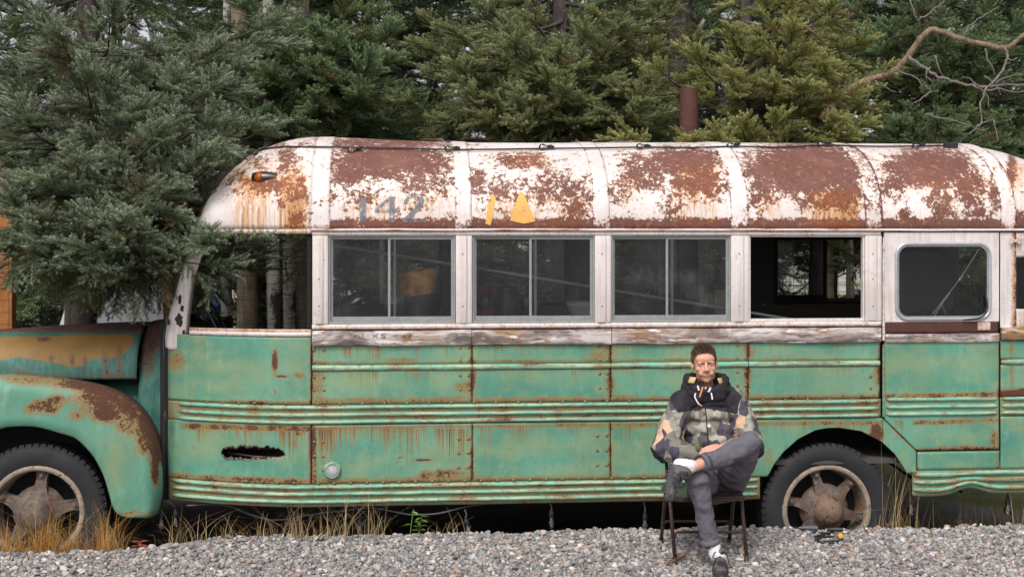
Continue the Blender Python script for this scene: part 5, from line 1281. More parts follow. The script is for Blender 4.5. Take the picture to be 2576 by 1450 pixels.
# ------------------------------------------------------------------ bare limb, aspens, fence, things behind the hood
def limb_tree():
    b = at(2050, HZ, 4.0); t = thing('bare_tree', (b.x, 4.0, float(gz(b.x, 4.0))), 'leafless tree whose crooked tan limb reaches up to the top right corner', 'tree')
    mb = MB(); mb.tube([(b.x, 4.0, -.5), (b.x+.02, 4.0, 1.5), (b.x+.05, 3.98, 3.0), (b.x, 4.0, 4.6), (b.x-.05, 4.1, 6)], [.10, .09, .08, .06, .03], 10); mb.build('trunk', M['bark'], t, True)
    def path(pts, y0, y1): n = len(pts); return spline([at(x, y, y0+(y1-y0)*i/(n-1)) for i, (x, y) in enumerate(pts)], 5)
    def limb(name, pts, y0, y1, r0, r1, mat, seed=0):
        P = path(pts, y0, y1); k = len(P); rr = random.Random(seed); mb = MB()
        mb.tube([p+Vector((rr.gauss(0, .005), rr.gauss(0, .005), rr.gauss(0, .005))) for p in P], [(r0+(r1-r0)*i/(k-1))*rr.uniform(.9, 1.12) for i in range(k)], 8)
        o = mb.build(name, mat, t, True); return o
    limb('limb', [(2065, 300), (2130, 232), (2190, 198), (2240, 183), (2285, 142), (2310, 105), (2352, 74), (2420, 98), (2526, 119), (2560, 100), (2600, 70)], 2.3, 1.7, .036, .021, M['tanwood'], 1)
    limb('limb', [(2282, 140), (2320, 165), (2360, 190), (2420, 208), (2480, 218), (2530, 212), (2600, 214)], 2.0, 1.9, .017, .009, M['deadwood'], 2)
    limb('limb', [(2526, 119), (2534, 145), (2522, 175), (2500, 205), (2478, 228), (2466, 265), (2470, 300), (2458, 318)], 1.8, 1.8, .014, .006, M['deadwood'], 3)
    tw = MB(); rr = random.Random(8)
    for pts, y in (([(2240, 186), (2262, 180), (2255, 160)], 2.06), ([(2204, 205), (2230, 222), (2254, 231)], 2.10), ([(2246, 172), (2290, 190), (2325, 213), (2342, 229), (2362, 228)], 2.00), ([(2342, 229), (2318, 248), (2300, 260)], 2.00), ([(2424, 90), (2440, 65), (2470, 42), (2510, 16)], 1.82), ([(2325, 287), (2370, 297), (2420, 308), (2455, 322), (2482, 332)], 1.75),
                   ([(2455, 322), (2475, 305), (2500, 302)], 1.75), ([(2455, 322), (2430, 340)], 1.75), ([(2310, 50), (2340, 30), (2372, 5), (2380, -20)], 1.96), ([(2290, 0), (2302, 40), (2312, 52)], 1.96), ([(2476, 120), (2490, 160), (2505, 190)], 1.82), ([(2352, 138), (2362, 170), (2374, 195)], 1.85), ([(2476, 190), (2500, 212), (2520, 232)], 1.79), ([(2500, 210), (2540, 190), (2576, 185)], 1.79), ([(2450, 215), (2480, 235), (2487, 268)], 1.79), ([(2500, 300), (2508, 335), (2508, 360)], 1.75), ([(2140, 235), (2128, 215)], 2.24), ([(2180, 200), (2196, 186)], 2.17),
                   ([(2480, 228), (2520, 222), (2550, 230), (2590, 226)], 1.79), ([(2470, 222), (2440, 200), (2420, 190)], 1.79), ([(2340, 168), (2330, 190), (2345, 205)], 1.89), ([(2535, 150), (2560, 145)], 1.75)):
        P = spline([at(a, b, y) for a, b in pts], 4); tw.tube([p+Vector((rr.gauss(0, .006), 0, rr.gauss(0, .006))) for p in P], [.0085-.0055*i/(len(P)-1) for i in range(len(P))], 5)
    o = tw.build('dead_twigs', M['deadwood'], t, True); o['kind'] = 'stuff'
limb_tree()
for k, (pts, y, lab) in enumerate((([(1772, 50), (1745, 95), (1722, 140), (1710, 190)], 3.6, 'short broken grey stub hanging left of the rusty stovepipe'), ([(2005, 48), (2030, 70), (2060, 92), (2072, 106)], 2.4, 'pale snapped branch hanging above the open bus window'), ([(650, 90), (680, 112), (715, 138)], 3.2, 'thin dark bare branch hanging above the front roof dome'))):
    P = spline([at(a, b, y) for a, b in pts], 4); mb = MB(); mb.tube(P, [.022-.012*i/(len(P)-1) for i in range(len(P))], 6)
    tag(mb.build('broken_branch', [M['deadwood'], M['tanwood'], M['bark']][k], None, True), lab, 'branch')

def aspen_mat():
    s = SH('aspen_bark'); p = s.pos(); n = s.noise(5, detail=6); h = s.noise(1, s.sv(p, (5, 5, 26)), detail=5, rough=.6)
    c = s.mix(n, (.36, .33, .29), (.55, .52, .46)); c = s.mix(s.ss(h, .58, .66), c, (.035, .03, .026)); c = s.mix(s.ss(s.noise(3.2, s.sv(p, (1, 1, .5)), detail=7), .56, .64), c, (.05, .04, .035))
    return s.done(s.bsdf(c, .85, 0, s.bump(h, .4, .01)))
M['aspen'] = aspen_mat()
for k, (px, Y, r_, lab, m) in enumerate(((612, 3.9, .125, 'thick rough brown trunk seen through the cab window opening', 'palebark'), (682, 3.6, .082, 'pale aspen trunk with black scars seen in the middle of the cab window', 'aspen'), (730, 4.2, .075, 'slim pale aspen trunk right of the middle one in the cab window', 'aspen'), (575, 5.2, .075, 'slim grey aspen trunk at the left of the cab window opening', 'aspen'), (762, 5.6, .06, 'far slim trunk at the right of the cab window opening', 'aspen'), (648, 6.0, .08, 'reddish brown trunk between the trunks in the cab window', 'tanwood'),
                                     (2080, 6.4, .09, 'brown trunk seen through the open bus window', 'palebark'), (2135, 6.8, .06, 'pale aspen trunk seen through the open bus window', 'aspen'))):
    b = at(px, HZ, Y); z0 = float(gz(b.x, Y)); rr = random.Random(k)
    t = thing('aspen_tree' if m == 'aspen' else 'bare_tree', (b.x, Y, z0), lab, 'tree'); mb = MB()
    P = [Vector((b.x+.03*math.sin(z*.8+k)+.012*(z-2)*((k % 3)-1), Y+.04*math.sin(z+k), z)) for z in np.linspace(z0-.1, 6.8, 16)]
    mb.tube(P, [r_*(1.12 if i == 0 else 1)*(1-.55*i/15)*rr.uniform(.96, 1.04) for i in range(16)], 14); mb.build('trunk', M[m], t, True)
    mb = MB()
    for j in range(7):
        z = rr.uniform(1.2, 5.5); a = rr.uniform(0, 6.28); q = [Vector((b.x, Y, z))]; d = Vector((math.cos(a), math.sin(a), rr.uniform(-.2, .7)))
        for _ in range(5): d = (d+Vector((rr.gauss(0, .25), rr.gauss(0, .25), rr.gauss(0, .2)))).normalized(); q.append(q[-1]+d*rr.uniform(.08, .2))
        mb.tube(q, [.012, .010, .008, .006, .004, .002], 5)
    mb.build('limbs', M['deadwood'], t, True)['kind'] = 'stuff'

# welded wire fence behind the bus
def wire_fence():
    Y = 3.2; x0, x1 = -5.5, 6.0; t = thing('wire_fence', (0, Y, float(gz(0, Y))), 'square mesh wire fence running behind the bus, seen through its windows', 'fence')
    m = simple('fence_wire', (.05, .048, .045), .6, .4); mb = MB()
    for z in np.arange(.35, 2.05, .115): mb.tube([(x, Y+.004*math.sin(x*9+z*5), z+.012*math.sin(x*1.3+z)) for x in np.linspace(x0, x1, 24)], .0022, 3, False)
    for x in np.arange(x0, x1, .115): mb.tube([(x+.004*math.sin(z*7+x), Y-.004, z) for z in np.linspace(-.4, 2.05, 5)], .0022, 3, False)
    mb.build('wire_mesh', m, t)['kind'] = 'stuff'
    for x in (-5.4, -2.9, -.15, 2.6, 5.6):
        q = MB(); q.tube([(x, Y+.05, -.6), (x, Y+.05, 2.15)], .025, 8); q.build('fence_post', M['bark'], t, True)
wire_fence()
# timber shelter and the boards leaning in it, left of the bus front
M['timber'] = bark_mat('orange_timber', (.30, .115, .03), (.46, .19, .06), .6)
def shelter():
    t = thing('timber_shelter', (-3.6, 4.6, -.4), 'orange stained timber frame behind the hood and the left spruce', 'shelter')
    for px, w in ((6, .19), (421, .12)):
        b = at(px, HZ, 4.2); q = MB(); q.box(b.x-w/2, b.x+w/2, 4.2, 4.36, -.5, 2.9, .006); q.build('post', M['timber'], t)
    for px in (-10, 430):
        b = at(px, HZ, 6.6); q = MB(); q.box(b.x-.08, b.x+.08, 6.6, 6.74, -.5, 2.9, .006); q.build('post', M['timber'], t)
    a, b = at(330, 516, 4.2), at(640, 516, 4.2); q = MB(); q.box(a.x, b.x, 4.18, 4.38, a.z-.07, a.z+.07, .006); q.build('beam', M['timber'], t)
    q = MB(); P = [(a.x-1.4, 4.0, 3.0), (b.x+.2, 4.0, 3.0), (b.x+.2, 7.0, 3.5), (a.x-1.4, 7.0, 3.5)]; q.add(P+[(x, y, z+.06) for x, y, z in P], [(0, 3, 2, 1), (4, 5, 6, 7), (0, 1, 5, 4), (1, 2, 6, 5), (2, 3, 7, 6), (3, 0, 4, 7)]); q.build('roof', M['bark'], t)
shelter()
def plank_between(name, a, b, w, th, mat, lab, cat):
    """a flat board leaning from a to b"""
    d = (b-a); L = d.length; d.normalize(); s_ = Vector((d.z, 0, -d.x)).normalized(); n = d.cross(s_).normalized(); mb = MB()
    v = [a+s_*(i*w/2)+n*(j*th/2)+d*(k*L) for k in (0, 1) for i, j in ((-1, -1), (1, -1), (1, 1), (-1, 1))]
    mb.add(v, [(0, 1, 2, 3), (7, 6, 5, 4), (0, 4, 5, 1), (1, 5, 6, 2), (2, 6, 7, 3), (3, 7, 4, 0)]); o = mb.build(name, mat); return tag(o, lab, cat)
M['greyboard'] = simple('grey_sheet', (.30, .305, .32), .6, 0, .12, 3); M['redboard'] = simple('red_board', (.42, .10, .05), .6); M['whiteboard'] = simple('white_board', (.62, .62, .60), .5)
M['yellowb'] = simple('yellow_stripe', (.55, .28, .04), .5)
v = [at(222, 812, 3.9), at(412, 812, 3.9), at(408, 735, 4.05), at(262, 735, 4.05)]; mb = MB(); mb.add([*v]+[p+Vector((0, .03, 0)) for p in v], [(0, 1, 2, 3), (7, 6, 5, 4), (0, 4, 5, 1), (1, 5, 6, 2), (2, 6, 7, 3), (3, 7, 4, 0)])
mb.v = [Vector(p) for p in mb.v]; mb.add([p+Vector((0, 0, -1.0)) for p in v[:2]]+[v[0]+Vector((0, .002, 0)), v[1]+Vector((0, .002, 0))], [(0, 1, 3, 2)])
tag(mb.build('grey_sheet', M['greyboard']), 'plain grey sheet leaning behind the hood under the spruce', 'board')
plank_between('leaning_board', at(205, 850, 3.8), at(250, 725, 4.0), .09, .03, M['timber'], 'orange timber board leaning left of the grey sheet', 'board')
plank_between('leaning_board', at(178, 850, 3.78), at(202, 720, 4.0), .11, .02, M['redboard'], 'red and yellow striped board leaning behind the hood', 'board')
plank_between('leaning_board', at(150, 850, 3.76), at(196, 700, 4.02), .07, .02, M['whiteboard'], 'white board leaning behind the hood beside the striped one', 'board')
mb = MB()
for y_ in range(3): mb.tube([at(186+y_*4, 810-y_*26, 3.74), at(200+y_*4, 800-y_*26, 3.74)], .014, 4)
mb.build('stripe', M['yellowb'], bpy.data.objects['leaning_board.001'])
b = at(560, 735, 5.6); mb = MB(); mb.lathe([(.0, -.45), (.26, -.45), (.28, -.2), (.29, .1), (.26, .42), (.28, .44), (.28, .50), (.1, .56), (0.001, .56)], Matrix.Translation((b.x-.2, 5.6, b.z-.05)), 20)
tag(mb.build('blue_barrel', simple('blue_plastic', (.02, .16, .62), .45), None, auto=40), 'bright blue barrel seen at the left of the cab window opening', 'barrel')
# moss-green bank and stones far under the bus at right
DY = -.15                                             # chair and man sit this far in front of the depths given below
def at6(x, y, Y): return at(x, y, Y+DY)
# ------------------------------------------------------------------ folding chair
from mathutils import noise as mnoise
M['chairpaint'] = simple('brown_enamel', (.040, .022, .018), .28, .0, .35, 40, .1)
M['footcap'] = simple('brown_rubber', (.06, .04, .035), .7)
def ground_at(p): return float(gz(p.x, p.y))
def build_chair():
    c = at6(1780, 1250, -.8); t = thing('folding_chair', (c.x, -.8+DY, float(gz(c.x, -.8+DY))), 'brown metal folding chair standing on the gravel under the seated man', 'chair')
    def leg(pts, r=.0125):
        mb = MB(); P = [at6(*p) for p in pts]; foot = P[0]; foot.z = ground_at(foot)+.012; mb.tube(P, r, 10); o = mb.build('leg', M['chairpaint'], t, True)
        q = MB(); d = (P[1]-P[0]).normalized(); q.tube([foot-d*.012, foot+d*.028], .0175, 10); q.build('foot_cap', M['footcap'], o, True); return P
    FL = leg([(1699, 1408, -1.05), (1682, 1224, -.86), (1676, 1160, -.72), (1680, 1060, -.46)]); FR = leg([(1879, 1407, -1.05), (1864, 1240, -.86), (1858, 1160, -.72), (1850, 1060, -.46)])
    RL = leg([(1663, 1357, -.54), (1676, 1218, -.84)]); RR = leg([(1834, 1354, -.54), (1848, 1230, -.84)])
    def bar(a, b, y, name='crossbar'):
        mb = MB(); A, B = at6(*a), at6(*b); d = (B-A); up = Vector((0, 0, .045))
        P = [A-up, A-up*.45+d*.02, A+d*.07, A+d*.5, B-d*.07, B-up*.45-d*.02, B-up]; mb.tube(spline(P, 5), .0095, 8); mb.build(name, M['chairpaint'], t, True)
    bar((1695, 1337, -.985), (1874, 1337, -.985), 0); bar((1667, 1310, -.63), (1838, 1310, -.63), 0)
    z = .425; x0, x1 = at6(1690, 1240, -.95).x, at6(1868, 1240, -.95).x
    bm = bmesh.new(); pts = []
    for (cx, cy, a0) in ((x1-.05, -.66+DY, 0), (x0+.05, -.66+DY, 90), (x0+.06, -1.0+DY, 180), (x1-.06, -1.0+DY, 270)):
        pts += [(cx+.06*math.cos(R(a0+15*i)), cy+.06*math.sin(R(a0+15*i))) for i in range(7)]
    vs = [bm.verts.new((x, y, z)) for x, y in pts]; f = bm.faces.new(vs)
    r_ = bmesh.ops.extrude_face_region(bm, geom=[f])
    for v in [e for e in r_['geom'] if isinstance(e, bmesh.types.BMVert)]: v.co.z -= .028
    bmesh.ops.recalc_face_normals(bm, faces=bm.faces[:]); bmesh.ops.bevel(bm, geom=[e for e in bm.edges if all(v.co.z > z-.001 for v in e.verts)], offset=.012, segments=3, affect='EDGES')
    mb = MB(); mb.bm(bm); mb.build('seat', M['chairpaint'], t, auto=40)
    mb = MB(); P = np.array([[(x, -.50+DY-.03*math.sin((x-x0)/(x1-x0)*math.pi)+.06*(zz-.78), zz) for zz in np.linspace(.70, .86, 5)] for x in np.linspace(x0+.01, x1-.01, 12)]); mb.grid(P)
    o = mb.build('backrest', M['chairpaint'], t, True); m = o.modifiers.new('thickness', 'SOLIDIFY'); m.thickness = .012
build_chair()

# ------------------------------------------------------------------ the seated man
_ico = {}
def ico(sub):
    if sub not in _ico:
        bm = bmesh.new(); bmesh.ops.create_icosphere(bm, subdivisions=sub, radius=1); bm.verts.index_update()
        _ico[sub] = ([v.co.copy() for v in bm.verts], [[v.index for v in f.verts] for f in bm.faces]); bm.free()
    return _ico[sub]
class Blob:
    def __init__(s): s.v = []; s.f = []
    def ball(s, c, r, rot=None, sub=2):
        r = (r, r, r) if not hasattr(r, '__len__') else r; V, Fc = ico(sub); b = len(s.v); c = Vector(c)
        for v in V:
            p = Vector((v.x*r[0], v.y*r[1], v.z*r[2])); s.v.append(c+(rot @ p if rot else p))
        s.f += [[b+i for i in f] for f in Fc]
    def chain(s, pts, n=10, fl=(1, 1, 1), rot=None):
        """pts: [(point, radius)]"""
        for (a, ra), (b, rb) in zip(pts[:-1], pts[1:]):
            a, b = Vector(a), Vector(b)
            for i in range(n+1):
                u = i/n; r = ra+(rb-ra)*u; s.ball(a.lerp(b, u), (r*fl[0], r*fl[1], r*fl[2]), rot)
    def mesh(s, voxel, smooth=4, fac=.5):
        me = bpy.data.meshes.new('tmp'); me.from_pydata(s.v, [], s.f); o = bpy.data.objects.new('tmp', me); COL.objects.link(o)
        m = o.modifiers.new('r', 'REMESH'); m.mode = 'VOXEL'; m.voxel_size = voxel
        if smooth: q = o.modifiers.new('s', 'SMOOTH'); q.iterations = smooth; q.factor = fac
        dg = bpy.context.evaluated_depsgraph_get(); out = bpy.data.meshes.new_from_object(o.evaluated_get(dg)); bpy.data.objects.remove(o); bpy.data.meshes.remove(me)
        return out
def wrinkle(me, fn):
    """push the vertices along their normals by fn(co) metres"""
    n = len(me.vertices); co = np.zeros(n*3, np.float32); me.vertices.foreach_get('co', co); no = np.zeros(n*3, np.float32); me.vertices.foreach_get('normal', no)
    co, no = co.reshape(-1, 3), no.reshape(-1, 3); co = co+no*fn(co)[:, None]; me.vertices.foreach_set('co', co.astype(np.float32).ravel()); me.update()
def fold(co, sc, seed, axis=None, stretch=1.0):
    out = np.zeros(len(co))
    for i, p in enumerate(co):
        q = Vector(p)*sc+Vector((seed*3.1, seed*1.7, seed))
        if axis is not None: q = q-axis*(q.dot(axis)*(1-stretch))
        out[i] = 1-2*abs(mnoise.noise(q))
    return out
A3 = lambda x, y, Y: at6(x, y, Y)
HEADC = A3(1772, 917, -.62)
RH = Matrix.Rotation(R(-6), 3, 'Z') @ Matrix.Rotation(R(-3), 3, 'Y') @ Matrix.Rotation(R(-2), 3, 'X')
HSX = 1.10
def H(x, y, z): return HEADC+RH @ Vector((x*HSX, y, z))
NECK = A3(1775, 972, -.575)
SR, ER, WR = A3(1706, 1026, -.62), A3(1664, 1128, -.74), A3(1752, 1141, -1.00)
SL, EL, WL = A3(1856, 1022, -.60), A3(1895, 1122, -.68), A3(1826, 1126, -1.00)
HIPR, KNR, ANR = A3(1776, 1222, -.80), A3(1755, 1207, -1.20), A3(1800, 1392, -1.20)
HIPL, KNL, ANL = A3(1832, 1220, -.78), A3(1884, 1118, -1.14), A3(1752, 1170, -1.27)
def skin_mat():
    s = SH('skin'); b = s.attr('beard'); l = s.attr('lip'); fl = s.attr('flush'); n = s.noise(300, detail=3); n2 = s.noise(40, detail=4)
    c = s.mix(n2, (.60, .31, .205), (.70, .385, .265)); c = s.mix(s.mul(fl, .22), c, (.56, .19, .135))
    c = s.mix(s.mul(s.mul(b, s.ss(n, .3, .6)), .72), c, (.10, .055, .035)); c = s.mix(s.mul(l, .8), c, (.42, .12, .105))
    return s.done(s.bsdf(c, .5, 0, s.bump(n, .08, .001), sss=.12))
M['skin'] = skin_mat()
def hand_fingers(bl, wrist, pdir, up, curl, seed, sg):
    """palm and four fingers and a thumb; pdir towards the knuckles, up is the back of the hand"""
    pdir = pdir.normalized(); up = (up-pdir*up.dot(pdir)).normalized(); side = pdir.cross(up)*sg
    Rm = Matrix((pdir, side, up)).transposed()
    bl.ball(wrist+pdir*.045, (.050, .040, .017), Rm); bl.ball(wrist+pdir*.06, (.032, .042, .015), Rm); bl.chain([(wrist-pdir*.02, .026), (wrist+pdir*.02, .027)], 4)
    for k, (off, ln) in enumerate(((-.030, .066), (-.010, .075), (.010, .070), (.029, .055))):
        p = wrist+pdir*.088+side*off; d = pdir.copy(); r = .0092-.0005*k
        for j, q in enumerate((.46, .32, .24)):
            ax = side; d = Matrix.Rotation(-curl*(.5+.35*j)*sg, 3, ax) @ d; e = p+d*ln*q; bl.chain([(p, r), (e, r*.93)], 4); p = e; r *= .93
    p = wrist+pdir*.03-side*.032; d = (pdir*.75-side*.55-up*.2).normalized()
    for q, r in ((.034, .0115), (.028, .010), (.022, .009)): e = p+d*q; bl.chain([(p, r), (e, r*.95)], 4); p = e; d = (d+pdir*.35+side*.28).normalized()
_hr = Vector((ANR.x+.035, -1.17+DY, 0)); _hr.z = float(gz(_hr.x, -1.25))+.014
SHR = (_hr, Vector((-.235, -1, -.02)), Vector((0, 0, 1)))
SHL = (A3(1686, 1170, -1.27), Vector((-.26, -.66, -.58)), Vector((.80, .30, .35)))
def build_person():
    bl = Blob()
    def hb(x, y, z, r, sub=2): bl.ball(H(x, y, z), (r[0]*HSX, r[1], r[2]), RH, sub)
    hb(0, .014, .032, (.074, .092, .083), 3); hb(0, -.028, -.025, (.063, .064, .082), 3); hb(0, -.030, -.072, (.0585, .054, .044), 3); hb(0, -.072, -.101, (.023, .020, .016)); hb(0, -.055, -.085, (.040, .034, .026))
    hb(0, -.060, .045, (.058, .036, .036), 3)
    for s_ in (-1, 1):
        hb(s_*.029, -.079, .020, (.025, .0125, .0075)); hb(s_*.043, -.060, -.022, (.019, .021, .017)); hb(s_*.0735, .010, -.010, (.0075, .017, .029)); hb(s_*.079, .016, .000, (.006, .014, .022))
        hb(s_*.0125, -.0935, -.034, (.0085, .010, .0075)); hb(s_*.030, -.072, -.055, (.020, .018, .02)); hb(s_*.031, -.0805, .0074, (.0155, .006, .0050)); hb(s_*.031, -.0765, -.0072, (.0145, .005, .0040))
    for i in range(7): u = i/6; hb(0, -.086-.021*u, .012-.040*u, (.0085+.0045*u, .012, .0105))
    hb(0, -.0865, -.0595, (.0235, .008, .0048)); hb(0, -.086, -.0690, (.020, .0085, .0058))
    bl.chain([(H(0, .018, -.08), .052), (NECK, .058), (NECK+Vector((0, .02, -.08)), .075)], 6)
    bl.chain([(NECK+Vector((0, .02, -.10)), .09), (A3(1782, 1060, -.56), .12), (A3(1795, 1140, -.62), .115), (A3(1802, 1205, -.70), .13)], 5)
    bl.chain([(SR, .055), (ER, .042), (WR, .027)], 8); bl.chain([(SL, .055), (EL, .042), (WL, .027)], 8); bl.chain([(SR, .055), (NECK+Vector((0, .03, -.09)), .07), (SL, .055)], 6)
    bl.chain([(HIPR, .085), (KNR, .055), (A3(1775, 1290, -1.17), .05), (ANR, .036)], 8); bl.chain([(HIPL, .085), (KNL, .055), (A3(1826, 1140, -1.19), .048), (ANL, .036)], 8)
    bl.chain([(ANR, .036), (SHR[0]+SHR[1].normalized()*.06+Vector((0, 0, .05)), .030), (SHR[0]+SHR[1].normalized()*.17+Vector((0, 0, .035)), .022)], 4); bl.chain([(ANL, .036), (SHL[0]+SHL[1].normalized()*.05+SHL[2].normalized()*.06, .030), (SHL[0]+SHL[1].normalized()*.17+SHL[2].normalized()*.035, .022)], 4)
    # hands: the far one folded over the near one
    hand_fingers(bl, WR+(WR-ER).normalized()*.015, A3(1806, 1137, -1.06)-WR, Vector((-.1, -.75, .6)), .75, 1, 1)
    hand_fingers(bl, A3(1822, 1123, -1.015), A3(1770, 1141, -1.075)-A3(1822, 1123, -1.015), Vector((-.15, -.55, .8)), .55, 2, -1)
    me = bl.mesh(.0046, 2, .5)
    n = len(me.vertices); co = np.zeros(n*3, np.float32); me.vertices.foreach_get('co', co); co = co.reshape(-1, 3)
    Lc = (co-np.array(HEADC)) @ np.array(RH)                                   # head-local
    x, y, z = Lc.T; x = x/HSX; inh = (z > -.14) & (np.abs(x) < .1) & (np.abs(y) < .13)
    beard = smst(-z, .034, .062)*smst(-y, -.035, .01)*inh
    beard = np.maximum(beard, inh*.9*np.exp(-((z+.049)/.0065)**2)*smst(.034-np.abs(x), 0, .01)*smst(-y, .06, .08))
    beard *= 1-np.exp(-((x/.019)**2+((z+.064)/.009)**2)**2)
    beard = np.maximum(beard, inh*.7*smst(np.abs(x), .058, .066)*smst(-z, .0, .03)*smst(-y, -.02, .0))
    lip = inh*np.exp(-((x/.0235)**2+((z+.0645)/.0085)**2)**3)*(y < -.07)
    flush = inh*np.maximum(np.exp(-((np.abs(x)-.042)/.022)**2-((z+.022)/.026)**2), np.maximum(np.exp(-(x/.014)**2-((z+.024)/.016)**2), .55*np.exp(-(x/.05)**2-((z-.055)/.03)**2)))*(y < -.02)
    flush = np.where(inh, flush+.15, .55)
    o = fin('person', me, M['skin'], None, True, attrs={'beard': beard, 'lip': lip, 'flush': flush})
    tag(o, 'man in camouflage jacket and grey trousers sitting cross-legged against the bus', 'person')
    P = o
    # eyes and brows
    M['eyewhite'] = simple('eye_white', (.24, .22, .215), .2, 0, .05); M['iris'] = simple('iris_blue', (.055, .10, .16), .15); M['brow'] = simple('dark_brow', (.045, .026, .016), .6); M['hairm'] = simple('brown_hair', (.105, .063, .036), .5, 0, .85, 60, .3)
    for s_ in (-1, 1):
        mb = MB(); bm = bmesh.new(); bmesh.ops.create_uvsphere(bm, u_segments=14, v_segments=10, radius=.0118); mb.bm(bm, Matrix.Translation(H(s_*.031, -.0715, .001))); e = mb.build('eye', M['eyewhite'], P, True)
        mb = MB(); bm = bmesh.new(); bmesh.ops.create_uvsphere(bm, u_segments=12, v_segments=8, radius=.0066); mb.bm(bm, Matrix.Translation(H(s_*.031-.001, -.0782, .0014))); mb.build('iris', M['iris'], e, True)
        bl2 = Blob()
        for i in range(9):
            u = i/8; bl2.ball(H(s_*(.012+.037*u), -.0925+.020*u*u, .0175+.0022*math.sin(u*2.6)), (.006, .0055, .0050-.0020*u), RH, 1)
        mb = MB(); mb.add(bl2.v, bl2.f); mb.build('eyebrow', M['brow'], P, True)
    # hair: close sides, spiky top
    rr = random.Random(12); mb = MB(); hb2 = Blob()
    hb2.ball(H(0, .020, .040), (.0775*HSX, .094, .083), RH, 3); V = []; keep = {}
    hm = bpy.data.meshes.new('cap'); cap = MB(); 
    for fc in hb2.f:
        c = sum((hb2.v[i] for i in fc), Vector())/3; l = RH.transposed() @ (c-HEADC); l.x /= HSX
        hl = .068-.012*math.cos(l.x/.074*math.pi)                                # hairline
        if (l.z > (hl if l.y < -.045 else -.005 if l.y < -.018 else -.02 if l.y < .0 else -.065)): cap.add([hb2.v[i] for i in fc], [(0, 1, 2)])
    for k in range(2600):
        a = rr.uniform(0, 2*math.pi); zz = rr.uniform(-.55, 1); d = Vector((math.sqrt(1-zz*zz)*math.cos(a), math.sqrt(1-zz*zz)*math.sin(a), zz)); l = Vector((d.x*.077, d.y*.094+.020, d.z*.083+.040))
        hl = .066-.012*math.cos(l.x/.074*math.pi)
        if not (l.z > (hl if l.y < -.045 else .0 if l.y < -.018 else -.018 if l.y < .0 else -.06)): continue
        top = max(0, (l.z-.06)/.065); ln = .008+.036*top**1.1*rr.uniform(.65, 1.1)
        dd = Vector((d.x*(1-.35*top)-.18*top+rr.gauss(0, .13), d.y*.6-.30*top+rr.gauss(0, .13), d.z*.6+1.05*top-(.7 if top < .1 else 0))).normalized()
        w = dd.cross(Vector((rr.gauss(0, 1), rr.gauss(0, 1), rr.gauss(0, 1)))).normalized()*rr.uniform(.0018, .0034); b = H(*l)-RH @ d*.002; e = RH @ dd; ww = RH @ w
        m_ = b+e*ln*.55+ww*.2; cap.add([b-ww, b+ww, m_+ww*.7, b+e*ln+RH @ Vector((rr.gauss(0, .003), 0, 0)), m_-ww*.7], [(0, 1, 2, 3, 4)])
    cap.build('hair', M['hairm'], P)

    # ---- trousers
    M['trouser'] = (lambda s: s.done(s.bsdf(s.mix(s.noise(220, detail=2), s.mix(s.noise(9, detail=5), (.075, .070, .085), (.125, .117, .138)), (.14, .132, .152)), .88, 0, s.bump(s.noise(1, s.sv(s.av(s.pos(), s.sv(s.noise(4, col=True), .2)), (24, 24, 13)), detail=4, dist=.5), .6, .014))))(SH('grey_cotton'))
    bl = Blob()
    bl.chain([(HIPR+Vector((0, .05, .01)), .112), (HIPR.lerp(KNR, .55), .098), (KNR, .076)], 8); bl.ball(KNR+Vector((0, -.01, .004)), (.078, .070, .072))
    bl.chain([(KNR, .074), (A3(1764, 1262, -1.20), .064), (A3(1776, 1312, -1.19), .057), (A3(1785, 1356, -1.19), .056)], 9)
    bl.chain([(HIPL+Vector((0, .05, .01)), .118), (HIPL.lerp(KNL, .5), .106), (KNL, .080)], 9); bl.ball(KNL+Vector((.008, -.005, .012)), (.076, .078, .076))
    bl.chain([(KNL, .074), (KNL.lerp(ANL, .5)+Vector((0, -.0, -.012)), .064), (KNL.lerp(ANL, .82), .056)], 10)
    bl.chain([(A3(1776, 1214, -.72), .125), (A3(1832, 1214, -.72), .125)], 5); bl.chain([(A3(1802, 1190, -.66), .13), (A3(1802, 1215, -.70), .14)], 4)
    me = bl.mesh(.0085, 5, .5)
    wrinkle(me, lambda c: .009*fold(c, 9, 1)+.006*fold(c, 21, 2)-.006)
    fin('trousers', me, M['trouser'], P, True)
    def cuff(c, d, r, name='trouser_cuff', mat='trouser', h=.02):
        d = d.normalized(); mb = MB(); q = d.to_track_quat('Z', 'Y').to_matrix().to_4x4(); mb.lathe([(r*.80, h*.2), (r, -h), (r*1.04, h*.6), (r*1.0, h), (r*.86, h), (r*.80, -h*.5)], Matrix.Translation(c) @ q, 24); mb.build(name, M[mat], P, True)
    cuff(A3(1786, 1360, -1.19), A3(1792, 1380, -1.19)-A3(1785, 1345, -1.19), .058); cuff(KNL.lerp(ANL, .84), ANL-KNL, .058)
    # ---- socks and shoes
    M['sock'] = (lambda s: s.done(s.bsdf(s.mix(s.noise(60, s.sv(s.pos(), (1, 1, 4)), detail=3), (.62, .60, .62), (.80, .79, .80)), .9, 0, s.bump(s.noise(1, s.sv(s.pos(), (40, 40, 160)), detail=2), .5, .003))))(SH('white_sock'))
    bl = Blob(); bl.chain([(A3(1794, 1366, -1.195), .041), (ANR+Vector((0, -.01, 0)), .045), (SHR[0]+SHR[1].normalized()*.05+Vector((0, 0, .08)), .044)], 7); me = bl.mesh(.006, 3); wrinkle(me, lambda c: .003*fold(c, 34, 3)); fin('sock', me, M['sock'], P, True)
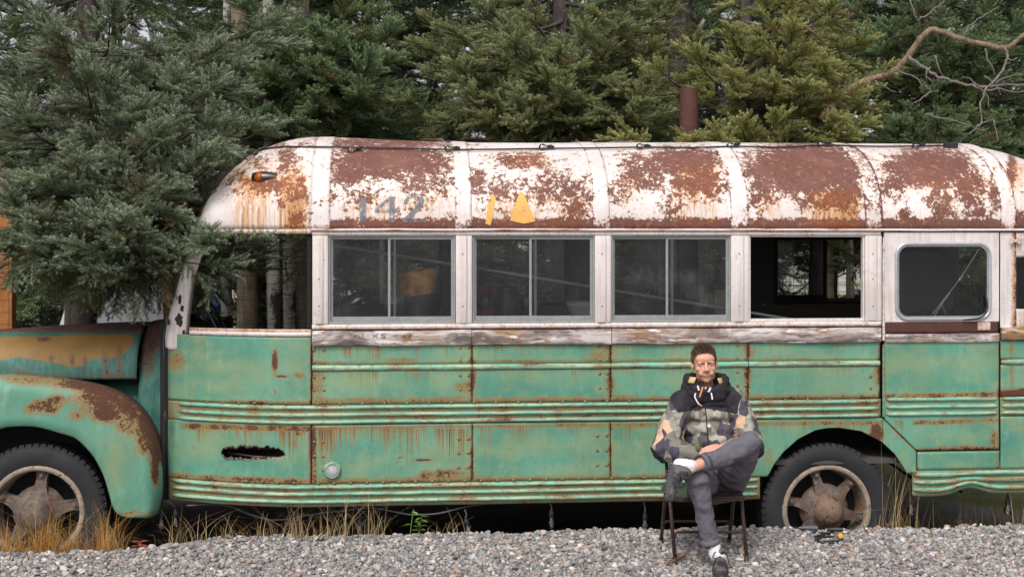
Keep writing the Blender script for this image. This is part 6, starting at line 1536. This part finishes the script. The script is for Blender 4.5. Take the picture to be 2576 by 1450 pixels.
    bl = Blob(); bl.chain([(A3(1741, 1171, -1.27), .040), (A3(1735, 1172, -1.28), .044), (SHL[0]+SHL[1].normalized()*.045+SHL[2].normalized()*.085, .044)], 7); me = bl.mesh(.006, 3); wrinkle(me, lambda c: .003*fold(c, 34, 4)); fin('sock', me, M['sock'], P, True)
    M['shoe'] = (lambda s: s.done(s.bsdf(s.mix(s.ss(s.voro(26, out='Color'), .35, .6), (.022, .021, .022), (.10, .092, .088)), .7, 0, s.bump(s.noise(60, detail=5), .5, .004))))(SH('shoe_upper'))
    M['sole'] = simple('shoe_sole', (.055, .054, .056), .8, 0, .6, 50, .8, .01); M['lace'] = simple('black_lace', (.015, .015, .016), .7)
    def shoe(heel, fwd, up):
        fwd = fwd.normalized(); up = (up-fwd*up.dot(fwd)).normalized(); sd = fwd.cross(up); Rm = Matrix((fwd, sd, up)).transposed(); L = lambda a, b, c: heel+fwd*a+sd*b+up*c
        bl = Blob()
        for a, w, h in ((.02, .036, .045), (.06, .038, .047), (.10, .040, .040), (.14, .044, .034), (.18, .048, .029), (.215, .046, .025), (.24, .036, .022)): bl.ball(L(a, 0, .018+h*.7), (.036, w, h), Rm)
        bl.chain([(L(.03, 0, .06), .040), (L(.045, 0, .095), .043)], 4)
        me = bl.mesh(.006, 3); wrinkle(me, lambda c: .0025*fold(c, 40, 5)); s_ = fin('shoe', me, M['shoe'], P, True)
        mb = MB(); out = []
        for i in range(28):
            a = 2*math.pi*i/28; u = .5-.5*math.cos(a); ax = -.012+.29*u; w = (.040+.014*smst(u, .3, .75))*(math.sin(math.pi*min(1, max(0, u)))**.45 if 0 < u < 1 else .0); out.append((ax, math.copysign(w, math.sin(a)) if abs(math.sin(a)) > 1e-6 else 0))
        v = [L(a, b, 0) for a, b in out]+[L(a*1.0, b*1.03, .016) for a, b in out]+[L(a, b, .034+.012*smst(a, .2, .28)) for a, b in out]; n = len(out)
        mb.add(v, [tuple(range(n-1, -1, -1)), tuple(range(2*n, 3*n))]+[(k*n+i, k*n+(i+1) % n, (k+1)*n+(i+1) % n, (k+1)*n+i) for k in (0, 1) for i in range(n)])
        for i in range(9):
            for b in (-.024, 0, .024):
                q = L(.01+.029*i, b*(1+.3*(i > 4)), -.003); mb.add([q+fwd*i1*.009+sd*j1*.008+up*k1*.004 for k1 in (-1, 1) for i1, j1 in ((-1, -1), (1, -1), (1, 1), (-1, 1))], [(0, 1, 2, 3), (4, 7, 6, 5), (0, 4, 5, 1), (1, 5, 6, 2), (2, 6, 7, 3), (3, 7, 4, 0)])
        mb.build('sole', M['sole'], s_, auto=40)
        mb = MB()
        for i in range(5): a = .075+.022*i; h = .098-.012*i; mb.tube([L(a, -.026, h-.012), L(a+.006, 0, h+.002), L(a+.001, .026, h-.012)], .0034, 5)
        mb.tube(spline([L(.075, 0, .10), L(.085, .03, .112), L(.115, .046, .085), L(.10, .03, .075)], 5), .003, 5); mb.tube(spline([L(.075, 0, .10), L(.09, -.03, .112), L(.12, -.048, .085), L(.11, -.055, .05)], 5), .003, 5)
        mb.build('shoelace', M['lace'], s_, True)
    shoe(*SHR); shoe(*SHL)
    # ---- jacket
    def camo():
        s = SH('camouflage_cloth'); p = s.pos(); w = s.av(s.av(s.sv(p, (1.15, .8, .75)), (.1, .7, .2)), s.sv(s.noise(9, detail=1, col=True), .035))
        v = s.voro(16.5, w, out='Color', rnd=1); vx = s.n('ShaderNodeSeparateColor'); s.put(vx.inputs[0], v)
        c = s.ramp(vx.outputs[0], [(0, (.050, .037, .066)), (.28, (.175, .168, .13)), (.48, (.29, .275, .23)), (.66, (.075, .07, .062)), (.76, (.36, .355, .28)), (.93, (.66, .42, .27))], True)
        c = s.mix(s.mul(s.noise(240, detail=2), .3), c, s.mix(.5, c, (.25, .25, .25)))
        c = s.mix(s.ss(s.attr('yoke'), -.12, .12), c, s.mix(s.noise(50), (.012, .010, .014), (.022, .018, .026)))
        wv = s.noise(1, s.sv(s.av(p, s.sv(s.noise(3, col=True), .25)), (16, 16, 9)), detail=4, rough=.45, dist=.6)
        return s.done(s.bsdf(c, .8, 0, s.bump(wv, .55, .018)))
    M['camo'] = camo()
    M['blackcloth'] = simple('black_cloth', (.014, .011, .016), .8, 0, .3, 30, .3, .01); M['tan'] = simple('tan_lining', (.62, .43, .20), .8); M['cord'] = simple('white_cord', (.75, .73, .75), .7); M['orange'] = simple('orange_leather', (.58, .26, .09), .6)
    bl = Blob()
    for (px, py, Y, rx, ry, rz) in ((1782, 1010, -.575, .155, .115, .06), (1781, 1040, -.59, .185, .138, .07), (1783, 1075, -.61, .182, .150, .07), (1787, 1105, -.635, .175, .155, .07), (1792, 1135, -.655, .172, .158, .07), (1796, 1160, -.67, .170, .155, .06)): bl.ball(A3(px, py, Y), (rx, ry, rz), None, 3)
    bl.chain([(NECK+Vector((0, .03, -.05)), .085), (A3(1715, 1010, -.60), .082)], 6); bl.chain([(NECK+Vector((0, .03, -.05)), .085), (A3(1848, 1005, -.59), .082)], 6)
    bl.chain([(SR+Vector((.01, 0, 0)), .085), (SR.lerp(ER, .5)+Vector((.012, -.005, 0)), .088), (ER+Vector((.012, -.02, 0)), .082)], 8); bl.chain([(ER+Vector((.012, -.02, -.004)), .080), (ER.lerp(WR, .5)+Vector((0, 0, .006)), .070), (WR-(WR-ER)*.06, .050)], 9)
    bl.chain([(SL, .085), (SL.lerp(EL, .5)+Vector((-.008, -.005, 0)), .088), (EL+Vector((-.008, -.02, 0)), .082)], 8); bl.chain([(EL+Vector((-.008, -.02, 0)), .080), (EL.lerp(WL, .5), .066), (WL-(WL-EL)*.04, .048)], 9)
    me = bl.mesh(.0085, 6, .5)
    wrinkle(me, lambda c: .014*fold(c, 8.0, 6)+.008*fold(c, 17, 7)-.008)
    yoke = [(1672, 985), (1684, 1003), (1696, 1022), (1706, 1037), (1740, 1031), (1769, 1026), (1800, 1029), (1855, 1041), (1858, 1018), (1866, 995), (1830, 960), (1720, 960)]
    def inside(px, py, poly):
        r = np.zeros(px.shape, bool); n = len(poly)
        for i in range(n):
            (x0, y0), (x1, y1) = poly[i], poly[(i+1) % n]
            c = ((y0 > py) != (y1 > py)) & (px < (x1-x0)*(py-y0)/(y1-y0+1e-9)+x0); r ^= c
        return r
    nv = len(me.vertices); C = np.zeros(nv*3, np.float32); me.vertices.foreach_get('co', C); C = C.reshape(-1, 3); px, py = proj(C)
    def sdist(poly):
        d = np.full(px.shape, 1e9)
        for i in range(len(poly)): d = np.minimum(d, seg(px, py, *poly[i], *poly[(i+1) % len(poly)]))
        return np.where(inside(px, py, poly), d, -d)/8
    yk = np.maximum(sdist(yoke), np.maximum(np.minimum((1634+(py-1118)*1.0-px)/8, (py-1112)/8), np.minimum((px-1898)/8, (py-1116)/8)))
    J = fin('jacket', me, M['camo'], P, True, attrs={'yoke': np.clip(yk, -1, 1)})
    cuffd = (WR-ER).normalized()
    def jcuff(c, d, r): cuff(c, d, r, 'jacket_cuff', 'camo', .018)
    jcuff(WR-cuffd*.010, cuffd, .046)
    mb = MB(); e_ = A3(1757, 1124, -1.045); mb.box(e_.x-.020, e_.x+.012, e_.y-.006, e_.y, e_.z-.014, e_.z+.012, .003); mb.build('cuff_tab', simple('olive_tab', (.13, .14, .035), .8), J)
    # hood lying round the neck
    bl = Blob(); cc = NECK+Vector((.003, .01, .0))
    for i in range(49):
        a = 2*math.pi*i/48; bk = .5+.5*math.sin(a)                                # 1 at the back
        fr = 1-bk; p = cc+Vector((math.cos(a)*(.118+.008*bk), math.sin(a)*.105-.012, .030+.035*bk*0-.055*fr**2.2+.012*abs(math.cos(a))**2))
        k_ = .62+.38*bk; bl.ball(p, (.036*k_, .034*k_, (.036+.016*abs(math.cos(a)))*k_)); bl.ball(p+Vector((math.cos(a)*.008, 0, -.035)), (.040*k_, .036*k_, .038))
    me = bl.mesh(.0075, 4); wrinkle(me, lambda c: .013*fold(c, 12, 8)+.006*fold(c, 26, 9)); fin('hood', me, M['blackcloth'], J, True)
    for s_, (a, b) in ((-1, (1741, 955)), (1, (1814, 957))):
        mb = MB(); q = at6(a, b, -.672); mb.grid(np.array([[(q.x+(u-.5)*.034+s_*(.5-v)*.016, q.y+.04*abs(u-.5+.5*s_)-.012, q.z+(v-.5)*.040) for v in np.linspace(0, 1, 4)] for u in np.linspace(0, 1, 4)])); o = mb.build('hood_lining', M['tan'], J, True); mo = o.modifiers.new('t', 'SOLIDIFY'); mo.thickness = .006
    FY = -.755
    def cordm(name, pts, r, mat):
        mb = MB(); mb.tube(spline([at6(*p) for p in pts], 5), r, 6); mb.build(name, M[mat], J, True)
    cordm('zip_pull', [(1768, 972, -.742), (1764, 985, -.752), (1760, 998, -.757)], .0065, 'orange')
    cordm('drawcord', [(1750, 988, -.745), (1748, 996, -.757), (1753, 1008, -.765), (1760, 1017, -.770)], .0052, 'cord'); cordm('drawcord', [(1789, 987, -.745), (1791, 996, -.757), (1792, 1004, -.765)], .0052, 'cord')
    cordm('cord_tip', [(1760, 1016, -.770), (1766, 1021, -.772)], .0055, 'orange')
    cordm('eyelet', [(1755, 969, -.738), (1757, 976, -.742), (1758, 981, -.745)], .0070, 'cord'); cordm('eyelet', [(1788, 974, -.738), (1785, 980, -.742), (1782, 985, -.745)], .0070, 'cord'); cordm('toggle', [(1775, 972, -.744), (1775, 977, -.746)], .006, 'cord')
    mb = MB(); bt = at6(1784, 1071, -.79); mb.lathe([(.0005, .008), (.009, .007), (.0115, .002), (.0115, -.03)], Matrix.Translation(bt) @ Matrix.Rotation(R(90), 4, 'X'), 14); mb.build('button', M['cord'], J, True)
    cordm('zip_line', [(1773, 1022, -.765), (1776, 1040, -.775), (1779, 1075, -.785), (1783, 1118, -.812)], .004, 'blackcloth')
    cordm('pocket_trim', [(1716, 1096, -.795), (1720, 1106, -.80), (1722, 1118, -.80)], .004, 'orange')
build_person()
# ------------------------------------------------------------------ things inside the bus
M['bench'] = bark_mat('bench_wood', (.16, .125, .075), (.30, .24, .15), 2); M['rustdrum'] = rusted('drum_paint', 'cream')
M['ochre'] = (lambda s: s.done(s.bsdf(s.mix(s.ss(s.noise(12, detail=7, rough=.7), .35, .65), (.70, .36, .10), (.30, .11, .03)), .75)))(SH('ochre_rust'))
M['darkmetal'] = simple('dark_metal', (.035, .034, .036), .5, .3, .4, 20); M['red'] = simple('red_enamel', (.30, .02, .022), .4); M['enamel'] = simple('white_enamel', (.62, .62, .60), .35)
ZT = 1.455
t = thing('workbench', (1.4, .75, .44), 'long plank workbench inside the bus below the side windows', 'table')
for k in range(4): q = MB(); q.box(PX(840)*1.05, PX(1850)*1.03, .32+.22*k, .53+.22*k, ZT-.035, ZT-.002*k, .004); q.build('plank', M['bench'], t)
for x in (PX(860), PX(1350), PX(1830)):
    for y in (.38, 1.1): q = MB(); q.box(x-.03, x+.03, y-.03, y+.03, .44, ZT-.036); q.build('leg', M['bench'], t)
def std(px, Y): p = at(px, HZ, Y); return Vector((p.x, Y, ZT))
p = std(1066, .31); Md = Matrix.Translation(p+Vector((.0, 0, .012))) @ Matrix.Rotation(R(-8), 4, 'Y')
t = thing('rusty_drum', p, 'battered rusty drum with an ochre collar tilted on the bench behind the first side window', 'drum')
q = MB(); q.lathe([(.001, 0), (.125, 0), (.13, .03), (.135, .13), (.132, .24)], Md, 28); q.build('drum_body', M['darkmetal'], t, auto=40)
q = MB(); q.lathe([(.139, .21), (.150, .33), (.158, .33), (.160, .355), (.156, .385), (.148, .39), (.10, .397), (.001, .40)], Md, 28); q.build('collar', M['ochre'], t, auto=40)
p = std(1274, .42); t = thing('milk_can', p, 'dark metal milk can with a wire handle behind the second side window', 'can')
q = MB(); q.lathe([(.001, 0), (.10, 0), (.105, .02), (.105, .16), (.085, .21), (.075, .235), (.08, .25)], Matrix.Translation(p), 24); q.build('can_body', M['darkmetal'], t, auto=40)
q = MB(); q.lathe([(.084, .25), (.088, .262), (.04, .275), (.001, .278)], Matrix.Translation(p), 24); q.build('lid', M['chrome'], t, True)
q = MB(); q.tube([p+Vector((.09*math.cos(a), 0, .25+.075*math.sin(a))) for a in np.linspace(0, math.pi, 12)], .004, 5); q.build('handle', M['chrome'], t)
for k, px in enumerate((1221, 1325)):
    p = std(px, .95); t = thing('red_lantern', p, ['red oil lantern with a glass globe left of the milk can', 'red oil lantern mostly hidden right of the milk can'][k], 'lantern', 'oil lanterns on the bench')
    q = MB(); q.lathe([(.001, 0), (.075, 0), (.078, .03), (.05, .055), (.04, .07)], Matrix.Translation(p), 18); q.lathe([(.04, .19), (.05, .2), (.03, .235), (.001, .24)], Matrix.Translation(p), 18)
    for s_ in (-1, 1): q.tube([p+Vector((s_*.065, 0, .03)), p+Vector((s_*.082, 0, .10)), p+Vector((s_*.07, 0, .2)), p+Vector((s_*.03, 0, .215))], .011, 6)
    q.build('frame', M['red'], t, auto=40); q = MB(); q.lathe([(.035, .07), (.055, .12), (.05, .16), (.034, .19)], Matrix.Translation(p), 18); q.build('globe', M['bulb'], t, True)
p = std(1462, .48); t = thing('basin', p, 'white enamel basin tilted on the bench behind the second window', 'basin')
Mb = Matrix.Translation(p+Vector((.02, 0, .075))) @ Matrix.Rotation(R(6), 4, 'X'); q = MB(); q.lathe([(.001, -.06), (.09, -.06), (.12, .02), (.135, .055), (.14, .06), (.137, .064), (.118, .03), (.085, -.05), (.001, -.052)], Mb, 26); q.build('bowl', M['enamel'], t, True)
q = MB(); q.box(p.x-.15, p.x+.16, p.y-.1, p.y+.12, ZT+.001, ZT+.014); q.build('board', M['bench'], t)
q = MB(); q.tube([at(805, 610, .30), at(1400, 706, .36), at(2010, 806, .40)], .0125, 8); tag(q.build('metal_pole', M['alu'], None, True), 'long pale pole slanting across the inside of all the side windows', 'pole')
p = at(1815, 740, 1.5); q = MB(); q.box(p.x-.08, p.x+.08, 1.42, 1.7, ZT-.3, ZT+.20, .004); tag(q.build('cardboard_box', simple('cardboard', (.32, .27, .20), .8)), 'pale cardboard box inside the bus at the right of the third window', 'box')
for px, lab in ((1428, 'orange timber post beyond the bus seen through the second side window'), (2276, 'orange timber post beyond the bus seen through the side door window')):
    b = at(px, HZ, 4.8); q = MB(); q.box(b.x-.06, b.x+.06, 4.8, 4.93, -.5, 2.4, .006); tag(q.build('timber_post', M['timber']), lab, 'post')
mb = MB(); a_, b_ = at(2258, 790, 1.0), at(2392, 632, 1.0)
poly = [(a_.x, a_.z-.3), (b_.x-.05, a_.z-.3), (b_.x, a_.z), (b_.x+.0, b_.z-.22), (b_.x-.03, b_.z-.12), (b_.x-.09, b_.z-.03), (b_.x-.17, b_.z), (a_.x, b_.z)]
mb.prism(poly, .95, 1.05); mb.build('seat_back', simple('grey_vinyl', (.10, .10, .098), .6), bus, auto=30)
q = MB(); bl_ = Blob(); rr = random.Random(4)
for k in range(16): pz = at(rr.uniform(2250, 2490), 800, rr.uniform(.3, .8)); bl_.ball((pz.x, pz.y, 1.36+rr.uniform(0, .10)), (rr.uniform(.08, .14), .09, rr.uniform(.06, .1)))
me = bl_.mesh(.02, 3); tag(fin('sack_pile', me, simple('burlap', (.07, .065, .06), .9), None, True), 'heap of dark sacks behind the side door window', 'sacks')

# ------------------------------------------------------------------ string lights
SOCK = {}
def socket_parts(parent, p, d, size=1.0, lamp=True, cablemat='black'):
    """rubber socket at p with a bulb pointing along d"""
    d = Vector(d).normalized(); Mq = Matrix.Translation(p) @ d.to_track_quat('Z', 'Y').to_matrix().to_4x4() @ Matrix.Scale(size, 4)
    q = MB(); q.lathe([(.001, -.03), (.009, -.03), (.012, -.012), (.018, -.008), (.0195, .0), (.0195, .018), (.0175, .03), (.018, .034), (.001, .034)], Mq, 14); so = q.build('socket', M['black'], parent, auto=40)
    if lamp:
        q = MB(); q.lathe([(.013, .032), (.016, .045), (.027, .068), (.031, .085), (.028, .103), (.016, .118), (.001, .122)], Mq, 16); b = q.build('bulb', M['bulb'], so, True)
        q = MB(); q.tube([Mq @ Vector((x, 0, z)) for x, z in ((-.004, .04), (-.007, .085), (0, .095), (.007, .085), (.004, .04))], .0016, 4); q.build('filament', M['filament'], so)
def surf(px, py, lift=.012, dflt=.3):
    for dy in (0, 4, 8, 12, 18):
        h = on_body(px, py+dy, lift)
        if h is not None: return h
    return at(px, py, dflt)
t = thing('string_light', surf(1400, 377), 'black string light cable lying along the top edge of the bus roof', 'string light')
pts = [(500, 562), (509, 535), (528, 498), (560, 455), (604, 412), (650, 380), (700, 374), (790, 373), (900, 375), (1010, 377), (1150, 380), (1270, 379), (1385, 377), (1500, 376), (1625, 374), (1740, 375), (1850, 372), (1960, 374), (2075, 369), (2200, 372), (2315, 371), (2372, 370)]
q = MB(); q.tube(spline([surf(a, b, .014) for a, b in pts], 6), .0075, 6); q.build('cable', M['cable'], t, True)
for px, py, dx, lamp in ((648, 389, (-.6, -.25, -.6), True), (905, 379, (-1, -.35, -.28), True), (1149, 379, (-1, -.3, -.15), True), (1386, 376, (-1, -.25, -.05), True), (1629, 374, (-1, -.3, -.1), True), (1855, 370, (-1, -.3, -.2), True), (2083, 367, (-1, -.3, -.15), True), (2320, 370, (-1, -.3, -.2), True)):
    p = surf(px, py, .024); socket_parts(t, p, dx, .82, lamp)
p = surf(2392, 371, .02); q = MB(); q.box(p.x-.055, p.x+.05, p.y-.025, p.y+.03, p.z-.022, p.z+.022, .006); q.build('plug', M['black'], t)
t = thing('string_light', at(412, 1000, .32), 'dark string light hanging down the front corner of the bus beside the windshield pillar', 'string light')
q = MB(); q.tube(spline([at(512, 545, .30), at(498, 568, .30), at(478, 610, .31), at(455, 680, .315), at(436, 745, .315), at(421, 800, .315), at(413, 850, .32), at(412, 900, .30), at(410, 980, .30), at(413, 1040, .30), at(411, 1100, .28), at(412, 1200, .28), at(408, 1255, .27), at(406, 1290, .27)], 6), .0085, 6); q.build('cable', M['cable'], t, True)
for px, py, Y, d, lamp in ((495, 566, .285, (-.15, -.1, -1), True), (421, 805, .30, (.05, -.1, -1), False), (416, 1042, .285, (.0, -.1, -1), False), (406, 1292, .27, (0, -.05, -1), True), (441, 1288, .25, (.02, -.05, -1), True)): socket_parts(t, at(px, py, Y), d, .95, lamp)
q = MB(); q.tube(spline([at(408, 1265, .27), at(425, 1262, .26), at(441, 1275, .25)], 5), .006, 6); q.build('cable', M['cable'], t, True)
t = thing('string_light', at(1300, 1280, .2), 'string light with clear bulbs hanging under the lower edge of the bus', 'string light')
q = MB(); q.tube(spline([at(470, 1270, .3), at(560, 1268, .3), at(640, 1296, .25), at(700, 1306, .2), at(800, 1290, .15), at(905, 1278, .12), at(942, 1276, .10), at(1000, 1287, .08), at(1040, 1293, .06), at(1100, 1290, .05), at(1152, 1278, .05), at(1220, 1266, .10), at(1387, 1262, .12), at(1622, 1258, .12), at(1800, 1258, .15), at(1890, 1255, .3)], 6), .0065, 6); q.build('cable', M['gcable'], t, True)
for px, py, Y, d, y0 in ((905, 1308, .12, (0, 0, -1), 1278), (1173, 1309, .03, (.25, -.1, -1), 1280), (1387, 1288, .05, (0, 0, -1), 1262), (1622, 1295, .06, (0, 0, -1), 1258)):
    p = at(px, py, Y); socket_parts(t, p, d, .98); q = MB(); q.tube(spline([at(px-4, y0, Y), at(px+1, (y0+py)/2, Y), p-Vector(d).normalized()*.03], 4), .0055, 6); q.build('drop_cable', M['gcable'], t, True)
t = thing('string_light', at(2400, 1230, .1), 'string light with two bulbs hanging under the rear skirt of the bus', 'string light')
q = MB(); q.tube(spline([at(2280, 1225, .12), at(2400, 1222, .12), at(2535, 1225, .12), at(2640, 1228, .12)], 5), .006, 6); q.build('cable', M['cable'], t, True)
for px, py, y0 in ((2292, 1256, 1226), (2535, 1256, 1225)):
    p = at(px, py, .08); socket_parts(t, p, (0, 0, -1), .98); q = MB(); q.tube([at(px, y0, .10), p+Vector((0, 0, .03))], .0055, 6); q.build('drop_cable', M['cable'], t, True)

# ------------------------------------------------------------------ grass, weeds, bits on the gravel
def grass():
    s = SH('dry_grass_blade'); a = s.attr('hue'); u = s.attr('along')
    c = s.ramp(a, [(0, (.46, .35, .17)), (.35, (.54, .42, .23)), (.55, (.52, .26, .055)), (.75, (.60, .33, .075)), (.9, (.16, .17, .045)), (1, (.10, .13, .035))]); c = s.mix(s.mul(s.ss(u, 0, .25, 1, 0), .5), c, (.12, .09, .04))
    bs = s.bsdf(c, .7); tr = s.n('ShaderNodeBsdfTranslucent'); s.put(tr.inputs[0], c); m_ = s.n('ShaderNodeMixShader'); m_.inputs[0].default_value = .3; s.t.links.new(bs, m_.inputs[1]); s.t.links.new(tr.outputs[0], m_.inputs[2]); mat = s.done(m_.outputs[0])
    r = random.Random(21); V = []; Fc = []; hu = []; al = []
    def blade(x, y, h, hue, lean, w=.0024):
        z = float(gz(x, y))-.01; az = r.uniform(0, 6.28); d = Vector((math.cos(az), math.sin(az)*.7, 0)); b = len(V); sd = Vector((-d.y, d.x, 0)); sd = (sd+Vector((r.gauss(0, .4), 0, 0))).normalized(); kink = r.random() < .12; n = 5
        for i in range(n+1):
            u = i/n; p = Vector((x, y, z))+d*(lean*h*u*u)+Vector((0, 0, h*(u-.25*lean*u*u)))
            if kink and u > .55: p += d*(h*.5*(u-.55))-Vector((0, 0, h*.9*(u-.55)))
            ww = w*(1-.85*u); V.append(p-sd*ww); V.append(p+sd*ww); hu.extend([hue]*2); al.extend([u]*2)
            if i: q = b+2*i; Fc.append((q-2, q-1, q+1, q))
    def tuft(px, py, Y, n, h, hue, sp=.03, lean=.5):
        c = at(px, py, Y)
        for _ in range(n): blade(c.x+r.gauss(0, sp), Y+r.gauss(0, sp*.6), h*1.15*r.uniform(.35, 1.15), min(1, max(0, hue+r.gauss(0, .12))), abs(r.gauss(lean, .3)))
    for px, n, h, hue in ((15, 40, .22, .62), (40, 46, .25, .65), (70, 40, .20, .6), (100, 44, .30, .62), (120, 60, .32, .66), (150, 36, .22, .7), (170, 46, .26, .65), (190, 30, .24, .8), (215, 30, .20, .6), (262, 46, .30, .62), (275, 60, .34, .66), (285, 30, .22, .5)): tuft(px, 1350, -.48+r.uniform(-.1, .08), int(n*1.15), h, hue, .045)
    for _ in range(70): tuft(r.uniform(-60, 300), 1350, r.uniform(-.55, -.1), 7, .16, r.uniform(.3, .9), .05, .7)
    for _ in range(26): tuft(r.uniform(0, 300), 1350, r.uniform(-.5, -.2), 1, .50, .25, .02, .45)
    for px, n, h in ((430, 22, .22), (455, 16, .28), (480, 10, .26), (540, 14, .18), (585, 16, .22), (620, 10, .16), (660, 18, .18), (700, 14, .24), (725, 22, .30), (745, 26, .34), (760, 16, .25), (800, 16, .18), (855, 26, .26), (880, 30, .30), (930, 24, .26), (955, 18, .28), (1085, 12, .20), (1120, 12, .18), (1145, 14, .14)): tuft(px, 1330, r.uniform(-.42, -.25), int(n*.7), h*r.uniform(.7, 1.2), .25, .05, .7)
    for _ in range(40): tuft(r.uniform(420, 1000), 1330, r.uniform(-.35, -.1), 4, .16, r.uniform(.1, 1), .05, .8)
    for px, n, h in ((2235, 26, .30), (2255, 18, .34), (2290, 16, .26), (2330, 10, .22), (2360, 14, .22), (2400, 22, .26), (2440, 16, .24), (2470, 14, .26), (2520, 14, .22), (2560, 14, .24)): tuft(px, 1310, r.uniform(-.05, .35), int(n*1.3), h*2.1, .28, .05, .4)
    for _ in range(30): tuft(r.uniform(2210, 2620), 1300, r.uniform(.1, 1.4), 8, .42, r.uniform(.1, .9), .06, .7)
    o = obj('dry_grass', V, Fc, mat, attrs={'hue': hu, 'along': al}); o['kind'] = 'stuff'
grass()
def weed(px, py, Y, h, lab, cat, cols, n, lw, name):
    s = SH(name+'_leaf'); s_ = s.noise(30, detail=3); mat = s.done(s.bsdf(s.mix(s_, *cols), .5)); c = at(px, py, Y); z = float(gz(c.x, Y)); t = thing(name, (c.x, Y, z), lab, cat); r = random.Random(px); q = MB()
    q.tube(spline([(c.x, Y, z-.02), (c.x+.01, Y, z+h*.5), (c.x+.03, Y-.02, z+h)], 4), .003, 5); q.build('stem', mat, t, True)
    for k in range(n):
        u = (k+.8)/n; a = k*2.4+r.uniform(-.4, .4); p = Vector((c.x+.02*u, Y, z+h*u)); d = Vector((math.cos(a), math.sin(a), r.uniform(-.2, .5))).normalized(); sd = d.cross(Vector((0, 0, 1))).normalized(); L = lw*r.uniform(.7, 1.3)*(1.1-.4*u); v = []
        for i, w in enumerate((.02, .8, 1, .6, .02)): e = p+d*L*(i/4)+Vector((0, 0, -.25*L*(i/4)**2)); v += [e-sd*w*L*.2, e+Vector((0, 0, -.008*w)), e+sd*w*L*.2]
        obj('leaf', v, [(3*i+j, 3*i+j+1, 3*i+j+4, 3*i+j+3) for i in range(4) for j in (0, 1)], mat, t, True)
weed(1052, 1325, -.20, .20, 'small green weed growing at the edge of the gravel under the bus', 'plant', ((.06, .13, .02), (.16, .27, .05)), 24, .085, 'green_weed')
weed(1030, 1290, -.15, .27, 'broad bright leaf standing above the green weed under the bus', 'plant', ((.10, .22, .03), (.20, .38, .06)), 3, .10, 'green_sprig')
weed(345, 1325, -.30, .11, 'low red leaved plant below the rear of the front fender', 'plant', ((.30, .05, .03), (.42, .13, .05)), 18, .09, 'red_plant')
q = MB(); P = [at(1722, 1397, -1.10), at(1706, 1408, -1.15), at(1692, 1422, -1.22), at(1676, 1436, -1.28)]
for p in P: p.z = float(gz(p.x, p.y))+.025
q.tube(spline(P, 5), [.011-.0003*i for i in range(16)], 6); q.tube([P[1], P[1]+Vector((.05, .02, .02)), P[1]+Vector((.07, .02, .05))], .006, 5)
tag(q.build('fallen_stick', bark_mat('orange_bark', (.20, .085, .03), (.34, .17, .07), 3), None, True), 'short reddish stick lying at the front foot of the chair', 'stick')
t = thing('power_cord', at(2070, 1360, -.7), 'tangled dark power cord with a yellow plug on the gravel below the rear wheel', 'cable'); q = MB(); P = []
for i, (a, b, Y) in enumerate(((2000, 1335, -.34), (2035, 1350, -.42), (2070, 1352, -.46), (2095, 1345, -.44), (2075, 1362, -.52), (2050, 1372, -.60), (2055, 1390, -.72), (2085, 1396, -.76), (2112, 1390, -.72), (2118, 1375, -.62), (2090, 1370, -.58), (2058, 1378, -.64), (2062, 1398, -.78), (2100, 1404, -.82))): p = at(a, b, Y); p.z = float(gz(p.x, Y))+.022; P.append(p)
q.tube(spline(P, 6), .0075, 6); q.build('cable', M['cable'], t, True)
p = at(2113, 1371, -.66); p.z = float(gz(p.x, p.y))+.04; Mq = Matrix.Translation(p) @ Matrix.Rotation(R(70), 4, 'X'); q = MB(); q.lathe([(.001, -.022), (.015, -.022), (.018, .008), (.018, .02), (.001, .022)], Mq, 14)
q.build('plug', simple('yellow_plug', (.62, .36, .03), .45), t, auto=40)
for k, (a, b, Y) in enumerate(((2098, 1342, -.42), (2035, 1340, -.40))):
    p = at(a, b, Y); p.z = float(gz(p.x, Y))+.04; q = MB(); q.tube([p-Vector((.05, -.01, -.0)), p-Vector((.02, 0, 0)), p+Vector((.03, -.02, .004)), p+Vector((.055, -.03, .004))], [.009, .016, .017, .013], 10); q.build('connector', [M['black'], M['gcable']][k], t, auto=40)
